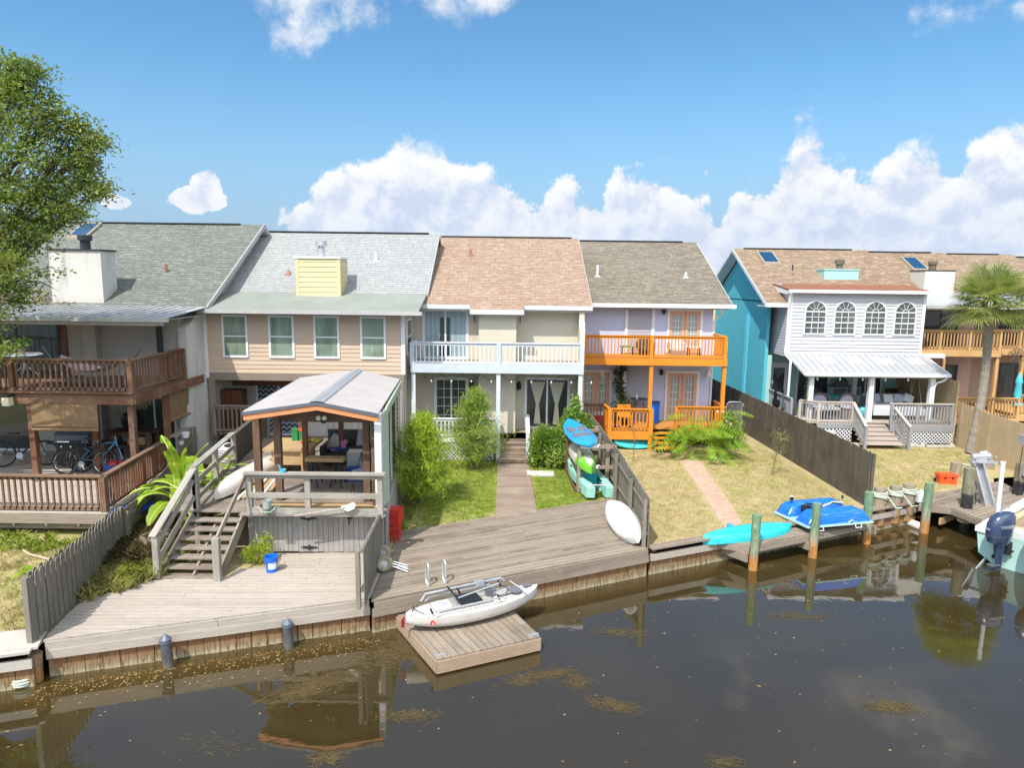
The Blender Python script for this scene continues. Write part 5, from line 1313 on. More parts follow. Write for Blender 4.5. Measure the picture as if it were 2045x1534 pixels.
# porch roof
PZ0,PZ1,PY0,PY1=3.02,3.66,29.0,SY
m=MB(); xl,xr=12.55,18.72
m.extrude([(xl,PY0,PZ0),(xr,PY0,PZ0),(xr-.12,PY1,PZ1),(xl-.05,PY1,PZ1)],(0,0,-.035)); x=xl+.1
while x<xr-.1: m.beam((x,PY0,PZ0+.012),(x-.03,PY1,PZ1+.012),.03,.03); x+=.3
pr=m.build('porch_roof',M['roofmetal_w'],H5)
m=MB()
for px in (1650,1710,1768,1830):
    p=P(px,722,y=PY0+1.0); zc=PZ0+(1.0/(PY1-PY0))*(PZ1-PZ0); m.extrude([(p.x-.33,PY0+.85,zc-.05+.006),(p.x+.33,PY0+.85,zc-.05+.006),(p.x+.33,PY0+1.4,zc+.14+.006),(p.x-.33,PY0+1.4,zc+.14+.006)],(0,0,.012))
m.build('clear_panel',M['white_plastic'],pr)
bx(H5,'porch_gutter',M['trim_white'],(xl-.02,PY0-.12,PZ0-.13,xr+.02,PY0,PZ0)); bx(H5,'porch_beam',M['trim_white'],(xl+.1,PY0+.2,PZ0-.22,xr-.1,PY0+.32,PZ0-.03))
bx(H5,'ceiling',M['trim_white'],(SX0,PY1,3.5,SX1,33.3,3.61))
m=MB(); m.box(xl-.08,PY0-.1,PZ0-.1,xl-.02,PY0,PZ0); m.beam((xl-.03,PY0,PZ0-.05),(xl-.08,PY1,PZ1-.05),.05,.14); m.beam((xr+.0,PY0,PZ0-.05),(xr-.12,PY1,PZ1-.05),.05,.14); m.build('roof_edge',M['trim_white'],H5)
for px in (1617,1737,1858): p=P(px,800,y=29.25); m=MB(); m.cbox((p.x,29.27,1.85),.2,.2,2.2); m.build('porch_post',M['trim_white'],H5)
for px in (1705,1830): p=P(px,780,y=32); m=MB(); m.cbox((p.x,32,2.1),.18,.18,2.6); m.build('porch_post',M['trim_white'],H5)
m=MB(); m.tube([(xr-.1,PY0-.05,PZ0-.1),(xr-.15,PY0+.05,PZ0-.28),(xr-.42,PY0+.15,PZ0-.42),(xr-.5,PY0+.16,PZ0-.6),(xr-.5,PY0+.16,.9)],.05,n=8); m.build('downspout',M['trim_white'],H5,smooth=True)
m=MB(); xd=SX0-.1; m.tube([(xd,SY-.28,6.4),(xd,SY-.15,6.2),(xd,SY-.1,3.95),(xd-.1,SY-.35,3.8),(xd-.12,SY-.5,3.6),(xd+.05,SY-.6,3.4),(xd+.05,SY-.6,.9)],.055,n=8); m.build('downspout',M['trim_white'],H5,smooth=True)
# doors in the porch
m=MB(); m.box(12.6,33.22,.9,13.5,33.3,2.95); dr=m.build('door',M['trim_white'],H5); bx(dr,'pane',M['pane_dark'],(12.8,33.2,1.3,13.35,33.225,2.7))
window(H5,14.0,15.6,.9,2.9,33.3,M['trim_white'],M['pane_dark'],halves=2,name='sliding_door',fw=.07); window(H5,16.6,18.2,.9,2.9,33.3,M['trim_white'],M['pane_dark'],halves=2,name='sliding_door',fw=.07)
# porch deck, stairs, lattice
ZD=.88; xs0,xs1=P(1700,850,y=28.9).x,P(1768,850,y=28.9).x
pl=[(12.45,29.1),(13.1,28.75),(xs0,28.75),(xs0,29.0),(xs1,29.0),(xs1,28.55),(18.85,28.55),(18.85,33.3),(12.1,33.3)]
d=MB(); planks(d,pl,ZD,0,w=.14); D5=d.build('porch_deck',M['deck_taupe'],H5)
bx(D5,'rim_board',M['deckrail_grey'],(13.1,28.7,ZD-.22,xs0,28.75,ZD-.01),(xs1,28.5,ZD-.3,18.85,28.55,ZD-.01)); 
m=MB(); lattice(m,13.1,xs0-.05,.08,ZD-.22,28.73,s=.11); lattice(m,xs1+.15,18.85,.08,ZD-.3,28.53,s=.11); m.build('lattice',M['lattice_w'],D5)
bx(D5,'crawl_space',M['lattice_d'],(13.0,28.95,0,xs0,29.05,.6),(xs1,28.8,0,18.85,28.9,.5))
railing(D5,(12.55,29.3),(13.15,28.8),ZD,.9,M['taupe_rail'],M['taupe_rail'],pitch=.13,bal=.04,cap=.12,posts=(0,1),balmat=M['deckrail_grey'])
railing(D5,(13.15,28.8),(xs0-.05,28.8),ZD,.9,M['taupe_rail'],M['taupe_rail'],pitch=.13,bal=.04,cap=.12,posts=(1,),balmat=M['deckrail_grey'])
railing(D5,(12.3,32.9),(12.3,29.6),ZD,.9,M['deckrail_grey'],M['deckrail_grey'],pitch=.13,bal=.04,cap=.12,posts=(1,))
railing(D5,(xs1+.05,28.6),(18.8,28.6),ZD,.9,M['deckrail_grey'],M['deckrail_grey'],pitch=.13,bal=.045,cap=.12,posts=(.0,.42,.98),topmat=M['taupe_rail'])
st=MB(); fan=[P(1700,893,z=0),P(1790,893,z=0)]
for k in range(5):
    z=ZD*(1-(k+1)/6)+.01; y=28.98-k*.21; e=.04*(k+1); q=.055*(k+1)
    st.box(xs0+.02,y-.24,z-.035,xs1+.04+q,y,z); st.box(xs0+.04,y-.03,z,xs1+.02+q,y-.005,z+.14)
S5=st.build('steps',M['deck_taupe'],D5)
railing(D5,(xs0-.02,28.85),(xs0+.05,27.75),ZD,.9,M['deckrail_grey'],M['deckrail_grey'],pitch=.14,bal=.04,posts=(1,),z1=.05,topmat=M['taupe_rail'])
railing(D5,(xs1+.1,28.8),(xs1+.42,27.75),ZD,.9,M['deckrail_grey'],M['deckrail_grey'],pitch=.14,bal=.04,posts=(1,),z1=.05,topmat=M['taupe_rail'])
# ================================================================ HOUSE 6, 7, 8
def farhouse(x0,x1,ye,ze,yr,zr,label,roofm,wallm,bal,floors):
    h=thing('house',label,'house',((x0+x1)/2,ye+3,0))
    bx(h,'wall',wallm,(x0+.3,ye+1.6,-.1,x1-.25,yr+4,ze))
    slab_roof(h,'roof',x0,x1,(ye+.9,ze+.45),(yr,zr),roofm,back=(2*yr-ye-1,ze+.3),th=.1)
    m=MB(); m.extrude([(x1-.3,ye+1.2,ze),(x1-.3,yr,zr-.15),(x1-.3,2*yr-ye-1,ze)],(.08,0,0)); m.build('gable_wall',wallm,h)
    bx(h,'ridge_vent',M['dark_metal'],(x0+.4,yr-.1,zr,x1-.8,yr+.1,zr+.04))
    m=MB(); m.extrude([(x0,ye-.6,ze-.1),(x1,ye-.6,ze-.1),(x1,ye+1.0,ze+.5),(x0,ye+1.0,ze+.5)],(0,0,-.06)); m.build('porch_roof',M['roofmetal_w'],h)
    bx(h,'gutter',M['gutter_grey'],(x0,ye-.7,ze-.22,x1,ye-.6,ze-.08))
    window(h,x0+1.6,x0+3.4,3.85,5.6,ye+1.6,M['dark_metal'],M['pane_dark'],halves=2,name='sliding_door')
    window(h,x0+1.9,x0+3.6,.9,2.9,ye+1.6,M['dark_metal'],M['pane_dark'],halves=2,name='sliding_door')
    d=MB(); planks(d,[(x0+.2,ye),(x1,ye),(x1,ye+1.6),(x0+.2,ye+1.6)],3.78,0); B=d.build('balcony_deck',M['cedar'],h)
    bx(B,'edge_beam',M['cedar'],(x0+.2,ye-.05,3.48,x1,ye,3.8)); railing(B,(x0+.25,ye+.05),(x1-.05,ye+.05),3.78,.92,M['cedar'],M['cedar'],pitch=.15,bal=.045,cap=.12,posts=(0,.33,.66,1))
    for f in (.42,.98): m=MB(); m.cbox((x0+(x1-x0)*f,ye+.08,1.75),.14,.14,3.45); m.build('porch_post',M['cedar'],h)
    d=MB(); planks(d,[(x0+.6,ye-1.6),(x1,ye-1.6),(x1,ye+1.6),(x0+.6,ye+1.6)],.85,0); D=d.build('porch_deck',M['cedar'],h)
    railing(D,(x0+.7,ye-1.55),(x1-.05,ye-1.55),.85,.92,M['cedar'],M['cedar'],pitch=.15,bal=.045,cap=.12,posts=(0,1))
    bx(D,'rim_board',M['cedar'],(x0+.6,ye-1.65,.55,x1,ye-1.6,.84))
    return h
H6=farhouse(18.45,22.95,32.0,5.95,37,8.5,'taupe stucco townhouse with tan roof behind the palm tree',M['sh_tan'],M['stucco_pink'],1,1)
c=bx(H6,'chimney',M['chim_white'],(P(1828,600,y=32.95).x+.35,32.95,5.6,P(1902,600,y=32.95).x,34.2,7.45)); bx(c,'cap',M['dark_metal'],(P(1828,600,y=32.95).x+.33,32.93,7.45,P(1902,600,y=32.95).x+.02,34.22,7.5))
m=MB(); m.lathe([(.16,7.5),(.16,7.75),(.2,7.78),(.2,7.92),(0,7.95)],(P(1865,530,y=33.5).x,33.6,0),n=12); m.build('flue',M['bark'],c)
p=P(1825,512,y=35.8); zz=lambda y:6.4+(y-32.9)*.512
m=MB(); m.extrude([(p.x-.4,35.0,zz(35.0)+.1),(p.x+.4,35.0,zz(35.0)+.1),(p.x+.4,36.3,zz(36.3)+.1),(p.x-.4,36.3,zz(36.3)+.1)],(0,0,-.12)); s=m.build('skylight',M['sky_frame'],H6)
m=MB(); m.extrude([(p.x-.32,35.08,zz(35.08)+.112),(p.x+.32,35.08,zz(35.08)+.112),(p.x+.32,36.22,zz(36.22)+.112),(p.x-.32,36.22,zz(36.22)+.112)],(0,0,-.04)); m.build('glass',M['skylight'],s)
H7=farhouse(22.95,27.4,33.0,5.95,38.2,8.5,'tan townhouse with cedar balcony at the right edge, half hidden by the palm',M['sh_tan'],M['stucco_tan'],1,1)
H8=farhouse(27.6,33,35.0,5.9,40,8.45,'last townhouse of the row, only its grey roof showing at the right edge',M['sh_taupe'],M['stucco_tan'],1,1)
m=MB(); m.box(18.5,31.75,3.42,20.2,31.95,3.6); m.build('rolled_awning',M['trim_white'],H6)
# ================================================================ OBJECTS
def text_part(par,s,size,mat,mtx,bend=None,name='lettering',ext=.002,bold=0):
    cu=bpy.data.curves.new('t','FONT'); cu.body=s; cu.size=size; cu.align_x='CENTER'; cu.align_y='CENTER'; cu.extrude=ext; cu.offset=bold; cu.resolution_u=3
    o=bpy.data.objects.new('t',cu); scene.collection.objects.link(o); bpy.context.view_layer.update()
    me=bpy.data.meshes.new_from_object(o.evaluated_get(bpy.context.evaluated_depsgraph_get())); bpy.data.objects.remove(o); bpy.data.curves.remove(cu)
    for v in me.vertices:
        p=v.co.copy()
        if bend: a=p.x/bend; p=V((bend*math.sin(a),p.y,bend*math.cos(a)-bend+p.z*math.cos(a)))
        v.co=mtx@p
    me.materials.clear(); me.materials.append(mat); me.name=name; q=bpy.data.objects.new(name,me); scene.collection.objects.link(q); q.parent=par; ORG[q.name]=ORG[par.name]; return q
def T0(name,label,cat,loc,rz=0,group=None):
    """thing whose parts are built in local space"""
    o=thing(name,label,cat,loc,group); o.rotation_euler=(0,0,rz); return o
# ---------------------------------------------------------------- gazebo
GZ0=thing('gazebo','open timber gazebo with a low corrugated metal roof and orange fascia','gazebo',(-4.9,18.5,0))
FL,FR,BL,BR=V((-6.42,16.0,3.58)),V((-3.18,16.0,3.58)),V((-6.80,21.7,3.58)),V((-3.60,21.7,3.58))
RF,RB=V((-4.62,15.95,3.86)),V((-4.95,21.7,3.86))
m=MB()
for A,Bk in ((FL,BL),(FR,BR)):
    n=60; ridge=[(RF,RB)]
    prev=None; up=V((0,0,1)); rows=[]
    k=400
    rr=[]
    for i in range(k+1):
        t=i/k; z=.022*math.sin(t*44*2*math.pi); e=A.lerp(Bk,t)+up*z; r_=RF.lerp(RB,t)+up*z; rr.append([e,r_,r_-up*.006,e-up*.006])
    m.loft(rr)
m.build('roof_panels',M['roofmetal'],GZ0)
m=MB(); m.extrude([RF+V((-.17,-.06,-.0)),RF+V((0,-.06,.05)),RF+V((.17,-.06,-.0)),RF+V((0,-.06,.02))],RB-RF+V((0,.1,0))); m.build('ridge_cap',M['galv'],GZ0)
m=MB(); dz=V((0,-.05,-.04)); m.beam(FL+dz,RF+dz,.03,.07); m.beam(FR+dz,RF+dz,.03,.07); m.build('drip_edge',M['motor_grey'],GZ0)
m=MB(); dz=V((0,-.02,-.14)); m.beam(FL+dz+V((.02,0,0)),RF+dz,.03,.13); m.beam(FR+dz,RF+dz,.03,.13); m.build('fascia_board',M['orange_paint'],GZ0)
m=MB(); 
for t in (.05,.3,.55,.8,.98):
    dz=V((0,0,-.10)); m.beam(FL.lerp(BL,t)+dz,RF.lerp(RB,t)+dz,.05,.14); m.beam(FR.lerp(BR,t)+dz,RF.lerp(RB,t)+dz,.05,.14)
m.build('rafters',M['post_brown'],GZ0)
m=MB(); m.beam((-6.0,16.85,3.32),(-3.4,16.85,3.32),.08,.28); m.build('front_beam',M['post_brown'],GZ0)
m=MB(); m.beam((-5.98,16.8,3.44),(-6.55,21.6,3.44),.1,.18); m.beam((-3.45,16.8,3.46),(-3.75,21.6,3.46),.1,.18); m.build('side_beams',M['post_brown'],GZ0)
for x,y in ((-6.42,16.85),(-5.9,16.85),(-3.66,16.85),(-3.38,16.55)): m=MB(); m.cbox((x,y,2.2),.17,.15,2.3); m.build('post',M['post_brown'],GZ0)
for x,y in ((-5.75,18.6),(-5.2,20.4),(-6.7,21.3),(-3.75,21.4)): m=MB(); m.cbox((x,y,2.25),.13,.13,2.3); m.build('post',M['red_wood'],GZ0)
m=MB(); m.cbox((-4.55,16.9,3.62),.12,.1,.3); m.build('king_post',M['red_wood'],GZ0)
m=MB(); p=P(646,838,y=16.75); m.lathe([(.02,0),(.06,.02),(.06,.12),(.02,.14)],p+V((0,0,-.1)),n=10)
f=m.build('floodlight',M['black'],GZ0)
for s in (-.08,.07): m=MB(); m.lathe([(.0,0),(.055,.02),(.06,.06)],p+V((s,-.12,.05)),n=12,m=Matrix.Rotation(R(70),3,'X')); m.build('lamp_head',M['lamp_glass'],f)
# sage side wall with openings
m=MB(); lap_wall(m,0,0,.75,3.5,0,h=.135,th=.018,side=(-3.16,16.3,17.15,1)); w=m.build('side_siding',M['sid_green'],GZ0)
m=MB(); m.box(-3.24,16.3,.1,-3.17,17.15,3.5); m.beam((-3.2,17.1,3.42),(-3.58,21.7,3.42),.06,.2); m.build('side_frame',M['sid_green'],GZ0)
m=MB(); m.cbox((-3.24,16.24,2.05),.16,.14,3.0); m.build('corner_board',M['trim_white'],GZ0)
for y in (17.6,18.9,20.4): x=-3.16-(y-16)*.075; m=MB(); m.cbox((x-.12,y,2.1),.14,.14,2.5); m.build('side_post',M['red_wood'],GZ0); m=MB(); m.cbox((x,y-.18,2.1),.05,.05,2.5); m.build('window_stop',M['sid_green'],GZ0)
m=MB(); m.beam((-3.1,16.3,.5),(-3.6,22,.5),.03,1.2); m.build('side_skirt',M['skirt'],GZ0)
m=MB(); m.tube([(-3.62,21.8,3.5),(-3.6,21.7,3.3),(-3.62,21.75,.2)],.045,n=8); m.build('downspout',M['trim_white'],GZ0,smooth=True)
# board skirting below with a gate
m=MB(); x=-6.48
while x<-3.12:
    w_=.125+rnd.uniform(-.01,.01)
    m.cbox((x+w_/2,16.18+rnd.uniform(-.004,.004),.565),w_-.008,.02,1.09+rnd.uniform(-.02,.02)); x+=w_
sk=m.build('skirting_boards',M['skirt'],GZ0)
m=MB()
for z in (.88,.14):
    c=V((-4.98,16.155,z)); m.extrude([c+V((-.2,0,-.012)),c+V((0,0,-.035)),c+V((.2,0,-.012)),c+V((.2,0,.012)),c+V((0,0,.035)),c+V((-.2,0,.012))],(0,-.012,0)); m.cbox(c+V((0,-.01,0)),.03,.02,.12)
m.cbox((-3.98,16.15,.85),.02,.02,.22); m.cbox((-3.96,16.14,.9),.12,.02,.03)
m.build('gate_hinges',M['black'],sk)
m=MB(); m.box(-6.5,16.13,1.09,-3.1,16.2,1.16); m.box(-6.4,16.24,0,-3.2,16.28,1.05); m.build('rim_board',M['rail_grey'],GZ0)
# front rail of posts and three boards
m=MB(); m.beam((-6.32,15.66,2.17),(-2.98,15.7,2.17),.16,.05); m.beam((-6.25,15.7,1.62),(-3.05,15.72,1.62),.04,.13); m.beam((-6.25,15.72,2.08),(-3.05,15.74,2.08),.04,.1); m.beam((-6.25,15.72,1.22),(-3.05,15.74,1.22),.05,.15); r_=m.build('front_rail',M['rail_grey'],GZ0)
for x in (-6.25,-4.85,-3.12): m=MB(); m.cbox((x,15.76,1.62),.13,.11,1.1); m.build('rail_post',M['rail_grey'],r_)
m=MB(); planks(m,[(-6.5,15.68),(-3.0,15.7),(-3.05,16.3),(-6.5,16.3)],1.14,0,w=.14); m.build('deck_edge',M['stair'],GZ0)
# ---------------------------------------------------------------- stairs
ST=thing('staircase','weathered open stairs climbing from the pale deck to the gazebo landing','stairs',(-7.1,15.3,0))
m=MB()
for k in range(7):
    z=1.12-(k+1)*.158; y=15.98-(k)*.185; xl,xr=-7.72-.035*k,-6.5-.02*k
    for q in (0,.135): m.box(xl,y-.02-q-.12,z-.04,xr,y-.02-q,z)
m.build('treads',M['stair'],ST)
for dx0,dx1 in ((-7.72,-7.95),(-6.5,-6.62)):
    m=MB(); m.beam((dx0,16.0,.98),(dx1,14.72,-.02),.05,.26); m.build('stringer',M['stair'],ST)
m=MB(); m.beam((-7.11,15.95,.9),(-7.2,14.75,-.02),.05,.15); m.build('stringer',M['stair'],ST)
m=MB(); m.beam((-7.72,16.1,2.14),(-8.0,14.55,.98),.17,.045); m.beam((-7.72,16.05,1.85),(-7.98,14.6,.7),.04,.12); m.beam((-7.72,16.05,1.45),(-7.98,14.65,.35),.04,.12)
m.build('handrail',M['rail_grey'],ST)
for x,y,z0,z1 in ((-7.96,14.62,-.05,.98),(-7.7,16.12,0,2.12)): m=MB(); m.cbox((x,y,(z0+z1)/2),.13,.12,z1-z0); m.build('post',M['rail_grey'],ST)
m=MB(); m.beam((-6.32,15.75,2.1),(-6.55,14.5,.95),.05,.10); m.build('handrail',M['stair'],ST); m=MB(); m.cbox((-6.55,14.5,.48),.15,.13,1.05); m.build('post',M['rail_grey'],ST)
# landing rail running back
LR=thing('landing_rail','long weathered rail along the left edge of the gazebo landing beside the banana plant','railing',(-8,18,1.12))
m=MB(); m.beam((-7.75,16.1,2.16),(-8.3,19.9,2.16),.17,.045); m.beam((-7.75,16.1,1.75),(-8.3,19.9,1.75),.04,.13); m.beam((-7.75,16.1,1.32),(-8.3,19.9,1.32),.04,.13); m.build('rail_boards',M['rail_grey'],LR)
for t in (.0,.5,1): m=MB(); m.cbox((-7.75-.55*t,16.12+3.78*t,1.55),.12,.12,1.2); m.build('post',M['rail_grey'],LR)
m=MB(); m.beam((-7.78,16.0,.95),(-8.35,20.0,.95),.05,.28); m.build('rim_board',M['stair'],LR)
# porch rail of the tan house
PR=thing('porch_rail','dark low railing in front of the chevron curtained doors','railing',(-9.6,22.5,1.1))
railing(PR,(-10.85,24.5),(-8.9,24.45),1.12,1.0,M['stair'],M['stair'],pitch=.16,bal=.05,cap=.14,posts=(0,1))
m=MB(); m.beam((-8.9,24.4,2.1),(-8.35,20.2,2.1),.14,.045)
for k in range(24): y=20.3+k*.17; x=-8.36-(y-20.2)*.13; m.cbox((x,y,1.58),.03,.14,.95)
m.build('screen_boards',M['fence_dark'],PR)
# ---------------------------------------------------------------- kayaks and boats
def kayak(name,label,L,Wd,Hh,mat,mtx,cat='kayak',group=None,deckmat=None,**k):
    o=thing(name,label,cat,(0,0,0),group); m=MB(); rg=hull_rings(L,Wd,Hh,**k); m.loft(rg); h=m.build('hull',mat,o,local=True,smooth=True,fix=True); ORG[o.name]=V((0,0,0)); setm(o,mtx); return o,rg
# upturned kayak on the landing
a,b=P(468,975,z=1.2),P(590,905,z=1.2); o,_=kayak('kayak','old white kayak lying upside down on the gazebo landing',3.9,.75,.32,M['cream_plastic'],frame_m(a,V((-7.1,19.6,1.2))+V((0,0,.0)),(0,0,-1)),rocker=.5); o.location.z+=.36
# pedal kayak on the floating dock
za=-.40; a,b=P(818,1262,z=za),P(1066,1205,z=za)
dd=(b-a).normalized(); mtx=frame_m(a,b,(0,0,1)); Lk=(b-a).length+.15
PK,rg=kayak('pedal_kayak','cream pedal fishing kayak with a red sticker resting on the floating dock',Lk,.86,.34,M['cream_plastic'],mtx,bow=1.0,stern=1.5,rocker=.55,sharp=.95)
def loc_part(par,name,mat,fn,smooth=False,bevel=0):
    m=MB(); fn(m); o=m.build(name,mat,par,local=True,smooth=smooth,bevel=bevel); return o
zt=.40
loc_part(PK,'cockpit_well',M['well_grey'],lambda m:[m.box(-.95,-.22,zt-.02,.35,.22,zt+.012),m.box(.5,-.11,zt+.02,.85,.11,zt+.045)])
loc_part(PK,'seat',M['black'],lambda m:[m.box(-.35,-.22,zt+.02,.1,.22,zt+.07),m.beam((-.38,0,zt+.06),(-.55,0,zt+.32),.42,.03)],bevel=.01)
loc_part(PK,'side_rails',M['galv'],lambda m:[m.tube([(-1.0,-.33,zt+.02),(-.9,-.34,zt+.09),(.5,-.34,zt+.09),(.6,-.33,zt+.02)],.018,n=8),m.tube([(-1.0,.33,zt+.02),(-.9,.34,zt+.09),(.5,.34,zt+.09),(.6,.33,zt+.02)],.018,n=8)],smooth=True)
loc_part(PK,'folded_mast',M['galv'],lambda m:[m.tube([(-1.1,.3,zt+.06),(-1.0,.3,zt+.2),(.7,.16,zt+.28),(.78,.16,zt+.2)],.024,n=8),m.tube([(-.5,-.1,zt+.15),(.6,.05,zt+.22)],.018,n=8),m.cbox((.2,.2,zt+.25),.2,.1,.08)],smooth=True)
loc_part(PK,'pedal_drive',M['motor_grey'],lambda m:[m.cbox((.35,0,zt+.08),.16,.1,.14),m.tube([(.35,-.2,zt+.2),(.35,-.12,zt+.06),(.35,.12,zt+.06),(.35,.2,zt+.2)],.014,n=6),m.cbox((.35,-.22,zt+.22),.1,.06,.03),m.cbox((.35,.22,zt+.22),.1,.06,.03)])
loc_part(PK,'hatch',M['white_plastic'],lambda m:[m.cbox((-.75,.02,zt+.03),.36,.28,.035)],bevel=.012)
loc_part(PK,'hatch_pad',M['cushion_grey'],lambda m:[m.cbox((-.75,.02,zt+.052),.30,.22,.012)])
loc_part(PK,'turntable_pad',M['grip_grey'],lambda m:[m.lathe([(.16,zt+.045),(.16,zt+.058),(0,zt+.06)],(.95,-.06,0),n=20),m.cbox((1.28,.03,zt+.062),.2,.14,.01,rz=.1)])
loc_part(PK,'paddle',M['trim_blue'],lambda m:[m.tube([(1.0,.3,zt+.09),(1.05,-.22,zt+.09)],.01,n=5),m.cbox((1.06,-.25,zt+.09),.05,.16,.01)])
loc_part(PK,'rudder',M['rudder_red'],lambda m:[m.extrude([(-Lk/2-.03,-.012,.12),(-Lk/2-.10,-.012,.13),(-Lk/2-.10,-.012,.28),(-Lk/2-.03,-.012,.36)],(0,.024,0))])
loc_part(PK,'gear_straps',M['black'],lambda m:[m.tube([(-1.2,-.2,zt+.02),(-1.35,.05,zt+.05),(-1.2,.22,zt+.03)],.008,n=4),m.tube([(-1.45,-.12,zt+.0),(-1.3,.18,zt+.05)],.008,n=4),m.tube([(.6,-.28,zt+.05),(.8,.0,zt+.1),(.75,.25,zt+.06)],.008,n=4)])
loc_part(PK,'rod_holders',M['black'],lambda m:[m.tube([(x,y,zt+.03),(x-.06,y*1.1,zt+.16)],.022,n=7) for x,y in ((.45,-.3),(-.2,.32),(.75,.26),(-1.05,-.28))])
# hull sticker: red round tag plus number marks at the near side
def side_pt(x,zz,off=.006):
    # nearest point of the hull side (y<0 side) at local x, height zz
    i=min(range(len(rg)),key=lambda q:abs(rg[q][0].x-x)); r_=rg[i]; k=min(range(7,14),key=lambda q:abs(r_[q].z-zz)); p=r_[k]; return V((x,p.y-off,p.z))
q=side_pt(-1.05,.24); 
loc_part(PK,'red_sticker',M['red'],lambda m:[m.lathe([(.0,0),(.055,0),(.055,.006),(0,.008)],q+V((0,-.004,0)),n=16,m=Matrix.Rotation(R(80),3,'X'))])
loc_part(PK,'sticker_mark',M['white_plastic'],lambda m:[m.extrude([q+V((-.02,-.016,-.035)),q+V((.02,-.016,-.035)),q+V((.0,-.014,.02))],(0,-.002,0))])
# ---- rack
RK=thing('kayak_rack','timber rack against the dark fence carrying a paddle board and two kayaks','rack',(2.6,22,0))
fx0,fy0=2.02,24.0; fx1,fy1=2.18,21.55
for x,y,h in ((2.03,23.9,1.75),(3.05,24.0,1.65),(2.2,21.5,1.62),(3.15,21.7,1.55)): m=MB(); m.cbox((x,y,h/2-.03),.12,.12,h); m.build('post',M['post_brown'] if x<2.5 and y>23 else M['walk'],RK)
m=MB()
for y,xa,xb in ((23.9,2.03,3.05),(21.5,2.2,3.2)):
    for z in (.82,1.5): m.beam((xa,y-.08,z),(xb+.2,y-.04,z),.06,.11)
    m.beam((xa,y-.08,.06),(xa+.45,y-.08,.06),.06,.12)
m.build('cross_arms',M['walk'],RK)
m=MB()
for z,zz in ((.82,0),(1.5,0)): m.beam((2.2,21.41,z+.06),(2.85,21.43,z+.06),.11,.03); m.tube([(2.22,21.38,z),(2.8,21.4,z)],.06,n=8)
m.build('pads',M['white_plastic'],RK)
m=MB(); m.beam((1.97,24.2,.85),(2.1,21.4,.8),.04,.1); m.beam((1.97,24.2,.08),(2.1,21.4,.04),.04,.1); m.beam((2.02,24.0,.95),(2.5,21.2,.75),.08,.05); m.build('side_rails',M['post_brown'],RK)
def board_rings(L,Wd,Hh,n=24):
    rg=[]
    for i in range(n+1):
        t=i/n; u=2*t-1; w=(max(0,1-abs(u)**2.6))**.6*(1-.12*u) if abs(u)<1 else 0; w=max(w,.02 if u>0 else .25*0+.02)*Wd/2; z=.10*max(0,u)**2
        rg.append([V((u*L/2,w*math.cos(a),z+Hh/2*math.sin(a)*(1 if abs(math.cos(a))<.95 else .8))) for a in np.linspace(0,2*math.pi,13)[:-1]])
    return rg
a,b=P(1150,858,z=1.75),P(1182,890,z=1.62)
SB=thing('paddle_board','azure paddle board with dark grip pads on top of the rack','paddle board',(0,0,0))
m=MB(); m.loft(board_rings(3.4,.86,.14)); m.build('board',M['sup_blue'],SB,local=True,smooth=True,fix=True)
for (x,y,sx,sy) in ((.35,.17,.7,.26),(.35,-.17,.7,.26),(-.45,0,.42,.58),(1.25,0,.3,.02),(1.25,.1,.25,.02),(1.25,-.1,.25,.02)):
    loc_part(SB,'grip_pad',M['grip_grey'] if sx>.3 else M['cloth_blue'],lambda m:[m.cbox((x,y,.07),sx,sy,.012)],bevel=.005)
setm(SB,frame_m(V((2.48,20.95,1.66)),V((2.08,24.2,1.70)),(-.12,-.12,1)))
a,b=V((2.52,20.8,1.02)),V((2.25,24.0,1.05))
o,_=kayak('kayak','white and lime green kayak upside down on the rack',3.2,.72,.34,M['cream_plastic'],frame_m(b,a,(0,0,-1)),rocker=.35); o.location.z+=.18
m=MB(); rg2=[r for r in hull_rings(3.2,.735,.345,rocker=.35)]; k=[i for i in range(len(rg2)) if rg2[i][0].x>.55]; m.loft([rg2[i] for i in k]); q=m.build('lime_bow',M['green_lime'],o,local=True,smooth=True)
m=MB(); k=[i for i in range(len(rg2)) if rg2[i][0].x<-.95]; m.loft([rg2[i] for i in k]); m.build('lime_stern',M['green_lime'],o,local=True,smooth=True)
# mint skiff on the ground beneath
MS=thing('small_boat','mint green plastic fishing skiff lying under the rack, stern towards the canal','boat',(0,0,0))
Ls=3.1; rg3=[]
for i in range(15):
    t=i/14; x=-Ls/2+Ls*t; w=.46*(1-max(0,(t-.45)/.55)**2.2)+.02; zb=.0+.16*max(0,t-.6)**1.2*2; zt_=.30+.1*t
    rg3.append([V((x,w,zt_)),V((x,w*.93,zb+.08)),V((x,w*.6,zb)),V((x,-w*.6,zb)),V((x,-w*.93,zb+.08)),V((x,-w,zt_)),V((x,-w*.8,zt_)),V((x,-w*.72,zb+.10)),V((x,w*.72,zb+.10)),V((x,w*.8,zt_))])
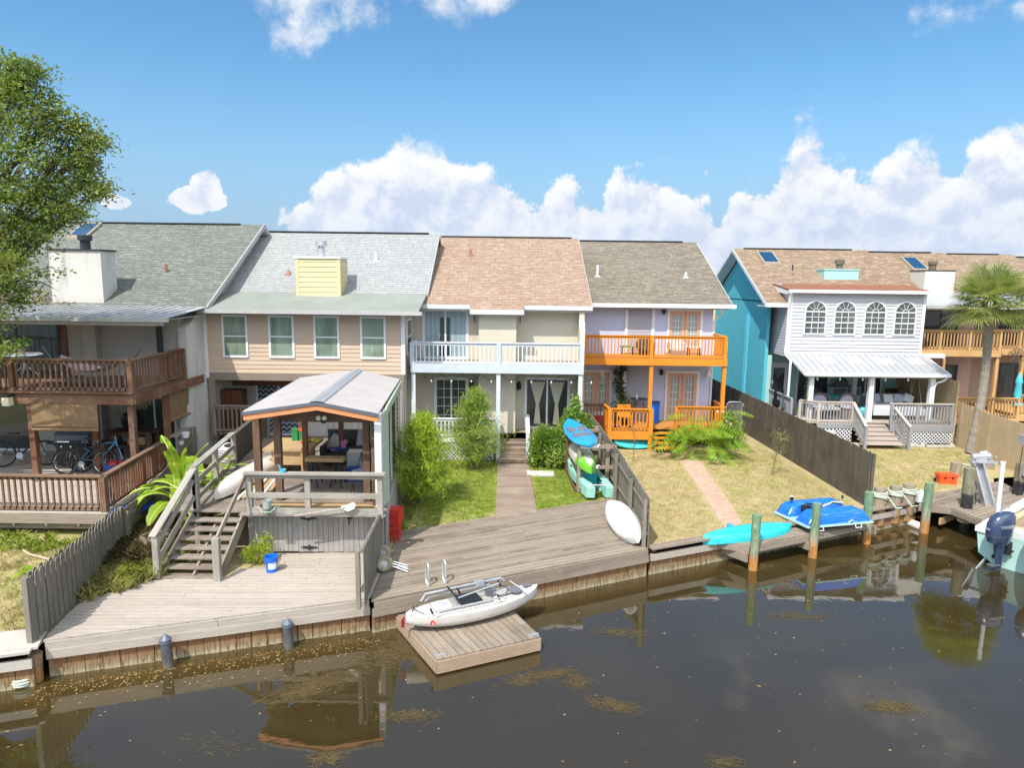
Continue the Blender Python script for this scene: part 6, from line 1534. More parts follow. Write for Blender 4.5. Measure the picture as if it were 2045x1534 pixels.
# cut the stern notch between twin pods by raising only the sides
m=MB(); m.loft(rg3[1:]); m.build('hull',M['mint_hull'],MS,local=True,smooth=False,fix=True)
loc_part(MS,'stern_pods',M['mint_hull'],lambda m:[m.extrude([(-Ls/2-.22,s*.46,.02),(-Ls/2+.35,s*.46,.0),(-Ls/2+.35,s*.46,.36),(-Ls/2-.22,s*.46,.34)],(0,-s*.28,0)) for s in (1,-1)],bevel=.03)
for s_ in (1,-1): loc_part(MS,'side_deck',M['mint_hull'],lambda m:[m.extrude([(-Ls/2+.3,s_*.47,.34),(0,s_*.47,.38),(.9,s_*.36,.42),(.9,s_*.22,.42),(0,s_*.30,.38),(-Ls/2+.3,s_*.24,.34)],(0,0,.03))],bevel=.01)
loc_part(MS,'foredeck',M['mint_hull'],lambda m:[m.extrude([(.8,.38,.42),(.8,-.38,.42),(1.5,-.1,.46),(1.5,.1,.46)],(0,0,.03))],bevel=.01)
loc_part(MS,'seat_box',M['teal_hull'],lambda m:[m.box(-.55,-.28,.1,-.1,.28,.42)],bevel=.02)
loc_part(MS,'seat_lid',M['mint_hull'],lambda m:[m.box(-.56,-.26,.42,-.1,.26,.45)],bevel=.01)
loc_part(MS,'motor_plate',M['black'],lambda m:[m.box(-Ls/2+.2,-.09,.12,-Ls/2+.5,.09,.15)])
loc_part(MS,'stern_bar',M['trim_white'],lambda m:[m.tube([(-Ls/2-.12,-.38,.4),(-Ls/2-.12,.38,.4)],.014,n=6),m.tube([(-Ls/2-.12,-.38,.3),(-Ls/2-.12,-.38,.4)],.014,n=6),m.tube([(-Ls/2-.12,.38,.3),(-Ls/2-.12,.38,.4)],.014,n=6)])
loc_part(MS,'handles',M['black'],lambda m:[m.tube([(-.9,.40,.4),(-.8,.42,.5),(-.7,.40,.4)],.018,n=6),m.tube([(.1,.42,.42),(.2,.44,.5),(.3,.42,.42)],.018,n=6)])
setm(MS,frame_m(V((2.80,20.75,.02)),V((2.15,24.1,.12)),(0.05,0,1)))
# white kayak leaning by the fence
a,b=P(1222,1022,z=.55),P(1257,1078,z=.35)
WKm=frame_m(V((2.80,19.0,.50)),V((3.05,16.95,.42)),(.62,.1,-.78))
o,_=kayak('kayak','plain white kayak propped upside down against the dark fence on the long deck',2.55,.76,.30,M['white_plastic'],WKm,rocker=.35)
# teal kayak and pedal boat on the low dock
a,b=V((5.25,17.5,.16)),V((7.85,18.45,.16))
TKm=frame_m(a,b,(0,0,-1)); o,_=kayak('kayak','turquoise kayak lying upside down on the low dock',2.95,.74,.28,M['teal_hull'],TKm,rocker=.3,sharp=1.0)
TK=o
PB=thing('pedal_boat','blue two hulled pedal boat lying upside down on the low dock','pedal boat',(0,0,0))
def pontoon(par,y0,sgn):
    rg=[]
    for i in range(17):
        t=i/16; x=-1.05+2.1*t; e=1-max(0,(abs(2*t-1)-.72)/.28)**2*.75; w=.30; h=.36*e
        sec=[(-w,0),(-w*.98,h*.55),(-w*.8,h*.9),(-w*.55,h),(-w*.42,h*.94),(-w*.25,h),(0,h),(w*.2,h*.94),(w*.35,h),(w*.6,h),(w*.82,h*.88),(w*.98,h*.5),(w,0)]
        rg.append([V((x,y0+a,b)) for a,b in sec])
    m=MB(); m.loft(rg); return m.build('pontoon',M['blue_hull'],par,local=True,smooth=True,fix=True)
pontoon(PB,.47,1); pontoon(PB,-.47,-1)
loc_part(PB,'rim',M['boat_mint'],lambda m:[m.box(-1.13,-.82,-.05,1.13,.82,.0)],bevel=.02)
loc_part(PB,'seat_frame',M['black'],lambda m:[m.cbox((-.3,0,.14),.6,.3,.25),m.tube([(-.7,-.1,.1),(-.5,.1,.4),(0,0,.35)],.03),m.tube([(-.2,.1,.2),(.3,-.08,.42),(.7,.05,.3)],.022),m.cbox((-.55,.05,.3),.2,.22,.12,rz=.5)])
loc_part(PB,'crank',M['white_plastic'],lambda m:[m.tube([(-.1,-.12,.35),(.35,-.02,.42),(.8,.1,.35)],.025),m.lathe([(.06,0),(.06,.05),(0,.06)],(-.75,.47,.5),n=12),m.tube([(.3,-.77,.02),(.35,-.84,.1),(.45,-.8,.05)],.015)])
loc_part(PB,'knob',M['black'],lambda m:[m.lathe([(.05,0),(.06,.08),(0,.1)],(-.82,.36,.46),n=10),m.lathe([(.03,0),(.03,.1),(0,.11)],(.9,.25,.42),n=8)])
loc_part(PB,'handles',M['trim_white'],lambda m:[m.tube([(x,-.8,-.03),(x,-.84,-.14),(x+.2,-.84,-.14),(x+.2,-.8,-.03)],.014,n=6) for x in (-.8,.5)])
setm(PB,Matrix.Translation((9.1,19.15,.06))@Matrix.Rotation(R(14),4,'Z')@Matrix.Rotation(R(-3),4,'X')@Matrix.Scale(.96,4))
p=P(1457,1061,z=-.08); o=MB(); o.lathe([(.08,0),(.085,.18),(.07,.2),(.0,.2)],p,n=14); 
c=thing('cup','small blue cup standing behind the turquoise kayak','cup',p); o.build('body',M['sup_blue'],c,smooth=True); k=MB(); k.tube([p+V((.08,-.02,.05)),p+V((.13,-.03,.1)),p+V((.08,-.02,.16))],.012,n=6); k.build('handle',M['sup_blue'],c)
# swim ladder hoops in the water
for px,py in ((1396,1108),(1414,1118)):
    p=P(px,py,z=WZ); m=MB(); m.tube([p+V((-.08,0,-.2)),p+V((-.06,.02,.12)),p+V((.06,.05,.24)),p+V((.14,.06,.1)),p+V((.15,.06,-.2))],.018,n=7)
    tag(m.build('swim_ladder_hoop',M['trim_white'],smooth=True),'white ladder hoop rising from the water '+('nearer the sea wall' if px<1400 else 'nearer the kayak dock'),'handle','ladder hoops')
# ---------------------------------------------------------------- small things on the decks
b=P(543,1141,z=0); o=thing('bucket','bright blue bucket with white lettering standing on the pale deck','bucket',b)
m=MB(); m.lathe([(.125,0),(.15,.34),(.155,.34),(.158,.375),(.148,.375),(.14,.33),(.118,.02),(0,.02)],b,n=28,cap=True); m.build('body',M['blue_plastic'],o,smooth=True)
m=MB(); m.lathe([(.157,.27),(.163,.27),(.163,.29),(.157,.29)],b,n=28,cap=False); m.build('rim_ring',M['blue_plastic'],o)
ang0=math.atan2(-b.x,b.y)*-1
mt=Matrix.Translation(b+V((0,0,.17)))@Matrix.Rotation(math.atan2(-b.x,b.y)*1.35,4,'Z')@Matrix.Rotation(R(90),4,'X')@Matrix.Translation((0,0,.14))
hexm=MB()
def bent(p,r=.14): a=p[0]/r; return V(( (r+p[2])*math.sin(a),p[1],(r+p[2])*math.cos(a)-r))
def hexplate(w,h,z):
    pts=[]
    for k in range(17):
        x=-w+2*w*k/16; hh=h*min(1,(w-abs(x))/(w*.22)+.28); pts.append((x,hh))
    for (xa,ha),(xb,hb) in zip(pts[:-1],pts[1:]): hexm.face([mt@bent((xa,-ha,z)),mt@bent((xb,-hb,z)),mt@bent((xb,hb,z)),mt@bent((xa,ha,z))])
hexplate(.098,.075,.0035); hexm.build('white_hexagon',M['white_plastic'],o)
hexm=MB()
for s in (1,-1):
    pts=[(-.075+.15*k/8) for k in range(9)]
    for xa,xb in zip(pts[:-1],pts[1:]): hexm.face([mt@bent((xa,s*.035 if s>0 else -.040,.0045)),mt@bent((xb,s*.035 if s>0 else -.040,.0045)),mt@bent((xb,.040 if s>0 else -.035,.0045)),mt@bent((xa,.040 if s>0 else -.035,.0045))])
hexm.build('blue_lines',M['blue_plastic'],o)
text_part(o,'NAPA',.082,plain('ink_blue',(.004,.035,.30),.5),mt@Matrix.Translation((0,-.002,.005)),bend=.14,ext=.0012,bold=.004)
# balloon wheel cart
o=thing('kayak_cart','folded kayak cart with two fat tan balloon wheels on the long deck','cart',(-2.6,14.9,0))
for px,py in ((767,1142),(764,1120)):
    p=P(px,py,z=.0); c=p+V((0,0,.2)); w=MB(); Rm=Matrix.Rotation(R(82),3,'X')@Matrix.Identity(3); Rm=Matrix.Rotation(R(12),3,'Z')@Matrix.Rotation(R(78),3,'X')
    w.lathe([(.09,-.09),(.15,-.10),(.19,-.06),(.205,0),(.19,.06),(.15,.10),(.09,.09)],c,n=24,m=Rm,cap=False); wh=w.build('wheel',M['rubber_tan'],o,smooth=True)
    h=MB(); h.lathe([(.0,.05),(.06,.06),(.095,.085),(.1,.07),(.05,.02),(.0,.02)],c,n=16,m=Rm); h.lathe([(.1,-.08),(.1,.08)],c,n=16,m=Rm); h.build('hub',M['galv'],wh,smooth=True)
q=P(775,1130,z=.15); m=MB()
for dy in (0,.12): m.tube([q+V((0,dy,0)),q+V((.2,dy-.02,-.03)),q+V((.48,dy-.1,-.1))],.014,n=6); m.tube([q+V((.1,dy,.05)),q+V((.46,dy-.05,-.02))],.012,n=6)
m.tube([P(766,1118,z=.2),P(766,1140,z=.2)],.015); m.build('frame',M['alu'],o,smooth=True)
# dock ladder
o=thing('dock_ladder','pale metal swim ladder with two tall hoops on the edge of the long deck','ladder',(-1.6,13.9,0))
for (px,py) in ((856,1172),(890,1166)):
    p=P(px,py,z=.0); nrm=V((-.43,.9,0))
    pts=[p+V((0,0,-1.0)),p,p+V((0,0,.42))]+[p+V((0,0,.42))+nrm*(.10-.10*math.cos(a))+V((0,0,.1*math.sin(a))) for a in np.linspace(.4,math.pi,7)]+[p+nrm*.2+V((0,0,.12)),p+nrm*.16+V((0,0,.05)),p+nrm*.02+V((0,0,-.02))]
    m=MB(); m.tube(pts,.024,n=10); m.build('hoop_rail',M['alu'],o,smooth=True)
pa,pb=P(856,1172,z=0),P(890,1166,z=0)
for z in (-.15,-.45,-.75): m=MB(); m.tube([pa+V((0,0,z)),pb+V((0,0,z))],.028 if z<-.2 else .028,n=8); m.build('rung',M['alu'],o,smooth=True)
# crab traps
def crate(name,label,c,s,rz,mat,cat='crab trap',group=None):
    o=thing(name,label,cat,c,group); m=MB(); X,Y,Z=s; Rz=Matrix.Rotation(rz,3,'Z'); c=V(c)
    for i in range(9):
        t=i/8
        for a,b_ in (((t*X-X/2,-Y/2,0),(t*X-X/2,-Y/2,Z)),((t*X-X/2,Y/2,0),(t*X-X/2,Y/2,Z)),((-X/2,t*Y-Y/2,0),(-X/2,t*Y-Y/2,Z)),((X/2,t*Y-Y/2,0),(X/2,t*Y-Y/2,Z)),((-X/2,-Y/2,t*Z),(X/2,-Y/2,t*Z)),((-X/2,-Y/2,t*Z),(-X/2,Y/2,t*Z)),((X/2,-Y/2,t*Z),(X/2,Y/2,t*Z)),((t*X-X/2,-Y/2,Z),(t*X-X/2,Y/2,Z)),((-X/2,t*Y-Y/2,Z),(X/2,t*Y-Y/2,Z)),((t*X-X/2,-Y/2,Z*.5),(t*X-X/2,Y/2,Z*.5))):
            m.tube([c+Rz@V(a),c+Rz@V(b_)],.007,n=4,cap=False)
    m.build('wire_mesh',mat,o)
    m=MB()
    for sx in (-1,1):
        for sy in (-1,1): m.tube([c+Rz@V((sx*X/2,sy*Y/2,0)),c+Rz@V((sx*X/2,sy*Y/2,Z))],.018,n=5)
    for z in (.3,.7): m.cbox(c+V((0,0,Z*z)),X*.8,Y*.8,.02,rz=rz)
    m.build('frame',mat,o); return o
p=P(783,1078,z=0)
crate('crab_trap','red wire crab trap standing behind the short fence, lower of the two',(p.x-.02,p.y+.1,0),(.42,.42,.42),.1,M['red'],group='red crab traps'); crate('crab_trap','red wire crab trap stacked on top of the other beside the feathery shrub',(p.x,p.y+.14,.44),(.42,.4,.36),-.05,M['red'],group='red crab traps')
# paddle leaning on skirting
o=thing('paddle','white bladed wooden paddle leaning on the grey skirting below the gazebo','paddle',(-4.2,15.6,1)); m=MB(); a,b=P(588,1031,y=15.62),P(690,1014,y=15.6)
m.tube([a,b],.018,n=8); m.build('shaft',M['deck_pale'],o); m=MB(); c=P(692,1013,y=15.6); e=P(711,1010,y=15.6); m.extrude([b+V((-.1,0,-.02)),b+V((.05,0,-.10)),e+V((-.06,0,-.09)),e,e+V((-.06,0,.08)),b+V((.05,0,.07)),b+V((-.1,0,.03))],(0,.02,0)); m.build('blade',M['white_plastic'],o)
# bait bucket and net on the rail
p=P(533,1012,y=15.58); o=thing('bait_bucket','grey bait bucket hanging on the lower gazebo rail','bucket',p); m=MB(); m.lathe([(.09,0),(.11,.2),(.10,.2),(.08,.02),(0,.02)],p+V((0,0,-.04)),n=16); m.build('body',M['motor_grey'] if 0 else plain('bait_grey',(.33,.37,.34),.6),o,smooth=True); m=MB(); m.tube([p+V((-.2,0,.0)),p+V((-.1,-.05,-.12)),p+V((.1,-.05,-.12)),p+V((.22,0,0))],.008,n=4); m.build('cord',M['rope'],o)
p=P(548,1015,y=15.6); m=MB(); rs=random.Random(4)
for k in range(60):
    a=p+V((rs.uniform(-.28,.12),rs.uniform(-.05,.03),rs.uniform(-.14,.05))); m.tube([a,a+V((rs.uniform(-.12,.12),0,rs.uniform(-.08,.18)))],.004,n=3,cap=False)
tag(m.build('cast_net',plain('green_net',(.22,.36,.30),.9)),'tangled pale green net draped on the gazebo rail beside the grey bucket','net')
p=P(565,948,y=15.66); o=thing('pail','small light blue toy pail hooked on the gazebo top rail','pail',p); m=MB(); m.lathe([(.06,-.0),(.075,.13),(.07,.13),(.055,.01),(0,.01)],p+V((0,0,.0)),n=14); m.build('body',M['light_blue'],o,smooth=True); m=MB(); m.tube([p+V((-.05,0,.12)),p+V((-.09,0,.22)),p+V((-.11,0,.24))],.012,n=6); m.build('handle',M['light_blue'],o)
# ---------------------------------------------------------------- gazebo contents
fz=1.12
o=thing('workbench','bulky pine workbench with tools on it inside the gazebo','workbench',(-6.2,19.5,fz)); m=MB(); m.box(-7.1,19.0,fz+.72,-5.75,20.4,fz+.8); m.build('top',M['pine'],o); m=MB(); m.box(-6.9,19.1,fz+.3,-6.05,19.16,fz+.7); m.box(-6.0,18.95,fz,-5.95,20.2,fz+.7); m.build('side_panels',M['pine'],o)
o=thing('sawhorse_bench','pine plank laid over two black sawhorses in the gazebo','bench',(-5,18,fz)); m=MB(); m.box(-5.6,18.0,fz+.70,-4.55,18.3,fz+.80); m.build('plank',M['pine'],o)
for x in (-5.4,-4.75):
    m=MB()
    for sx in (-.12,.12):
        for sy in (-.25,.25): m.tube([(x+sx*.3,18.15+sy*.3,fz+.7),(x+sx*1.3,18.15+sy,fz)],.022,n=6)
    m.tube([(x-.13,18.0,fz+.25),(x+.13,18.0,fz+.25)],.015); m.build('trestle',M['black'],o)
def sofa(name,label,loc,w,d_,mat,rz=0,arms=True,h=.8):
    o=T0(name,label,'sofa' if w>1 else 'chair',loc,rz); loc_part(o,'base',mat,lambda m:[m.box(-w/2,-d_/2,.05,w/2,d_/2,.36)],bevel=.02); loc_part(o,'backrest',mat,lambda m:[m.box(-w/2,d_/2-.1,.36,w/2,d_/2,h)],bevel=.02)
    if arms:
        for s in (-1,1): loc_part(o,'arm',mat,lambda m:[m.box(s*w/2-.06,-d_/2,.3,s*w/2+.06,d_/2,.58)],bevel=.02)
    return o
so=sofa('sofa','dark wicker sofa heaped with beige cushions and clothes in the gazebo',(-4.65,20.6,fz),2.2,.85,M['wicker'],h=.95)
for x,y,z,sx,sz,rx in ((-.75,.05,.55,.5,.5,.5),(.15,.25,.68,.62,.55,.1),(.95,.25,.68,.5,.55,.1)): loc_part(so,'cushion',M['cushion_tan'],lambda m:[m.cbox((x,y,z),sx,.14,sz,tilt=Matrix.Rotation(-.25,3,'X')@Matrix.Rotation(rx,3,'Y'))],bevel=.05)
def heap(name,label,cat,c,s,mat,n=9,seed=2):
    rs=random.Random(seed); m=MB()
    for k in range(n): m.cbox(V(c)+V((rs.uniform(-.5,.5)*s[0],rs.uniform(-.5,.5)*s[1],rs.uniform(0,1)*s[2]*.6)),s[0]*rs.uniform(.3,.6),s[1]*rs.uniform(.4,.7),s[2]*rs.uniform(.3,.5),rz=rs.uniform(-1,1),tilt=Matrix.Rotation(rs.uniform(-.3,.3),3,'X'))
    return tag(m.build(name,mat,bevel=.02),label,cat)
heap('folded_blanket','navy blanket lying on the cushions of the dark wicker sofa','blanket',(-5.3,20.1,fz+.5),(.7,.3,.12),M['cloth_blue'],4)
heap('clothes_pile','dark clothes heaped on the middle of the wicker sofa','clothes',(-4.2,20.1,fz+.5),(1.1,.4,.16),M['cloth_dark'],9,5)
p=V((-5.05,20.05,fz+.6)); m=MB(); m.lathe([(.07,0),(.08,.2),(0,.2)],p,n=12); tag(m.build('pink_cup',M['cloth_pink'],smooth=True),'pink cup standing among the cushions of the wicker sofa','cup')
for x,lab in ((-6.5,'green battery box on the left of the workbench'),(-6.28,'green battery box with an orange lid on the workbench')):
    o=thing('plastic_box',lab,'box',(x,20.1,fz+.8),'green boxes on the workbench'); m=MB(); m.box(x-.09,20.0,fz+.8,x+.09,20.2,fz+1.1); m.build('body',M['green_box'],o,bevel=.01); m=MB(); m.box(x-.1,19.99,fz+1.1,x+.1,20.21,fz+1.15); m.build('lid',M['red_orange'] if x>-6.4 else M['green_box'],o)
heap('toy_pieces','yellow and red plastic toy pieces on the right of the workbench','toy',(-5.95,19.9,fz+.82),(.4,.25,.08),M['yellow'],6,8); heap('red_tool','small red tool lying among the toy pieces on the workbench','tool',(-6.12,19.8,fz+.82),(.2,.15,.06),M['red'],3,9)
def foldchair(label,loc,rz):
    o=T0('folding_chair',label,'chair',loc,rz); loc_part(o,'seat',M['cushion_grey'],lambda m:[m.cbox((0,0,.45),.42,.4,.03)],bevel=.01)
    loc_part(o,'backrest',M['grip_grey'],lambda m:[m.cbox((0,.2,.75),.42,.03,.3)],bevel=.01)
    for s in (-1,1): loc_part(o,'leg_frame',M['dark_metal'],lambda m:[m.tube([(s*.2,-.22,0),(s*.2,.2,.9)],.013,n=6),m.tube([(s*.2,.22,0),(s*.2,-.18,.45)],.013,n=6)])
    return o
foldchair('grey folding chair tipped beside the gazebo right post',(-4.05,18.1,fz),-.5)
o=T0('side_table','small grey topped folding table near the gazebo front rail','table',(-3.95,17.3,fz)); loc_part(o,'top',M['cushion_grey'],lambda m:[m.cbox((0,0,.5),.5,.36,.03)],bevel=.015)
for sx in (-.2,.2): loc_part(o,'leg',M['dark_metal'],lambda m:[m.tube([(sx,-.14,0),(sx,-.14,.5)],.012),m.tube([(sx,.14,0),(sx,.14,.5)],.012)])
o=tag(MB().box(-4.6,18.5,fz,-4.25,18.8,fz+.38).build('storage_bin',M['cloth_blue'],bevel=.02),'dark blue bin on the gazebo floor between sawhorse and chair','bin')
m=MB(); m.box(-4.8,19.4,fz,-3.95,19.8,fz+.62); o=m.build('wire_crate',M['galv']); tag(o,'grey wire crate under the front of the wicker sofa','crate'); 
lum=thing('lumber_pile','new pine boards stacked along the front edge of the gazebo deck','lumber',(-4.6,15.95,1.14))
for k,(y,z) in enumerate(((15.92,1.2),(16.05,1.2),(15.98,1.26),(16.12,1.26))): m=MB(); m.box(-6.1,y,z-.03,-3.15-.1*k,y+.1,z+.02); m.build('board',M['pine'],lum)
lu2=thing('lumber_pile','assorted boards lying on the landing beside the upturned kayak','lumber',(-6.4,17.6,1.14))
for k in range(6): m=MB(); a=V((-6.95+.13*k,16.7+.1*k,1.17+.02*(k%3))); m.beam(a,a+V((-.1-.05*k,2.6,.0)),.09,.04); m.build('board',M['pine'] if k%2 else M['cream_plastic'],lu2)
# AC unit, cabinet, wall ornament
def acunit(label,x,y,z,s=.8):
    o=thing('air_conditioner',label,'air conditioner',(x,y,z)); m=MB(); m.box(x-s/2,y-s/2,z,x+s/2,y+s/2,z+.08); m.box(x-s/2,y-s/2,z+.72,x+s/2,y+s/2,z+.8)
    for k in range(8): m.box(x-s/2,y-s/2,z+.13+k*.075,x+s/2,y+s/2,z+.165+k*.075)
    m.build('louvre_case',M['trim_white'],o); m=MB(); m.box(x-s/2+.03,y-s/2+.03,z+.08,x+s/2-.03,y+s/2-.03,z+.72); m.build('coil',M['dark_metal'],o); m=MB(); m.lathe([(.3,z+.8),(.3,z+.83),(0,z+.84)],(x,y,0),n=16); m.build('fan_guard',M['dark_metal'],o); return o
acunit('white louvred air conditioner beside the banana plant',-9.0,21.6,.55)
acunit('grey air conditioner behind the dark fence at the turquoise wall',11.35,33.4,.0)
o=tag(MB().box(11.1,31.9,.2,11.75,32.3,.75).build('utility_box',M['trim_white'],bevel=.02),'small white utility box against the turquoise wall','box')
o=thing('cabinet','dark reddish wooden cabinet standing by the chevron curtained door','cabinet',(-10.5,25.6,1.1)); m=MB(); m.box(-10.95,25.3,.55,-10.15,25.8,2.55); m.build('case',M['cabinet'],o,bevel=.01)
for s in (0,1): m=MB(); m.box(-10.92+.39*s,25.27,.62,-10.55+.39*s,25.3,2.5); m.build('door',M['cabinet'],o)
p=P(429,810,y=25.5); m=MB()
for r_ in (.12,.24): m.tube([p+V((0.02,.15*0,0))+V((0,r_*.6*math.cos(a),r_*math.sin(a))) for a in np.linspace(0,6.283,20)],.012,n=4)
for a in np.linspace(0,6.283,9)[:-1]: m.tube([p,p+V((0,.15*math.cos(a),.24*math.sin(a)))],.008,n=4)
tag(m.build('wall_medallion',M['black']),'round dark metal ornament on the white porch wall','ornament')
# ---------------------------------------------------------------- left porch
def blind(label,x0,x1,z0,z1,y,yl=None,side=False):
    o=thing('roller_blind',label,'blind',(x0,y,z0)); m=MB()
    if not side: m.face([(x0,y,z0),(x1,y,z0),(x1,y,z1),(x0,y,z1)],[(0,0),(x1-x0,0),(x1-x0,z1-z0),(0,z1-z0)]); m.face([(x0,y+.012,z0),(x0,y+.012,z1),(x1,y+.012,z1),(x1,y+.012,z0)])
    else: m.face([(x0,y,z0),(x0,yl,z0),(x0,yl,z1),(x0,y,z1)],[(0,0),(yl-y,0),(yl-y,z1-z0),(0,z1-z0)]); m.face([(x0-.012,y,z0),(x0-.012,y,z1),(x0-.012,yl,z1),(x0-.012,yl,z0)])
    m.build('slats',M['bamboo'],o); m=MB()
    if not side: m.beam((x0,y-.03,z0+.16),(x1,y-.03,z0+.16),.03,.035); m.tube([(x0,y-.02,z0+.03),(x1,y-.02,z0+.03)],.035)
    else: m.tube([(x0,y,z0),(x0,yl,z0)],.05)
    m.build('bottom_roll',M['bamboo'],o); return o
blind('tan bamboo blind half lowered across the front of the left porch',-14.16,-12.2,2.2,3.0,19.74)
blind('darker bamboo blind rolled half down at the right end of the left porch',-11.22,0,2.05,3.0,22.0,23.35,side=True)
p=P(15,800,y=19.6); o=thing('lantern','square cream lantern hanging at the corner of the left porch beam','lantern',p); m=MB(); m.cbox(p+V((0,0,-.02)),.2,.2,.26); m.build('glass',M['lamp_glass'],o,bevel=.01); m=MB(); m.cbox(p+V((0,0,.14)),.24,.24,.06); m.build('cap',M['black'],o)
# hammock
o=thing('hammock','striped hammock on a metal stand on the upper red balcony','hammock',(-13,21.3,3.34)); m=MB(); n=16; rgs=[]
xa,xb=-14.15,-12.05
for i in range(n+1):
    t=i/n; x=xa+(xb-xa)*t; z=4.18-.42*(1-(2*t-1)**2); w=.06+.42*(1-(2*t-1)**2)**.5; ring=[]
    for k in range(7): a=-1+k/3; ring.append((V((x,21.2+w*a,z+.10*a*a)),(t*2.1,k/6)))
    rgs.append(ring)
for i in range(n):
    for k in range(6): q=[rgs[i][k],rgs[i+1][k],rgs[i+1][k+1],rgs[i][k+1]]; m.face([a for a,_ in q],[u for _,u in q])
m.build('cloth',M['hammock'],o,smooth=True)
m=MB(); m.tube([(-14.65,21.2,4.55),(-14.25,21.2,3.9),(-13.9,21.2,3.42),(-12.3,21.2,3.42),(-12.0,21.2,3.9),(-11.6,21.2,4.5)],.028,n=8); m.tube([(-14.0,20.8,3.37),(-14.0,21.6,3.37)],.025); m.tube([(-12.2,20.8,3.37),(-12.2,21.6,3.37)],.025); m.build('stand',M['motor_grey'],o,smooth=True)
# patio table with plant
o=thing('patio_table','round pale metal patio table on the upper red balcony','table',(-14.6,20.8,3.34)); c=V((-15.05,20.9,0)); m=MB(); m.lathe([(.5,4.30),(.52,4.32),(.5,4.34),(0,4.34)],c,n=24); m.build('top',M['trim_white'],o,smooth=True)
for k in range(4):
    a=k*math.pi/2+.4; m=MB(); m.tube([c+V((.06*math.cos(a),.06*math.sin(a),4.3)),c+V((.07*math.cos(a),.07*math.sin(a),3.95)),c+V((.32*math.cos(a),.32*math.sin(a),3.7)),c+V((.42*math.cos(a),.42*math.sin(a),3.36))],.018,n=6); m.build('leg',M['trim_white'],o)
# bicycles
def bicycle(label,loc,rz,col,tilt=0,hang=False,group=None):
    o=thing('bicycle',label,'bicycle',(0,0,0),group); r_=.33
    for x in (-.52,.52):
        c=V((x,0,r_)); w=MB(); w.tube([c+V((r_*math.cos(a),0,r_*math.sin(a))) for a in np.linspace(0,2*math.pi,29)],.022,n=6,cap=False); wh=w.build('wheel',M['tyre'],o,local=True,smooth=True)
        s=MB(); s.tube([c+V(((r_-.03)*math.cos(a),0,(r_-.03)*math.sin(a))) for a in np.linspace(0,2*math.pi,29)],.009,n=4,cap=False)
        for k in range(14): a=k*math.pi/7; s.tube([c,c+V((r_*.92*math.cos(a),0,r_*.92*math.sin(a)))],.0025,n=3,cap=False)
        s.build('rim',M['chrome'],wh,local=True)
    bb=V((-.08,0,.28)); st=V((-.22,0,.78)); hd=V((.36,0,.78)); rw=V((-.52,0,.33)); fw=V((.52,0,.33))
    m=MB(); 
    for a,b_,r2 in ((bb,st,.018),(bb,hd,.024),(st+V((.02,0,-.08)),hd,.018),(rw,bb,.012),(rw,st+V((.03,0,-.1)),.011),(hd+V((-.02,0,.1)),hd+V((.03,0,-.12)),.022),(hd+V((.03,0,-.1)),fw,.015)): m.tube([a,b_],r2,n=8)
    m.build('frame',col,o,local=True,smooth=True)
    m=MB(); m.cbox(st+V((-.03,0,.1)),.26,.13,.05); m.tube([st,st+V((-.02,0,.1))],.012); m.build('saddle',M['black'],o,local=True,bevel=.015)
    m=MB(); h=hd+V((-.02,0,.14)); m.tube([hd,h],.014); m.tube([h+V((.05,-.3,0)),h+V((.04,-.05,.03)),h+V((.04,.05,.03)),h+V((.05,.3,0))],.013,n=6); m.build('handlebar',M['chrome'],o,local=True)
    m=MB(); m.lathe([(.09,-.01),(.09,.01)],bb+V((0,-.05,0)),n=16,m=Matrix.Rotation(R(90),3,'X')); m.tube([bb+V((0,-.06,0)),bb+V((.1,-.09,-.12))],.01); m.tube([bb+V((0,.06,0)),bb+V((-.1,.09,.12))],.01); m.build('crankset',M['chrome'],o,local=True)
    setm(o,Matrix.Translation(loc)@Matrix.Rotation(rz,4,'Z')@Matrix.Rotation(tilt,4,'X')); 
    if hang: setm(o,Matrix.Translation(loc)@Matrix.Rotation(rz,4,'Z')@Matrix.Rotation(R(180),4,'X'))
    return o
G6='bicycles kept on the left porch'
bicycle('light blue bicycle leaning in the middle of the left porch',(-12.95,20.95,.62),.1,M['bike_blue'],-.12,group=G6).scale=(1.2,1.2,1.2)
bicycle('black bicycle standing in front of the light blue one on the left porch',(-13.25,20.6,.62),.05,M['black'],-.1,group=G6).scale=(1.15,1.15,1.15)
bicycle('dark bicycle leaning on the grill at the far left of the porch',(-15.8,21.5,.62),.2,M['black'],-.12,group=G6).scale=(1.2,1.2,1.2)
bicycle('bicycle hung upside down under the left balcony',(-14.4,21.2,3.1),.05,M['black'],0,hang=True,group=G6)
# grill, smoker, tub, rods, bench
o=T0('gas_grill','black gas grill between the porch posts on the left porch','grill',(-14.15,21.7,.62)); loc_part(o,'cabinet',M['black'],lambda m:[m.box(-.5,-.3,.05,.5,.3,.75)],bevel=.02); loc_part(o,'hood',M['motor_grey'],lambda m:[m.extrude([(-.55,-.3,.78),(-.55,-.28,1.05),(-.55,-.1,1.2),(-.55,.15,1.2),(-.55,.3,.78)],(1.1,0,0))]); loc_part(o,'handle',M['chrome'],lambda m:[m.tube([(-.4,-.36,.85),(.4,-.36,.85)],.015)]); 
for x in (-.3,0,.3): loc_part(o,'knob',M['chrome'],lambda m:[m.lathe([(.03,0),(.03,.03),(0,.03)],(x,-.31,.68),n=10,m=Matrix.Rotation(R(90),3,'X'))])
for s in (-1,1): loc_part(o,'side_shelf',M['black'],lambda m:[m.box(s*.52-(.3 if s<0 else 0),-.28,.74,s*.52+(.3 if s>0 else 0),.28,.78)])
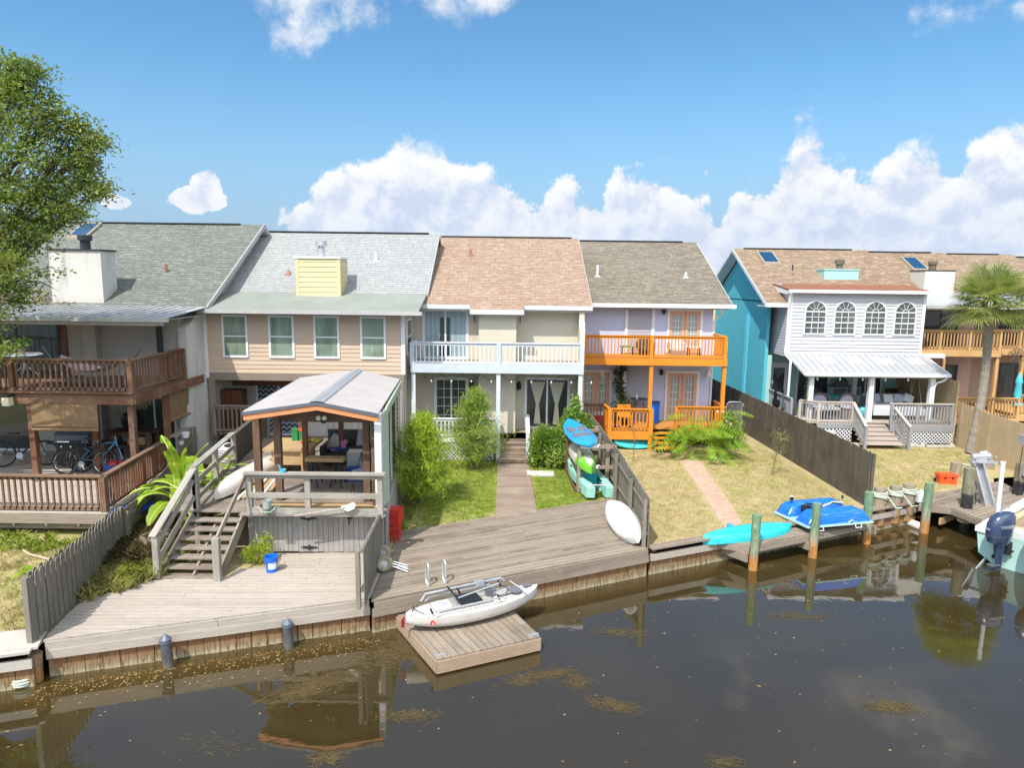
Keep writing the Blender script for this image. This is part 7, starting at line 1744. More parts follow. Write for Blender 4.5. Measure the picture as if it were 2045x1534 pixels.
o=T0('charcoal_grill','round black kettle grill on a timber table on the left porch','grill',(-12.85,22.7,.62)); loc_part(o,'kettle',M['black'],lambda m:[m.lathe([(.12,1.0),(.3,1.1),(.36,1.3),(.34,1.32),(.3,1.5),(.12,1.62),(0,1.64)],n=20)],smooth=True); loc_part(o,'table',M['post_brown'],lambda m:[m.box(-.75,-.35,.88,.75,.35,.95),m.box(-.7,-.3,.4,.7,.3,.46)])
for sx in (-.65,.65): loc_part(o,'leg',M['post_brown'],lambda m:[m.cbox((sx,-.28,.44),.1,.1,.88),m.cbox((sx,.28,.44),.1,.1,.88)])
loc_part(o,'wood_crate',M['pine'],lambda m:[m.box(-.1,-.25,.5,.5,.2,.75)])
c=P(232,942,z=.62); o=thing('tub','dark blue plastic tub with red things in it near the left porch sliding door','tub',c); m=MB(); m.lathe([(.3,0),(.36,.3),(.34,.3),(.28,.05),(0,.05)],c,n=20); m.build('body',M['cloth_blue'],o,smooth=True); m=MB(); m.lathe([(.25,.2),(.2,.34),(0,.36)],c,n=10); m.build('contents',M['red'],o)
c=P(262,905,z=.62); 
for k,(dx,lab) in enumerate(((0,'thin dark fishing rod leaning on the left porch wall, left one'),(.35,'thin dark fishing rod leaning on the left porch wall, right one'))):
    o=thing('fishing_rod',lab,'fishing rod',(c.x+dx,c.y,.62)); m=MB(); m.tube([(c.x+dx,c.y,.62),(c.x+dx-.45,23.4,2.2)],[.014,.006],n=6); m.build('rod',M['black'],o); m=MB(); m.cbox((c.x+dx-.03,c.y,.95),.06,.08,.1); m.build('reel',M['motor_grey'],o)
# flower pots by the fence
for k,(px,py,r_) in enumerate(((362,888,.10),(371,874,.14))):
    p=P(px,py,y=22.0); o=thing('flower_pot',('small white' if k==0 else 'larger white')+' pot on the fence ledge beside the sliding door','plant pot',p); m=MB(); m.lathe([(r_*.7,0),(r_,r_*1.2),(r_*.9,r_*1.2),(0,r_*1.1)],p,n=14); m.build('body',M['trim_white'],o,smooth=True)
m=MB(); m.beam((-10.95,21.6,1.62),(-11.1,22.8,1.64),.25,.04); m.build('ledge',M['deck_grey']); tag(bpy.data.objects['ledge'],'short board ledge on the grey fence holding two white pots','shelf')
# tarp and rubbish on the strip between deck and fence
heap('blue_tarp','crumpled blue tarp tucked between the left deck edge and the board fence','tarp',(-10.15,17.6,.5),(.5,1.0,.12),M['tarp_blue'],10,3)
heap('scrap_boards','broken grey boards and brushwood heaped left of the stairs','wood pile',(-8.9,16.6,-.02),(1.0,1.0,.35),M['stair'],16,6)
p=P(285,1105,z=0); m=MB(); m.lathe([(.55,-.05),(.5,.1),(.42,.32),(.3,.4),(0,.38)],(p.x+.2,p.y+.2,0),n=14); o=m.build('tree_stump',M['bark'],smooth=True); tag(o,'wide rotten tree stump in the weeds left of the stairs','stump')
# hose and pipe bottom left
m=MB(); m.tube([P(-5,1062,z=0),P(25,1085,z=.0),P(60,1108,z=.0),P(100,1118,z=0)],.03,n=6); tag(m.build('garden_hose',M['rope_tan'],smooth=True),'pale hose curving over the grass below the left deck','hose')
p=P(62,1262,z=0); m=MB(); m.tube([(p.x,p.y,-.1),(p.x-.02,p.y+.02,.5)],.03,n=10); o=m.build('water_pipe',M['trim_white'],smooth=True); tag(o,'white standpipe beside the first picket at the bottom left','pipe')
# ---------------------------------------------------------------- orange house contents
def at4(px,py,z=.74): return P(px,py,z=z)
p=P(1194,843,z=.74); o=T0('cooler','red cooler with a white lid on the orange deck','cooler',(p.x,28.9,.74)); loc_part(o,'body',M['red'],lambda m:[m.box(-.26,-.2,0,.26,.2,.36)],bevel=.03); loc_part(o,'lid',M['trim_white'],lambda m:[m.box(-.28,-.22,.36,.28,.22,.46)],bevel=.03); 
o=T0('storage_bin','blue upright bin against the lavender wall','bin',(P(1307,830,y=29.2).x,29.2,.74)); loc_part(o,'body',M['blue_plastic'],lambda m:[m.box(-.17,-.17,0,.17,.17,.85)],bevel=.02); loc_part(o,'lid',M['cloth_blue'],lambda m:[m.box(-.19,-.19,.85,.19,.19,.9)],bevel=.02)
o=T0('bistro_table','tall dark bistro table with a bottle on it against the lapped panel','table',(P(1277,800,y=29.0).x,29.0,.74)); loc_part(o,'top',M['dark_metal'],lambda m:[m.lathe([(.38,1.02),(.38,1.05),(0,1.05)],n=20)])
for k in range(4): a=k*1.571+.6; loc_part(o,'leg',M['dark_metal'],lambda m:[m.tube([(.24*math.cos(a),.24*math.sin(a),1.02),(.3*math.cos(a),.3*math.sin(a),0)],.014)])
loc_part(o,'ring',M['dark_metal'],lambda m:[m.tube([(.27*math.cos(a),.27*math.sin(a),.5) for a in np.linspace(0,6.283,17)],.01,n=5)])
x=P(1272,780,y=29.0).x; m=MB(); m.lathe([(.04,0),(.04,.13),(.015,.18),(.015,.22),(0,.22)],(x,28.95,1.79),n=10); tag(m.build('bottle',M['white_plastic'],smooth=True),'white bottle standing on the tall dark bistro table','bottle')
o=T0('plastic_chair','bright orange plastic chair behind the orange railing','chair',(P(1248,830,y=28.3).x,28.4,.74)); loc_part(o,'seat',M['orange'],lambda m:[m.box(-.26,-.24,.38,.26,.24,.44)],bevel=.03); loc_part(o,'backrest',M['orange'],lambda m:[m.box(-.28,.2,.44,.28,.26,.86)],bevel=.04)
for sx in (-.22,.22): loc_part(o,'leg',M['orange'],lambda m:[m.cbox((sx,-.2,.19),.05,.05,.38),m.cbox((sx,.2,.19),.05,.05,.38)])
heap('blue_basket','blue basket on the orange deck floor behind the front railing','basket',(P(1227,845,y=27.8).x,27.8,.76),(.32,.2,.2),M['cloth_blue'],4,2); heap('doormat','dark crumpled mat lying in the middle of the orange deck','mat',(P(1256,850,y=27.8).x,27.9,.75),(.6,.3,.05),M['cloth_dark'],4,7); heap('navy_bag','navy bag beside the orange chair on the deck','bag',(P(1260,838,y=28.6).x,28.7,.76),(.4,.2,.22),M['cloth_blue'],4,12)
x=P(1202,760,y=28.6).x; o=thing('wind_chime','white wind chime hanging under the orange balcony','wind chime',(x,28.6,3.0)); m=MB(); m.tube([(x,28.6,3.38),(x,28.6,3.1)],.004,n=4)
for k in range(5): a=k*1.26; m.tube([(x+.05*math.cos(a),28.6+.05*math.sin(a),3.08),(x+.05*math.cos(a),28.6+.05*math.sin(a),2.72+.04*k)],.012,n=6)
m.build('tubes',M['alu'],o); m=MB(); m.tube([(x,28.6,3.1),(x,28.6,2.45)],.003,n=4); m.cbox((x,28.6,2.4),.1,.02,.12); m.build('sail',M['green_box'],o)
# balcony chairs
G7='low seats on the orange balcony'
for px,lab,mt_ in ((1252,'green topped low table on the orange balcony',M['green_box']),(1290,'dark wicker armchair on the orange balcony beside the centre post',M['wicker']),(1352,'white armchair in front of the upper peach doors',M['cushion_white']),(1385,'white stool before the right upper peach door',M['cushion_white'])):
    x=P(px,705,y=28.6).x
    if 'chair' in lab: o=sofa('armchair',lab,(x,28.7,3.68),.6,.55,mt_,h=.75); o['category']='chair'; o['group']=G7
    else: o=T0('low_table' if 'table' in lab else 'stool',lab,'table' if 'table' in lab else 'stool',(x,28.6,3.68),group=G7); loc_part(o,'top',mt_,lambda m:[m.cbox((0,0,.4),.55,.4,.05)],bevel=.01); [loc_part(o,'leg',M['wicker'],lambda m:[m.cbox((sx,0,.2),.05,.3,.38)]) for sx in (-.22,.22)]
o,_=kayak('kayak','teal kayak stored in the shade under the orange deck',1.9,.6,.26,M['teal_hull'],frame_m(V((4.35,27.6,.1)),V((5.9,27.75,.08)),(0,-.6,.5)))
# urn
p=P(1452,885,z=-.04); o=thing('urn','pale concrete garden urn on a round foot beside the rose bush','urn',p); m=MB(); m.lathe([(.16,0),(.16,.06),(.07,.1),(.06,.16),(.12,.24),(.17,.38),(.2,.42),(.18,.43),(0,.4)],p,n=20); m.build('bowl',M['urn'],o,smooth=True)
# ---------------------------------------------------------------- lawn right and boat lift
p=P(1889,962,z=0); o=T0('cooler','bright orange plastic box lying on the lawn behind the boat lift','cooler',(p.x,p.y,-.04),-.1); loc_part(o,'body',M['red_orange'],lambda m:[m.box(-.28,-.17,0,.28,.17,.24)],bevel=.02); loc_part(o,'lid',M['red_orange'],lambda m:[m.box(-.3,-.19,.24,.3,.19,.33)],bevel=.02); loc_part(o,'wheels',M['black'],lambda m:[m.lathe([(.07,-.02),(.07,.02)],(-.3,.1,.07),n=12,m=Matrix.Rotation(R(90),3,'X'))]); loc_part(o,'latches',M['black'],lambda m:[m.box(x-.02,-.2,.18,x+.02,-.17,.26) for x in (-.12,.12)])
p=P(1836,1002,z=.05); o=thing('jug','white plastic jug at the left corner of the boat lift dock','jug',p); m=MB(); m.cbox(p+V((0,0,.16)),.2,.2,.32); m.build('body',M['white_plastic'],o,bevel=.03); m=MB(); m.cbox(p+V((.03,0,.36)),.06,.06,.06); m.build('cap',M['trim_blue'],o)
LF=thing('boat_lift','grey metal boat lift arm with a winch head leaning over the water','boat lift',(14.6,20.6,0))
hd_=P(1952,925,y=20.7); ft=P(1990,1045,y=20.3)
m=MB(); m.beam(hd_+V((-.13,0,0)),ft+V((-.12,0,-.3)),.05,.22,up=(0,-1,0)); m.beam(hd_+V((.13,0,0)),ft+V((.16,0,-.3)),.05,.22,up=(0,-1,0)); m.beam(hd_+V((0,.08,0)),ft+V((.02,.08,-.3)),.22,.02,up=(0,-1,0)); m.build('arm',M['galv'],LF)
m=MB(); m.cbox(hd_+V((.1,-.02,.06)),.7,.2,.08); m.cbox(hd_+V((.05,0,.17)),.34,.2,.16); m.tube([hd_+V((-.2,0,.2)),hd_+V((.35,0,.24))],.10,n=14); m.cbox(hd_+V((.45,-.02,.02)),.3,.08,.08); m.tube([hd_+V((.05,0,.3)),hd_+V((.25,0,.34))],.07,n=12); m.build('winch_head',M['alu'],LF,bevel=.01)
m=MB(); c=P(1944,985,y=20.6); m.cbox(c+V((0,.1,0)),.1,.14,.6); m.build('bracket',M['galv'],LF)
m=MB(); m.tube([hd_+V((-.1,-.15,.05)),hd_+V((-.22,-.18,-.3)),c+V((0,-.1,.2)),c+V((.02,-.1,-.5))],.012,n=5); m.build('cable',M['black'],LF)
m=MB(); c=ft; m.cbox(c+V((.05,-.1,-.05)),.2,.08,.25); m.build('cradle_plate',M['motor_grey'],LF)
a,b=P(1975,1108,z=-.55),P(1930,1160,z=-.95); m=MB(); m.beam(a,b,.04,.08); m.build('lower_brace',M['galv'],LF)
f=P(1925,1040,z=-.35); m=MB(); 
for j in range(3): m.tube([(f.x+.185*math.cos(a),f.y+.185*math.sin(a),-.35+.03*j+.02*math.sin(a)) for a in np.linspace(0,6.3,20)],.016,n=6)
tag(m.build('rope',M['rope_tan'],smooth=True),'tan rope looped round the foot of the black banded piling','rope')
p=P(1984,1100,z=-.4); t=P(2003,926,y=p.y); m=MB(); m.tube([p,t],.055,n=12); o=thing('guide_pole','tall white guide pole of the boat lift','pole',p); m.build('tube',M['white_plastic'],o,smooth=True); m=MB(); m.lathe([(.062,-.02),(.062,.05),(0,.055)],t,n=12); m.build('cap',M['trim_white'],o)
# second lift column at the right edge
o=thing('power_post','dark post with a grey power box and coiled cable at the right edge','post',(17,22,0)); b=P(2030,1000,z=-.2); m=MB(); m.tube([b+V((0,0,-.6)),b+V((0,0,.9)),b+V((.02,0,1.25))],.15,n=12); m.build('shaft',M['pile_black'],o,smooth=True)
m=MB(); m.cbox(b+V((.1,-.18,1.1)),.32,.12,.4); m.build('power_box',M['galv'],o,bevel=.01); m=MB(); m.cbox(b+V((.1,0,2.05)),.4,.3,.3); m.tube([b+V((.1,0,1.2)),b+V((.14,0,2.0))],.05); m.build('winch_head',M['alu'],o,bevel=.02)
m=MB(); m.tube([b+V((-.02+.22*math.cos(a)*.6,-.2,.35+.28*math.sin(a))) for a in np.linspace(0,12.5,40)],.014,n=5); m.tube([b+V((-.15,-.18,1.9)),b+V((-.2,-.2,1.0)),b+V((-.1,-.2,.5))],.012,n=5); m.build('cable',M['black'],o)
# chiminea
p=P(1922,888,z=-.03); o=thing('chiminea','clay chiminea with a round dark mouth against the tan fence','chiminea',(p.x,p.y,0)); c=V((p.x,p.y,0)); m=MB(); m.lathe([(.05,.12),(.22,.2),(.30,.34),(.30,.44),(.24,.58),(.12,.68),(.10,.98),(.15,1.0),(.15,1.04),(.08,1.04),(.08,.9)],c,n=24,cap=False); m.build('body',M['terracotta'],o,smooth=True)
m=MB(); m.lathe([(.17,.0),(.17,.03),(0,.035)],c+V((-.03,-.285,.42)),n=20,m=Matrix.Rotation(R(84),3,'X')); m.build('mouth',M['lattice_d'],o)
m=MB(); m.tube([c+V((-.03+.18*math.cos(a),-.30,.42+.17*math.sin(a))) for a in np.linspace(0,6.283,22)],.02,n=6); m.build('mouth_rim',M['terracotta'],o)
for k in range(3): a=k*2.09+.5; m=MB(); m.tube([c+V((.15*math.cos(a),.15*math.sin(a),.2)),c+V((.22*math.cos(a),.22*math.sin(a),-.04))],.015); m.build('leg',M['dark_metal'],o)
# floats in the water
p=P(1824,1052,z=WZ); q=P(1785,1022,z=-.7)
o=thing('float_log','cream cylindrical float lying in the water left of the lone green piling','float',p); a,b=P(1806,1040,z=WZ+.08),P(1842,1054,z=WZ+.08); d_=(b-a).normalized(); m=MB(); m.tube([a-d_*.06,a,a.lerp(b,.1),a.lerp(b,.9),b,b+d_*.05],[.03,.1,.13,.13,.1,.03],n=14); m.build('body',M['cream_plastic'],o,smooth=True)
p=P(1785,1030,z=-.6); m=MB(); m.lathe([(0,-.1),(.07,-.07),(.1,0),(.07,.07),(0,.1)],p,n=14,cap=False); m.tube([p+V((0,0,.08)),p+V((-.02,0,.7))],.01,n=4); tag(m.build('mooring_ball',M['cream_plastic'],smooth=True),'small round white float hanging below the roped stumps','float')
# ---------------------------------------------------------------- motor boat
h=R(36); hv=V((math.cos(h),math.sin(h),0)); rv=V((hv.y,-hv.x,0)); tl=P(1952,1065,z=.02)   # port top corner of the transom
BM=Matrix((hv,-rv,V((0,0,1)))).transposed().to_4x4(); org_=tl+rv*1.05; org_.z=WZ+.12; BM.translation=org_
BO=thing('motor_boat','white motor boat with mint sides and navy outboards at the right edge','motor boat',(0,0,0))
rg=[]
for i in range(12):
    t=i/11; x=6.2*t; w=1.08*(1-max(0,(t-.45)/.55)**2.2*.92); hb=.78+.35*t*t; zk=-.25+.5*max(0,t-.6)**2*3
    rg.append([V((x,w,hb)),V((x,w*.98,hb-.1)),V((x,w*.9,.12+.2*t)),V((x,w*.45,-.05+zk*.5)),V((x,0,zk)),V((x,-w*.45,-.05+zk*.5)),V((x,-w*.9,.12+.2*t)),V((x,-w*.98,hb-.1)),V((x,-w,hb))])
m=MB(); m.loft(rg,closed=False,cap=True); m.build('hull',M['boat_mint'],BO,local=True,smooth=False)
loc_part(BO,'gunwale',M['boat_white'],lambda m:[[m.extrude([(x0,s*w0,z0),(x1,s*w1,z1),(x1,s*(w1-.28),z1+.03),(x0,s*(w0-.28),z0+.03)],(0,0,.09)) for (x0,w0,z0),(x1,w1,z1) in zip([(r[0].x,r[0].y+.03,r[0].z-.04) for r in rg[:-1]],[(r[0].x,r[0].y+.03,r[0].z-.04) for r in rg[1:]])] for s in (1,-1)])
loc_part(BO,'transom_top',M['boat_white'],lambda m:[m.box(-.04,.55,.72,.55,1.1,.86),m.box(-.04,-1.1,.72,.55,-.55,.86),m.box(.3,-.6,.45,.62,.6,.86),m.box(.1,.62,.86,.5,1.0,.98)],bevel=.05)
loc_part(BO,'deck_floor',M['boat_tan'],lambda m:[m.box(.5,-.9,.3,4,.9,.34),m.box(.6,-.55,.34,1.15,.55,.75),m.box(1.2,.6,.5,4,.78,.86),m.box(1.2,-.78,.5,4,-.6,.86)],bevel=.03)
loc_part(BO,'grab_rail',M['galv'],lambda m:[m.tube([(.3,.7,.9),(.35,.7,1.25),(.9,.75,1.32),(1.5,.8,1.1)],.018,n=6)],smooth=True)
loc_part(BO,'trim_tab_bracket',M['dark_metal'],lambda m:[m.beam((-.03,.62,.1),(-.1,.5,.38),.05,.05)])
def motor(y):
    def sec(z,x0,x1,w): 
        n=14; cx=(x0+x1)/2; a=(x1-x0)/2; return [V((cx+a*abs(math.cos(t))**.7*(1 if math.cos(t)>0 else -1),y+w*abs(math.sin(t))**.8*(1 if math.sin(t)>0 else -1),z)) for t in np.linspace(0,6.283,n+1)[:-1]]
    o=loc_part(BO,'outboard_motor',M['motor_navy'],lambda m:[m.loft([sec(.55,-.62,-.10,.17),sec(.64,-.76,-.06,.22),sec(.95,-.86,.02,.245),sec(1.25,-.84,.08,.245),sec(1.48,-.72,.08,.22),sec(1.6,-.52,.02,.15),sec(1.63,-.40,-.10,.05)])],smooth=True)
    loc_part(o,'cowl_band',M['motor_grey'],lambda m:[m.loft([sec(.86,-.845,.005,.243),sec(.89,-.85,.01,.248)])])
    loc_part(o,'midsection',M['motor_navy'],lambda m:[m.loft([sec(-.15,-.40,-.18,.05),sec(.2,-.50,-.16,.08),sec(.56,-.54,-.14,.14)])],smooth=True)
    loc_part(o,'cavitation_plate',M['motor_grey'],lambda m:[m.extrude([(-.68,y-.12,-.16),(-.2,y-.09,-.16),(-.2,y+.09,-.16),(-.68,y+.12,-.16)],(0,0,.02))])
    loc_part(o,'lower_unit',M['motor_grey'],lambda m:[m.tube([(-.14,y,-.42),(-.2,y,-.42),(-.5,y,-.42),(-.62,y,-.42)],[.02,.06,.06,.03],n=10),m.extrude([(-.22,y-.02,-.4),(-.45,y-.02,-.4),(-.42,y-.02,-.14),(-.2,y-.02,-.14)],(0,.04,0))],smooth=False)
    loc_part(o,'mount_bracket',M['dark_metal'],lambda m:[m.box(-.16,y-.14,.2,.0,y+.14,.62),m.tube([(-.05,y-.22,.35),(-.05,y+.22,.35)],.04)])
    return o
m1=motor(.33); m2=motor(-.55)
def steer(o,y,a): o.matrix_basis=Matrix.Translation((-.1,y,0))@Matrix.Rotation(a,4,'Z')@Matrix.Translation((0,0,.25))@Matrix.Scale(.82,4)@Matrix.Translation((.1,-y,-.1))
steer(m1,.33,R(-24)); steer(m2,-.55,R(-24))
# lettering on both sides of each cowling
for mo,y in ((m1,.33),(m2,-.55)):
    ORG[mo.name]=V((0,0,0))
    mt=Matrix.Translation((-.36,y+.25,1.2))@Matrix.Rotation(R(180),4,'Z')@Matrix.Rotation(R(90),4,'X'); text_part(mo,'YAMAHA',.15,M['alu'],mt,ext=.004,bold=.003)
    mt=Matrix.Translation((-.36,y-.25,1.2))@Matrix.Rotation(R(90),4,'X'); text_part(mo,'YAMAHA',.15,M['alu'],mt,ext=.004,bold=.003)
    mt=Matrix.Translation((-.868,y,1.1))@Matrix.Rotation(R(-90),4,'Z')@Matrix.Rotation(R(86),4,'X'); text_part(mo,'200',.09,M['alu'],mt,ext=.006,bold=.003)
setm(BO,BM@Matrix.Rotation(R(-1.5),4,'Y'))
# ---------------------------------------------------------------- sunroom porch contents
def egg(label,x,y,rz):
    o=T0('egg_chair',label,'chair',(x,y,.9),rz,'round backed porch chairs'); Rm=Matrix.Rotation(R(100),3,'X')
    loc_part(o,'shell',M['wicker_grey'],lambda m:[m.lathe([(.0,.0),(.25,.03),(.42,.16),(.46,.34),(.43,.34),(.38,.18),(.22,.07),(0,.05)],(0,.2,.75),n=20,m=Rm)],smooth=True)
    loc_part(o,'cushion',M['cushion_grey'],lambda m:[m.lathe([(0,.05),(.3,.07),(.37,.15),(.3,.22),(.0,.18)],(0,.2,.75),n=12,m=Rm),m.lathe([(0,0),(.3,.02),(.34,.08),(.28,.14),(0,.15)],(0,-.1,.42),n=12)],smooth=True)
    loc_part(o,'base',M['wicker_grey'],lambda m:[m.box(-.35,-.35,0,.35,.25,.38)],bevel=.03); return o
x=P(1690,830,y=29.8).x; egg('round backed chair with lilac cushion at the head of the porch steps',x,29.9,.1)
x=P(1636,820,y=29.8).x; egg('round backed chair with lilac cushion behind the left porch railing',x,29.9,-.1)
heap('beige_blanket','beige blanket thrown over the seat behind the left porch railing','blanket',(P(1648,822,y=29.5).x,29.4,1.3),(.8,.35,.28),M['cushion_tan'],8,4)
o=T0('dresser','mint green sideboard against the back wall of the sunroom porch','sideboard',(P(1685,770,y=32.9).x,32.8,.9)); loc_part(o,'case',M['stucco_mint'],lambda m:[m.box(-.7,-.22,.1,.7,.22,.95)]); loc_part(o,'top',M['wicker_grey'],lambda m:[m.box(-.74,-.25,.95,.74,.25,1.0),m.box(-.5,-.1,1.0,.1,.1,1.25)])
for x_ in (-.35,.35): loc_part(o,'drawer',M['wicker_grey'],lambda m:[m.box(x_-.3,-.24,.6,x_+.3,-.22,.9)])
o=T0('porch_table','green wooden table with stools in the middle of the sunroom porch','table',(P(1668,800,y=31.2).x,31.3,.9)); loc_part(o,'top',M['teal_cloth'],lambda m:[m.box(-.5,-.3,.7,.5,.3,.75)])
for sx in (-.42,.42): loc_part(o,'leg',M['teal_cloth'],lambda m:[m.cbox((sx,-.24,.35),.06,.06,.7),m.cbox((sx,.24,.35),.06,.06,.7)])
p=P(1680,763,y=33.1); m=MB()
for k in range(60): a=k/60*6.283; q=p+V((.2*math.cos(a),-.05,.2*math.sin(a))); m.lathe([(0,-.05),(.05,0),(0,.05)],q+V((rnd.uniform(-.03,.03),rnd.uniform(-.02,.02),rnd.uniform(-.03,.03))),n=5,cap=False)
tag(m.build('wreath',M['leaf_dark']),'dark round wreath on the mint wall of the sunroom porch','wreath')
o=thing('swing_bed','white daybed with pillows hanging on ropes from the sunroom porch roof','swing bed',(17,30.3,1.2)); x0,x1=P(1738,800,y=29.8).x,P(1840,800,y=29.8).x
m=MB(); m.box(x0,29.5,1.22,x1,30.6,1.34); m.box(x0,29.45,1.1,x1,29.5,1.42); m.build('frame',M['trim_blue'],o); m=MB(); m.box(x0+.05,29.55,1.34,x1-.05,30.55,1.52); m.build('mattress',M['cushion_white'],o,bevel=.06)
m=MB(); m.box(x0,30.55,1.3,x1,30.6,1.9); m.box(x0-.04,29.5,1.3,x0,30.6,1.8); m.build('back_frame',M['deckrail_grey'],o)
for k,xx in enumerate((x0+.5,x0+1.1,x1-.7,x1-.25)): m=MB(); m.cbox((xx,30.4,1.7),.42,.14,.36,tilt=Matrix.Rotation(-.3,3,'X')@Matrix.Rotation(.2*(k-1),3,'Y')); m.build('pillow',M['cushion_white'] if k%2 else M['cushion_grey'],o,bevel=.06)
for xx in (x0+.1,x1-.1):
    for yy in (29.55,30.55): m=MB(); m.tube([(xx,yy,1.4),(xx+(.1 if xx<16 else -.1),30.0,3.2)],.014,n=5); m.build('rope',M['rope_tan'],o)
p=P(1730,828,y=29.9); m=MB(); m.lathe([(.14,0),(.24,.1),(.27,.3),(.2,.45),(.15,.5),(.12,.5),(0,.45)],(P(1722,825,y=29.9).x,29.9,.9),n=20); tag(m.build('vase',M['turq_pot'],smooth=True),'round turquoise pot standing left of the middle porch post','pot')
for k,(px,y,lab,mt_) in enumerate(((1790,32.2,'brown leather armchair at the back right of the sunroom porch',M['cabinet']),(1815,31.8,'covered grey grill at the back right of the sunroom porch',M['wicker_grey']),(1560,31.2,'dark patio chair on the left side porch behind the long fence',M['black']),(1577,30.4,'dark patio chair next to the white downspout on the side porch',M['motor_grey']))):
    o=sofa('armchair' if k!=1 else 'covered_grill',lab,(P(px,800,y=y).x,y,.9),.75 if k<2 else .5,.7 if k<2 else .45,mt_,h=.95,rz=.2*k); o['category']='chair' if k!=1 else 'grill'
# bulbs along the porch beam, floodlight
for k in range(6): x=13.2+k*.98; m=MB(); m.lathe([(.02,.12),(.02,.05),(.045,0),(.03,-.06),(0,-.07)],(x,29.25,2.72),n=8); tag(m.build('hanging_bulb',M['bulb'],smooth=True),('leftmost','second from the left','third from the left','third from the right','second from the right','rightmost')[k]+' of the clear bulbs along the sunroom porch beam','bulb','bulbs along the porch beam')
p=P(1658,875,y=28.55); m=MB(); o=thing('paint_bucket','white and blue bucket hung on the left stair rail of the sunroom porch','bucket',p); m.lathe([(.14,-.1),(.17,.3),(.16,.3),(.13,-.08),(0,-.08)],p,n=16); m.build('body',M['white_plastic'],o,smooth=True); m=MB(); m.lathe([(.158,.02),(.165,.16)],p,n=16,cap=False); m.build('label_band',M['light_blue'],o)
m=MB(); rs=random.Random(9)
for k in range(46):
    x=13.0+rs.random()*1.9 if k<16 else 16.3+rs.random()*2.6; m.cbox((x,28.35+rs.random()*.25,.03),.28*rs.uniform(.6,1.2),.2,.12,rz=rs.uniform(-.4,.4))
o=m.build('stone_edging',M['stone'],bevel=.03); tag(o,'row of pale flat stones along the foot of the sunroom porch lattice','edging')
# far right: closed umbrella, blue umbrella, round wall ornament
p=P(2038,790,z=.9); c=P(2038,740,y=30.6); o=thing('patio_umbrella','closed light blue patio umbrella on the cedar deck at the right edge','umbrella',(c.x,30.6,.9)); m=MB(); m.tube([(c.x,30.6,.85),(c.x,30.6,2.9)],.025); m.build('pole',M['trim_white'],o); m=MB(); m.lathe([(.22,1.45),(.13,1.6),(.12,1.75),(.17,1.9),(.12,2.4),(.16,2.5),(.04,2.9),(0,2.95)],(c.x,30.6,0),n=12,cap=False); m.build('canopy',M['teal_cloth'],o,smooth=True)
p=P(1322*0+2030,712,y=32.9); m=MB()
for r_ in (.1,.25,.4): m.tube([p+V((r_*math.cos(a),0,r_*math.sin(a))) for a in np.linspace(0,6.283,24)],.014,n=4)
for a in np.linspace(0,6.283,11)[:-1]: m.tube([p,p+V((.4*math.cos(a),0,.4*math.sin(a)))],.01,n=4)
tag(m.build('wall_ornament',M['dark_metal']),'large round metal ornament on the wall beside the closed blue umbrella','ornament')
# ================================================================ PLANTS
def grow(m,p,d,L,r,depth,rs,tips,bend=.35,n=3,spread=.6,shrink=.68,upb=.12):
    pts=[p]; q=p.copy(); dd=d.normalized(); seg_=4
    for i in range(seg_):
        dd=(dd+V((rs.uniform(-1,1),rs.uniform(-1,1),rs.uniform(-.6,1)*1))*bend*.35+V((0,0,upb))).normalized(); q=q+dd*L/seg_; pts.append(q.copy())
        if depth<=1: tips.append(q.copy())
    m.tube(pts,[r*(1-.32*i/seg_) for i in range(seg_+1)],n=7 if r>.05 else 4,cap=False)
    if depth==0: tips.append(q); return
    for k in range(n):
        a=rs.uniform(0,6.283); s=V((math.cos(a),math.sin(a),rs.uniform(-.3,.5))); nd=(dd*(1-spread)+s*spread).normalized()
        grow(m,pts[-1] if k<n-1 else pts[2],nd,L*shrink*rs.uniform(.8,1.15),r*.62,depth-1,rs,tips,bend,n,spread,shrink,upb)
# ---- oak on the left: boughs reach over the grey green roof
OK_=thing('tree','large leafy tree at the left edge, its boughs hanging over the grey green roof','tree',(-18.6,18.3,0))
rs=random.Random(11); m=MB(); base=V((-18.6,18.3,-.1)); m.tube([base,base+V((.1,0,1.5)),base+V((.1,.1,3.4)),base+V((.4,.2,5.0))],[.42,.33,.29,.26],n=12)
clusters=[]   # (px,py,depth,radius)
for px,py,y,r in ((20,150,18.5,1.0),(75,175,18.6,1.0),(40,230,18.3,1.3),(110,235,18.7,.85),(140,300,18.9,1.1),(60,320,18.2,1.4),(175,285,19.0,.85),(205,270,19.0,.5),(178,240,19.1,.35),(190,345,18.9,.75),(150,375,18.8,.9),(100,400,18.5,1.1),(30,410,18.0,1.5),(165,410,18.7,.42),(80,440,18.4,.6),(20,500,17.8,1.3),(60,545,17.9,.9),(10,580,17.6,.95),(130,425,18.8,.3),(-60,200,18.4,1.8),(-80,350,18.2,2.0),(-60,480,18,1.8),(-150,280,18.4,2.0),(-30,620,17.6,.8),(2,680,17.4,.35),(215,370,19,.3),(-160,420,18.5,2),(45,105+30,18.5,.5),(70,130,18.5,.35)):
    c=P(px-18,py+12,y=y); clusters.append((c,r*.80))
hub=base+V((.4,.2,5.0))
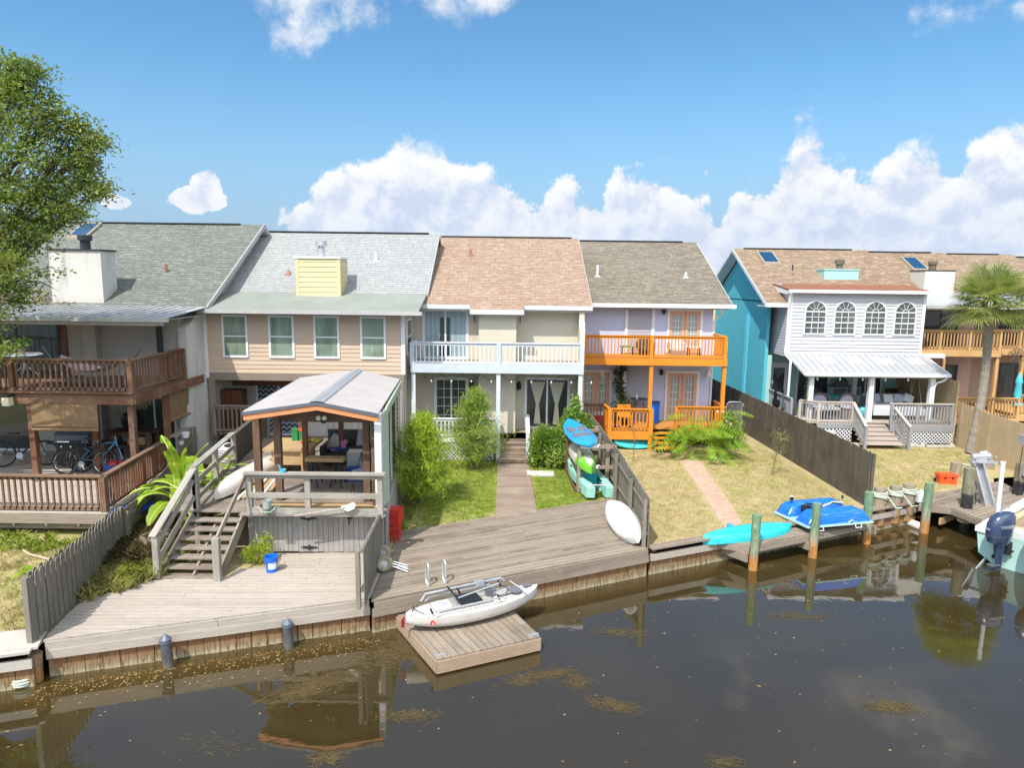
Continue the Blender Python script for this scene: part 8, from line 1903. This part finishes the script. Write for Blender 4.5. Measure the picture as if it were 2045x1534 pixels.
for c,r in clusters:
    d=c-hub; mid=hub+d*.45+V((rs.uniform(-.3,.3),rs.uniform(-.3,.3),-.12*d.length)); L_=d.length
    m.tube([hub,hub.lerp(mid,.5)+V((0,0,-.03*L_)),mid,mid.lerp(c,.55)+V((rs.uniform(-.15,.15),0,.05)),c],[.11+.02*r,.085,.055,.03,.012],n=6,cap=False)
    for k in range(int(9*r)+3):
        e=c+V((rs.gauss(0,1),rs.gauss(0,1),rs.gauss(0,.7)))*r*.55; m.tube([c.lerp(mid,rs.uniform(0,.5)),(c+e)/2+V((0,0,.08)),e],[.018,.012,.005],n=4,cap=False)
m.build('trunk',M['bark'],OK_,smooth=False)
nr=np.random.RandomState(5); pts=[]; 
for c,r in clusters:
    # each bough: several sprays, so that sky shows between them
    ns=int(5+13*r*r)
    for k in range(ns):
        d=nr.normal(size=3); d/=np.linalg.norm(d); sc=np.array([c.x,c.y,c.z])+d*r*np.array([1,.9,.8])*(.25+.75*nr.rand()**.6)
        n=int(74*(.6+.7*nr.rand())); sr=.15+.12*nr.rand(); q=nr.normal(size=(n,3))*np.array([sr,sr,sr*.55]); pts.append(sc+q)
pts=np.concatenate(pts); leaves('crown',M['leaf_oak'],OK_,pts,size=.125,asp=.40,seed=2,up=.3)
print('oak leaves',len(pts))
# ---- feathery shrubs (sprays of fine leaves along arching twigs)
def feathery(label,x,y,h,w,n_br,mat,seed,lean=(0,0),lpb=42,size=.085):
    o=thing('feathery_shrub',label,'shrub',(x,y,GZ)); rs=random.Random(seed); nr=np.random.RandomState(seed); m=MB(); b=V((x,y,GZ))
    top=b+V((lean[0],lean[1],h*.95)); m.tube([b,b.lerp(top,.5)+V((.05,0,0)),top],[.05,.035,.01],n=6); P_=[]; D_=[]
    for k in range(n_br):
        t=.05+.93*(k/n_br); s=b.lerp(top,t); a=rs.uniform(0,6.283); wl=w*min(1,(1.03-t)*1.45)**.9*(.6 if t<.08 else 1)*rs.uniform(.35,1.0)*(.92+.22*math.sin(a*2+t*9+seed)+.16*math.sin(a*3-t*17))
        e=s+V((math.cos(a)*wl,math.sin(a)*wl,rs.uniform(.15,.5)*wl+.12)); md=(s+e)/2+V((0,0,.10*wl+.05)); tip=e+V((math.cos(a)*.1,math.sin(a)*.1,-.04)); m.tube([s,md,e],[.012,.008,.004],n=4,cap=False)
        for q in range(lpb):
            u=(.25+.75*rs.random()**.6) if q%3 else 1.0; p=(s*(1-u)**2+md*2*u*(1-u)+e*u*u); gg=.10 if q%3 else .15; P_.append((p.x+rs.gauss(0,gg),p.y+rs.gauss(0,gg),p.z+rs.gauss(0,gg*.7)))
    m.build('stems',M['bark'],o); leaves('foliage',mat,o,np.array(P_),size=size,asp=.10,seed=seed,up=.9,jitter=.8); return o
feathery('broad feathery yellow green shrub beside the gazebo side wall',-2.78,20.2,2.8,1.38,400,M['leaf_cyp'],3,lean=(.12,0),lpb=40,size=.17)
feathery('taller slimmer feathery shrub in front of the white porch railing',-1.35,24.15,2.95,1.3,300,M['leaf_cyp2'],7,lean=(.05,0),lpb=40,size=.17)
# ---- broad leaved shrubs
def shrub(label,blobs,mat,seed,size=.1,dens=260,asp=.5,name='shrub',stems=True,cat='shrub'):
    o=thing(name,label,cat,(blobs[0][0],blobs[0][1],GZ)); nr=np.random.RandomState(seed)
    if stems:
        m=MB()
        for b in blobs: m.tube([V((b[0],b[1],GZ)),V((b[0],b[1],b[2]))],[.03,.015],n=5,cap=False); [m.tube([V((b[0],b[1],GZ+.1)),V((b[0]+rnd.gauss(0,.5)*b[3],b[1]+rnd.gauss(0,.5)*b[4],b[2]+rnd.gauss(0,.5)*b[5]))],[.018,.006],n=4,cap=False) for _ in range(6)]
        m.build('stems',M['bark'],o)
    p=blob_points(nr,blobs,dens,shell=.35,noise=.22); leaves('foliage',mat,o,p,size=size,asp=asp,seed=seed,up=.5,normal_from=None); return o
shrub('large glossy green shrub right of the cream house steps, reaching the balcony post',[(1.25,24.75,.75,.62,.6,.8),(2.05,24.7,.9,.65,.6,.95),(2.3,24.6,1.75,.45,.42,.7),(2.75,24.55,1.15,.42,.45,.75),(.95,24.5,.35,.4,.4,.4),(1.7,24.35,.5,.6,.5,.55),(2.35,24.6,2.35,.22,.22,.35)],M['leaf_shrub'],4,size=.125,dens=1250)
def at(px,py,z=0): p=P(px,py,z=z); return p
p=at(512,1128); shrub('low bright green bush beside the blue bucket',[(p.x,p.y+.15,.22,.38,.3,.3),(p.x+.1,p.y+.3,.45,.25,.2,.28),(p.x-.28,p.y+.2,.15,.25,.2,.22)],M['leaf_cyp'],9,size=.06,dens=3200,asp=.4)
shrub('rose bush with pale blooms at the corner of the orange deck',[(8.75,27.6,.6,.42,.42,.65),(9.2,27.7,.9,.42,.4,.65),(9.5,27.9,.4,.35,.35,.4),(8.9,27.7,1.35,.3,.3,.3)],M['leaf_cyp2'],12,size=.085,dens=950,name='rose_bush')
rb=bpy.data.objects['rose_bush']
for px,py in ((1433,823),(1444,823),(1451,842),(1459,847)):
    p=P(px,py,y=27.2); m=MB(); m.lathe([(0,-.05),(.055,-.02),(.06,.03),(0,.05)],p,n=8,cap=False); m.build('bloom',M['flower'],rb,smooth=True)
# ---- big split leaves and palms: a leaf as a folded blade with fingers
def blade(out,base,dirv,L,w,droop=.5,n=7,fold=.15,fingers=0,side=None):
    """appends quads of a long arching leaf; returns midrib points"""
    d=V(dirv).normalized(); pts=[]; p=V(base)
    for i in range(n+1):
        pts.append(p.copy()); d=(d+V((0,0,-droop/n))).normalized(); p=p+d*(L/n)
    s=d.cross(V((0,0,1))); s=s.normalized() if s.length>.05 else V((1,0,0))
    if not fingers:
        prev=None
        for i,q in enumerate(pts):
            t=i/n; ww=w*math.sin(math.pi*min(.98,t*.92+.06))**.7; a,b=q+s*ww/2+V((0,0,fold*ww)),q-s*ww/2+V((0,0,fold*ww))
            if prev: out.append([prev[2],q,a,prev[0]]); out.append([q,prev[2],prev[1],b])
            prev=(a,b,q)
    else:
        for i in range(1,fingers+1):
            t=i/fingers; k=min(n-1,int(t*n*.999)); f=t*n-k; q=pts[k].lerp(pts[min(n,k+1)],f); dd=(pts[min(n,k+1)]-pts[k]).normalized()
            ww=w*.5*math.sin(math.pi*(t*.85+.12))**.6
            for sg in (1,-1):
                e=q+s*sg*ww+dd*ww*.45+V((0,0,-.25*ww)); hw=dd*(L/fingers)*.36; mdl=(q+e)/2+V((0,0,.1*ww)); out.append([q-hw*.6,mdl-hw,e,mdl+hw])
    return pts
def quadmesh(name,mat,par,quads): return fastmesh(name,mat,par,np.array([[tuple(p) for p in q] for q in quads]).reshape(-1,3),4)
# philodendron
o=thing('split_leaf_plant','large split leaf plant spreading over the front of the orange deck','plant',(7.6,26.5,GZ)); rs=random.Random(3); Q=[]; m=MB(); c=V((7.5,26.7,.45))
for k in range(58):
    a=rs.uniform(0,6.283); el=rs.uniform(-.25,1.2); L=rs.uniform(.5,1.2); d=V((math.cos(a)*math.cos(el),math.sin(a)*math.cos(el)-.15,math.sin(el)))
    b=c+V((rs.uniform(-.5,.6),rs.uniform(-.25,.25),rs.uniform(-.1,.3))); t=b+d*L; m.tube([b,b.lerp(t,.5)+V((0,0,.06)),t],[.016,.014,.012],n=4,cap=False)
    blade(Q,t,V((d.x,d.y,d.z*.3-.1)),rs.uniform(.65,.95),rs.uniform(.8,1.1),droop=.8,fingers=8)
m.build('stalks',M['leaf_cyp'],o); quadmesh('leaves',M['leaf_phil'],o,Q)
# banana
o=thing('banana_plant','banana plant with broad torn leaves between the board fence and the stairs','plant',(-9.4,18.0,GZ)); rs=random.Random(8); Q=[]; m=MB(); rib=MB()
b0=V((-9.0,17.9,GZ)); stems=[(b0,1.05),(b0+V((.35,.5,0)),.95),(b0+V((-.3,.3,0)),.7),(b0+V((.1,-.3,0)),.75)]
leafs=[]
for b,h in stems: m.tube([b,b+V((.03,.02,h*.6)),b+V((.05,0,h))],[.10,.08,.05],n=8)
m.build('stalks',M['stalk'],o)
spec=[(0,-.35,.2,1.35,1.5),(0,.45,.1,1.35,1.35),(0,.12,.0,1.3,1.0),(0,-.9,.1,.5,1.3),(0,.95,.2,.6,1.3),(1,.7,.5,.9,1.5),(1,.5,-.5,.55,1.2),(0,-.6,-.5,.35,1.2),(0,.3,-.8,.4,1.1),(2,-1,.1,.45,1.5),(2,-.7,-.4,.8,1.1),(3,-.2,-.9,.5,1.2),(3,.5,-.6,.25,1.2),(1,1.0,.1,.25,1.3),(1,.9,-.2,.65,1.1),(0,-.2,.6,.9,1.2),(2,-.4,.7,.9,1.1),(3,-.6,-.6,.9,1.0),(0,.6,-.3,1.0,1.1),(1,.3,.9,1.1,1.5),(0,.0,-.3,1.35,1.2),(3,.9,.1,.8,1.2),(2,.2,.6,1.0,1.2),(1,-.5,.5,1.0,1.3),(1,1.1,-.5,.3,1.2)]
for (si,dx,dy,dz,L) in spec:
    b,h=stems[si]; s=b+V((.05,0,h)); d=V((dx,dy,dz)).normalized(); st=s+d*.35; rib.tube([s,st],[.03,.018],n=5)
    w=rs.uniform(.36,.46); n=10; p=st; dd=d.copy(); sidev=d.cross(V((0,0,1))).normalized(); prev=None; pl=[st]
    for i in range(n+1):
        t=i/n; ww=w*math.sin(math.pi*min(.99,t*.86+.12))**.6*(1-.15*(i%3==1)); a=p+sidev*ww*.5+V((0,0,.10*ww)); c_=p-sidev*ww*.5+V((0,0,.10*ww))
        if prev and not (rs.random()<.10): Q.append([prev[2],p,a,prev[0]])
        if prev and not (rs.random()<.10): Q.append([p,prev[2],prev[1],c_])
        prev=(a,c_,p); pl.append(p+V((0,0,.004))); dd=(dd+V((0,0,-.16*(1.3-dz*.5)))).normalized(); p=p+dd*(L*.86/n)
    rib.tube(pl[1:],[.011]*(len(pl)-1),n=4,cap=False)
quadmesh('leaves',M['leaf_banana'],o,Q); rib.build('midribs',plain('midrib',(.5,.55,.14),.5),o)
# small banana sprout
p=at(72,1150); o=thing('banana_sprout','small banana sprout with three leaves behind the picket fence','plant',(p.x,p.y,GZ)); Q=[]
for d in ((.7,.3,.55),(-.8,.1,.25),(-.25,-.5,.2)): blade(Q,V((p.x,p.y,.15)),V(d),.5,.16,droop=.7)
quadmesh('leaves',M['leaf_banana'],o,Q)
# vine on the orange porch
x=P(1236,790,y=28.7).x; o=thing('potted_vine','tall potted vine climbing between the peach doors and the lapped panel','plant',(x,28.8,.74)); m=MB(); m.lathe([(.2,0),(.27,.4),(.25,.42),(0,.38)],(x,28.8,.74),n=18); m.build('pot',M['dark_metal'],o,smooth=True)
nr=np.random.RandomState(2); k=900; t=nr.rand(k); p_=np.stack([x+.1+.12*np.sin(t*7)+nr.normal(size=k)*(.13+.1*(t<.25)),28.8+nr.normal(size=k)*.09,1.15+t*2.1],1); leaves('foliage',M['leaf_dark'],o,p_,size=.12,asp=.6,seed=6,up=-.2)
m=MB(); m.tube([(x,28.85,1.1),(x+.1,28.85,2.2),(x+.05,28.85,3.3)],.03); m.build('pole',M['bark'],o)
# plant on the upper left table, pot plant on porch
nr=np.random.RandomState(4); o=thing('potted_plant','leafy green pot plant on the round metal table','plant',(-15.1,20.9,4.35)); m=MB(); m.lathe([(.09,4.35),(.12,4.5),(0,4.5)],(-15.1,20.9,0),n=12); m.build('pot',M['terracotta'],o); leaves('foliage',M['leaf_shrub'],o,blob_points(nr,[(-15.1,20.9,4.68,.34,.3,.24)],900,shell=.1),size=.09,seed=8)
p=P(1597,822,y=29.6); o=thing('potted_plant','small pot plant with yellow tipped leaves beside the white downspout','plant',(p.x,29.5,.9)); Q=[]
for k in range(14): a=k*.449*2; blade(Q,V((p.x,29.5,1.05)),V((math.cos(a)*.5,math.sin(a)*.5,1)),.45,.07,droop=1.0,n=5)
quadmesh('leaves',M['leaf_banana'],o,Q); m=MB(); m.lathe([(.1,.9),(.14,1.1),(0,1.1)],(p.x,29.5,0),n=12); m.build('pot',M['terracotta'],o)
# garland of leaves on the left porch post of the sunroom
x=P(1611,780,y=29.1).x; nr=np.random.RandomState(1); t=nr.rand(130); p_=np.stack([x-.02+nr.normal(size=130)*.04,29.12+nr.normal(size=130)*.04,1.75+t*1.25],1); o=leaves('garland',M['leaf_dark'],None,p_,size=.08,seed=3); tag(o,'dark leafy garland wound down the left post of the sunroom porch','garland')
# saplings
def sapling(label,px,py,h,seed,leafn,mat,lean=0):
    b=at(px,py); o=thing('sapling',label,'tree',(b.x,b.y,GZ)); rs=random.Random(seed); m=MB(); tips=[]; t=b+V((lean,0,h)); m.tube([b,b.lerp(t,.5)+V((.04,0,0)),t],[.02,.014,.006],n=5)
    for k in range(22):
        s=b.lerp(t,rs.uniform(.35,1)); a=rs.uniform(0,6.283); e=s+V((math.cos(a),math.sin(a),rs.uniform(.3,1)))*rs.uniform(.15,.42); m.tube([s,e],[.006,.002],n=3,cap=False); tips+= [s.lerp(e,u) for u in (.5,.75,1)]
    m.build('trunk',M['bark'],o)
    if leafn: q=np.array([tuple(tips[rs.randrange(len(tips))]) for _ in range(leafn)])+np.random.RandomState(seed).normal(size=(leafn,3))*.05; leaves('crown',mat,o,q,size=.06,asp=.4,seed=seed)
    return o
sapling('thin young tree with a wispy crown on the dry lawn before the dark fence',1542,948,1.5,5,330,M['leaf_weed'],.12)
sapling('thin leafless sapling in the dry lawn before the orange deck',1264,922,1.35,6,60,M['leaf_weed'],-.02)
# ---- palm
b=at(1938,904); t=P(1975,632,y=b.y+.1)
o=thing('palm_tree','tall sabal palm with a full fan leaf crown before the tan fence','palm',(b.x,b.y,GZ)); m=MB(); pts=[]; rs=random.Random(2)
for i in range(34):
    u=i/33; q=b.lerp(t,u)+V((.16*math.sin(u*3.1),0,0)); pts.append(q)
m.tube(pts,[.20-.05*min(1,i/14)+.012*(i%2)+.02*(i>26) for i in range(34)],n=14); m.build('trunk',M['palm_bark'],o,smooth=False)
m=MB()
for k in range(46): a=rs.uniform(0,6.283); z=rs.uniform(-.35,.3); q=t+V((0,0,z)); e=q+V((math.cos(a)*.38,math.sin(a)*.38,.35)); m.beam(q+V((math.cos(a)*.12,math.sin(a)*.12,0)),e,.09,.02)
m.build('boots',M['stalk'],o)
Q=[]; S=MB(); hub=t+V((0,0,.65)); cnt=70
for k in range(cnt):
    a=k*2.39996; u=(k+.5)/cnt; el=math.asin(1-1.62*u)+rs.uniform(-.1,.1); d=V((math.cos(a)*math.cos(el),math.sin(a)*math.cos(el),math.sin(el))); L=rs.uniform(.85,1.2)
    e=hub+d*L+V((0,0,-.10)); S.tube([hub,hub.lerp(e,.5)+V((0,0,.06)),e],[.02,.015,.011],n=4,cap=False)
    ax=d; s=ax.cross(V((0,0,1))); s=s.normalized() if s.length>.1 else V((1,0,0)); up=s.cross(ax)
    # costapalmate fan: segments fold about the stalk and hang at the ends
    ns=34; R_=rs.uniform(.80,1.0)
    for j in range(ns):
        f=(j/(ns-1)-.5)*2; th=f*R(118); dd=(ax*math.cos(th)+s*math.sin(th)+up*(.12-.25*abs(f))).normalized(); l=R_*(1-.35*abs(f)**2)*rs.uniform(.85,1.1)
        side=dd.cross(up).normalized()*.020; p0=e-ax*.05; p1=p0+dd*l*.55; dz=V((0,0,-.06-.22*rs.random())); p2=p0+dd*l+dz*l
        Q.append([p0,p1+side,p2,p1-side])
quadmesh('fronds',M['leaf_palm'],o,Q); S.build('leaf_stalks',M['leaf_cyp2'],o)
m=MB(); 
for k in range(3):
    a=(-1.9,-.9,-2.6)[k]; q=hub+V((math.cos(a)*.75,math.sin(a)*.5,-.25+.2*k)); rs2=random.Random(k)
    for j in range(50): e=q+V((rs2.gauss(0,.12),rs2.gauss(0,.12),rs2.gauss(-.1,.16))); m.tube([q,e],.004,n=3,cap=False)
m.build('flower_stalks',M['dry'],o)
q=b+V((.22,-.12,0)); m=MB(); m.tube([q+V((.12,0,.35)),q+V((.2,0,.55)),q+V((.05,0,1.0)),q+V((.02,0,1.35))],.015,n=5); tag(m.build('rope_line',M['rope']),'thin pale line tied loosely along the lower palm trunk','rope')
# ---- ground cover
rs=random.Random(6); nr=np.random.RandomState(9)
def inpoly(x,y,poly):
    c=False; j=len(poly)-1
    for i in range(len(poly)):
        if ((poly[i][1]>y)!=(poly[j][1]>y)) and x<(poly[j][0]-poly[i][0])*(y-poly[i][1])/(poly[j][1]-poly[i][1])+poly[i][0]: c=not c
        j=i
    return c
def scatter(poly,n):
    xs=[p[0] for p in poly]; ys=[p[1] for p in poly]; out=[]
    while len(out)<n:
        x,y=rs.uniform(min(xs),max(xs)),rs.uniform(min(ys),max(ys))
        if inpoly(x,y,poly): out.append((x,y,GZ))
    return out
lawnA=[(-3.0,17.8),(-.5,18.9),(-.55,25.0),(-3.6,25.0)]; lawnB=[(.8,19.5),(3.2,20.9),(2.9,24.4),(.75,24.8)]
lawnC=[(3.65,17.0),(10.6,20.2),(10.5,27.5),(3.4,27.0)]; lawnD=[(11.3,20.6),(13,21.3),(16.5,23.5),(18.4,25.5),(18.6,28.2),(11.2,27.8)]
lawnE=[(-13,10.6),(-9.0,12.1),(-9.5,15.4),(-10.2,16.8),(-16,16.8),(-16,10)]
def onpath(x,y):
    for a,b in zip(PC[:-1],PC[1:]):
        if min(a[1],b[1])-.1<=y<=max(a[1],b[1])+.1:
            t=(y-a[1])/(b[1]-a[1]+1e-9); cx=a[0]+(b[0]-a[0])*t
            if abs(x-cx)<.42: return True
    return False
PC=[(lambda q:(q.x,q.y))(P((a+c)/2,(b+d)/2,z=GZ)) for a,b,c,d in pth]
grass_tufts('grass','short bright green grass on the lawn either side of the board walkway','grass',scatter(lawnA,1500)+scatter(lawnB,900),.05,.12,16,M['leaf_grass'],w=.012)
M['straw2']=leaf('weed_blades',(.50,.50,.14),(.75,.64,.34),(.42,.50,.10),.4,.7,.1)
M['straw']=leaf('straw_blades',(.44,.37,.16),(.60,.48,.27),(.36,.38,.10),.35,.7,.1)
grass_tufts('dry_grass','short dry grass over the two lawns on the right','grass',[q for q in scatter(lawnC,5200) if not onpath(*q[:2])]+scatter(lawnD,2600),.035,.14,11,M['straw'],w=.013)
grass_tufts('dry_grass','patchy grass on the lawn below the left house','grass',scatter(lawnE,2200),.07,.12,14,M['straw'],w=.012)
wd=[(-8.95,13.4),(-8.2,14.2),(-7.9,15.0),(-7.75,15.9),(-9.2,17.2),(-9.7,16.4)]
grass_tufts('tall_weeds','tall half dry weeds between the picket fence and the stairs','weeds',scatter(wd,240),.32,.14,22,M['straw2'],w=.016,arch=.8)
grass_tufts('brush','dead brown brush around the tree stump left of the stairs','brush',scatter([(-9.6,15.2),(-8.3,15.0),(-8.2,17.6),(-9.5,18.8)],240),.45,.2,16,M['dry'],w=.014,arch=1.1)
grass_tufts('leafy_weeds','green weeds in the shade under the left deck','weeds',scatter([(-16,16.2),(-10.2,15.9),(-10.1,17.0),(-16,17.2)],150),.18,.15,14,M['leaf_grass'],w=.03,arch=.8)
edge=[(x,y,GZ) for x,y in [(-3.0+.30*i*.0+rs.uniform(-.1,.1),17.7+i*.25) for i in range(20)]]
grass_tufts('edge_weeds','straw coloured weeds along the gazebo skirting and the long deck edge','weeds',edge+[(2.6+rs.random()*.9,20.9+rs.random()*.3,GZ) for _ in range(16)],.2,.12,24,M['leaf_weed'],w=.014)
# ---- leaf litter and weed mats on the water
V_=[]; nr=np.random.RandomState(21)
def litter(cx,cy,n,sx,sy,rot=0.0,s=.035):
    a=nr.normal(size=(n,2))*np.array([sx,sy]); c,s_=math.cos(rot),math.sin(rot); x=cx+a[:,0]*c-a[:,1]*s_; y=cy+a[:,0]*s_+a[:,1]*c
    return x,y
def flat_leaves(x,y,size):
    n=len(x); a=nr.rand(n)*6.283; L=size*(.4+nr.rand(n)); w=L*(.3+.3*nr.rand(n)); z=WZ+.006+nr.rand(n)*.006
    dx,dy=np.cos(a)*L,np.sin(a)*L; ex,ey=-np.sin(a)*w,np.cos(a)*w
    return np.stack([np.stack([x-dx,y-dy,z],1),np.stack([x-ex,y-ey,z+.002],1),np.stack([x+dx,y+dy,z],1),np.stack([x+ex,y+ey,z+.002],1)],1).reshape(-1,3)
LX=[];LY=[]
for k in range(800):   # hugging the bulkhead on the left
    t=nr.rand(); x=-8.6+t*7.0; y=11.75+(x+8.6)*.33-abs(nr.normal())*.42-.12; LX.append(x); LY.append(y)
for k in range(330): x=nr.uniform(-9,14); y=nr.uniform(7,18); 
xs=nr.uniform(-9,14,420); ys=nr.uniform(6.5,18,420)
LX=np.concatenate([np.array(LX),xs]); LY=np.concatenate([np.array(LY),ys])
keep=(LY<11.75+(LX+8.6)*.33-.06)&~((LX>-3)&(LY>13.3+(LX+3)*.46)); keep&=~((LX>-2.7)&(LX<1.3)&(LY>12.0)&(LY<15.6))
v=flat_leaves(LX[keep],LY[keep],.026); o=fastmesh('floating_leaves',leaf('litter',(.24,.11,.02),(.40,.28,.13),None,.1,.8),None,v,4); tag(o,'small brown and orange leaves floating on the canal','leaves'); o['kind']='stuff'
mats=[(P(1270,0,z=WZ) if 0 else P(640,1365,z=WZ),.42,.16,.5,900),(P(600,1385,z=WZ),.3,.14,.4,500),(P(480,1290,z=WZ),1.1,.14,.3,1500),(P(690,1262,z=WZ),.9,.18,.3,1500),(P(780,1300,z=WZ),.35,.35,0,1100),(P(820,1430,z=WZ),.25,.08,0,260),(P(1105,1345,z=WZ),.28,.09,.1,330),(P(1045,1360,z=WZ),.2,.1,.2,260),(P(1155,1365,z=WZ),.14,.1,0,170),(P(1780,1413,z=WZ),.26,.10,0,380),(P(1225,1410,z=WZ),.28,.09,-.3,300),(P(1240,1265,z=WZ),.3,.1,0,260),(P(1590,1232,z=WZ),.4,.1,0,260),(P(650,1515,z=WZ),.14,.1,0,160),(P(1510,1130,z=WZ),.3,.12,0,380),(P(1690,1120,z=WZ),.4,.1,.1,280),(P(1770,1055,z=WZ),.55,.14,.1,800),(P(1450,1523,z=WZ),.16,.06,0,100),(P(420,1490,z=WZ),.4,.2,0,60)]
V_=[]
for c,sx,sy,rot,n in mats:
    n=int(n*.9); x,y=litter(c.x,c.y,n,sx,sy,rot); a=nr.normal(size=n)*.6+rot; L=.03+.06*nr.rand(n); dx,dy=np.cos(a)*L,np.sin(a)*L; ex,ey=-np.sin(a)*.003,np.cos(a)*.003; z=WZ+.004+nr.rand(n)*.012
    V_.append(np.stack([np.stack([x-dx-ex,y-dy-ey,z],1),np.stack([x+dx-ex,y+dy-ey,z],1),np.stack([x+dx+ex,y+dy+ey,z+.001],1),np.stack([x-dx+ex,y-dy+ey,z+.001],1)],1).reshape(-1,3))
o=fastmesh('floating_weed',leaf('waterweed',(.06,.042,.012),(.14,.095,.035),None,.1,.7),None,np.concatenate(V_),4); tag(o,'thin mats of brown water weed drifting on the canal','weed'); o['kind']='stuff'

# fallen leaves on the left roof and decks
nr=np.random.RandomState(31); n=900
x=-19.8+nr.rand(n)**1.6*4.2; y=24.35+nr.rand(n)**2*.9; z=5.62+(y-24.25)*.554+.02
o=leaves('fallen_leaves',M['dry'],None,np.stack([x,y,z],1),size=.12,asp=.5,seed=4,up=0); tag(o,'rust brown leaves drifted along the foot of the grey green roof','leaves'); o['kind']='stuff'
n=160; x=-8.0+nr.rand(n)*4.6; y=14.1+nr.rand(n)*1.7; keep=(y<14.3+(x+8.0)*.36+1.2)
o=leaves('deck_litter',M['dry'],None,np.stack([x,y,np.full(n,.012)],1)[nr.rand(n)<.35],size=.05,asp=.5,seed=5,up=0); tag(o,'few dry leaf scraps on the pale deck','leaves'); o['kind']='stuff'
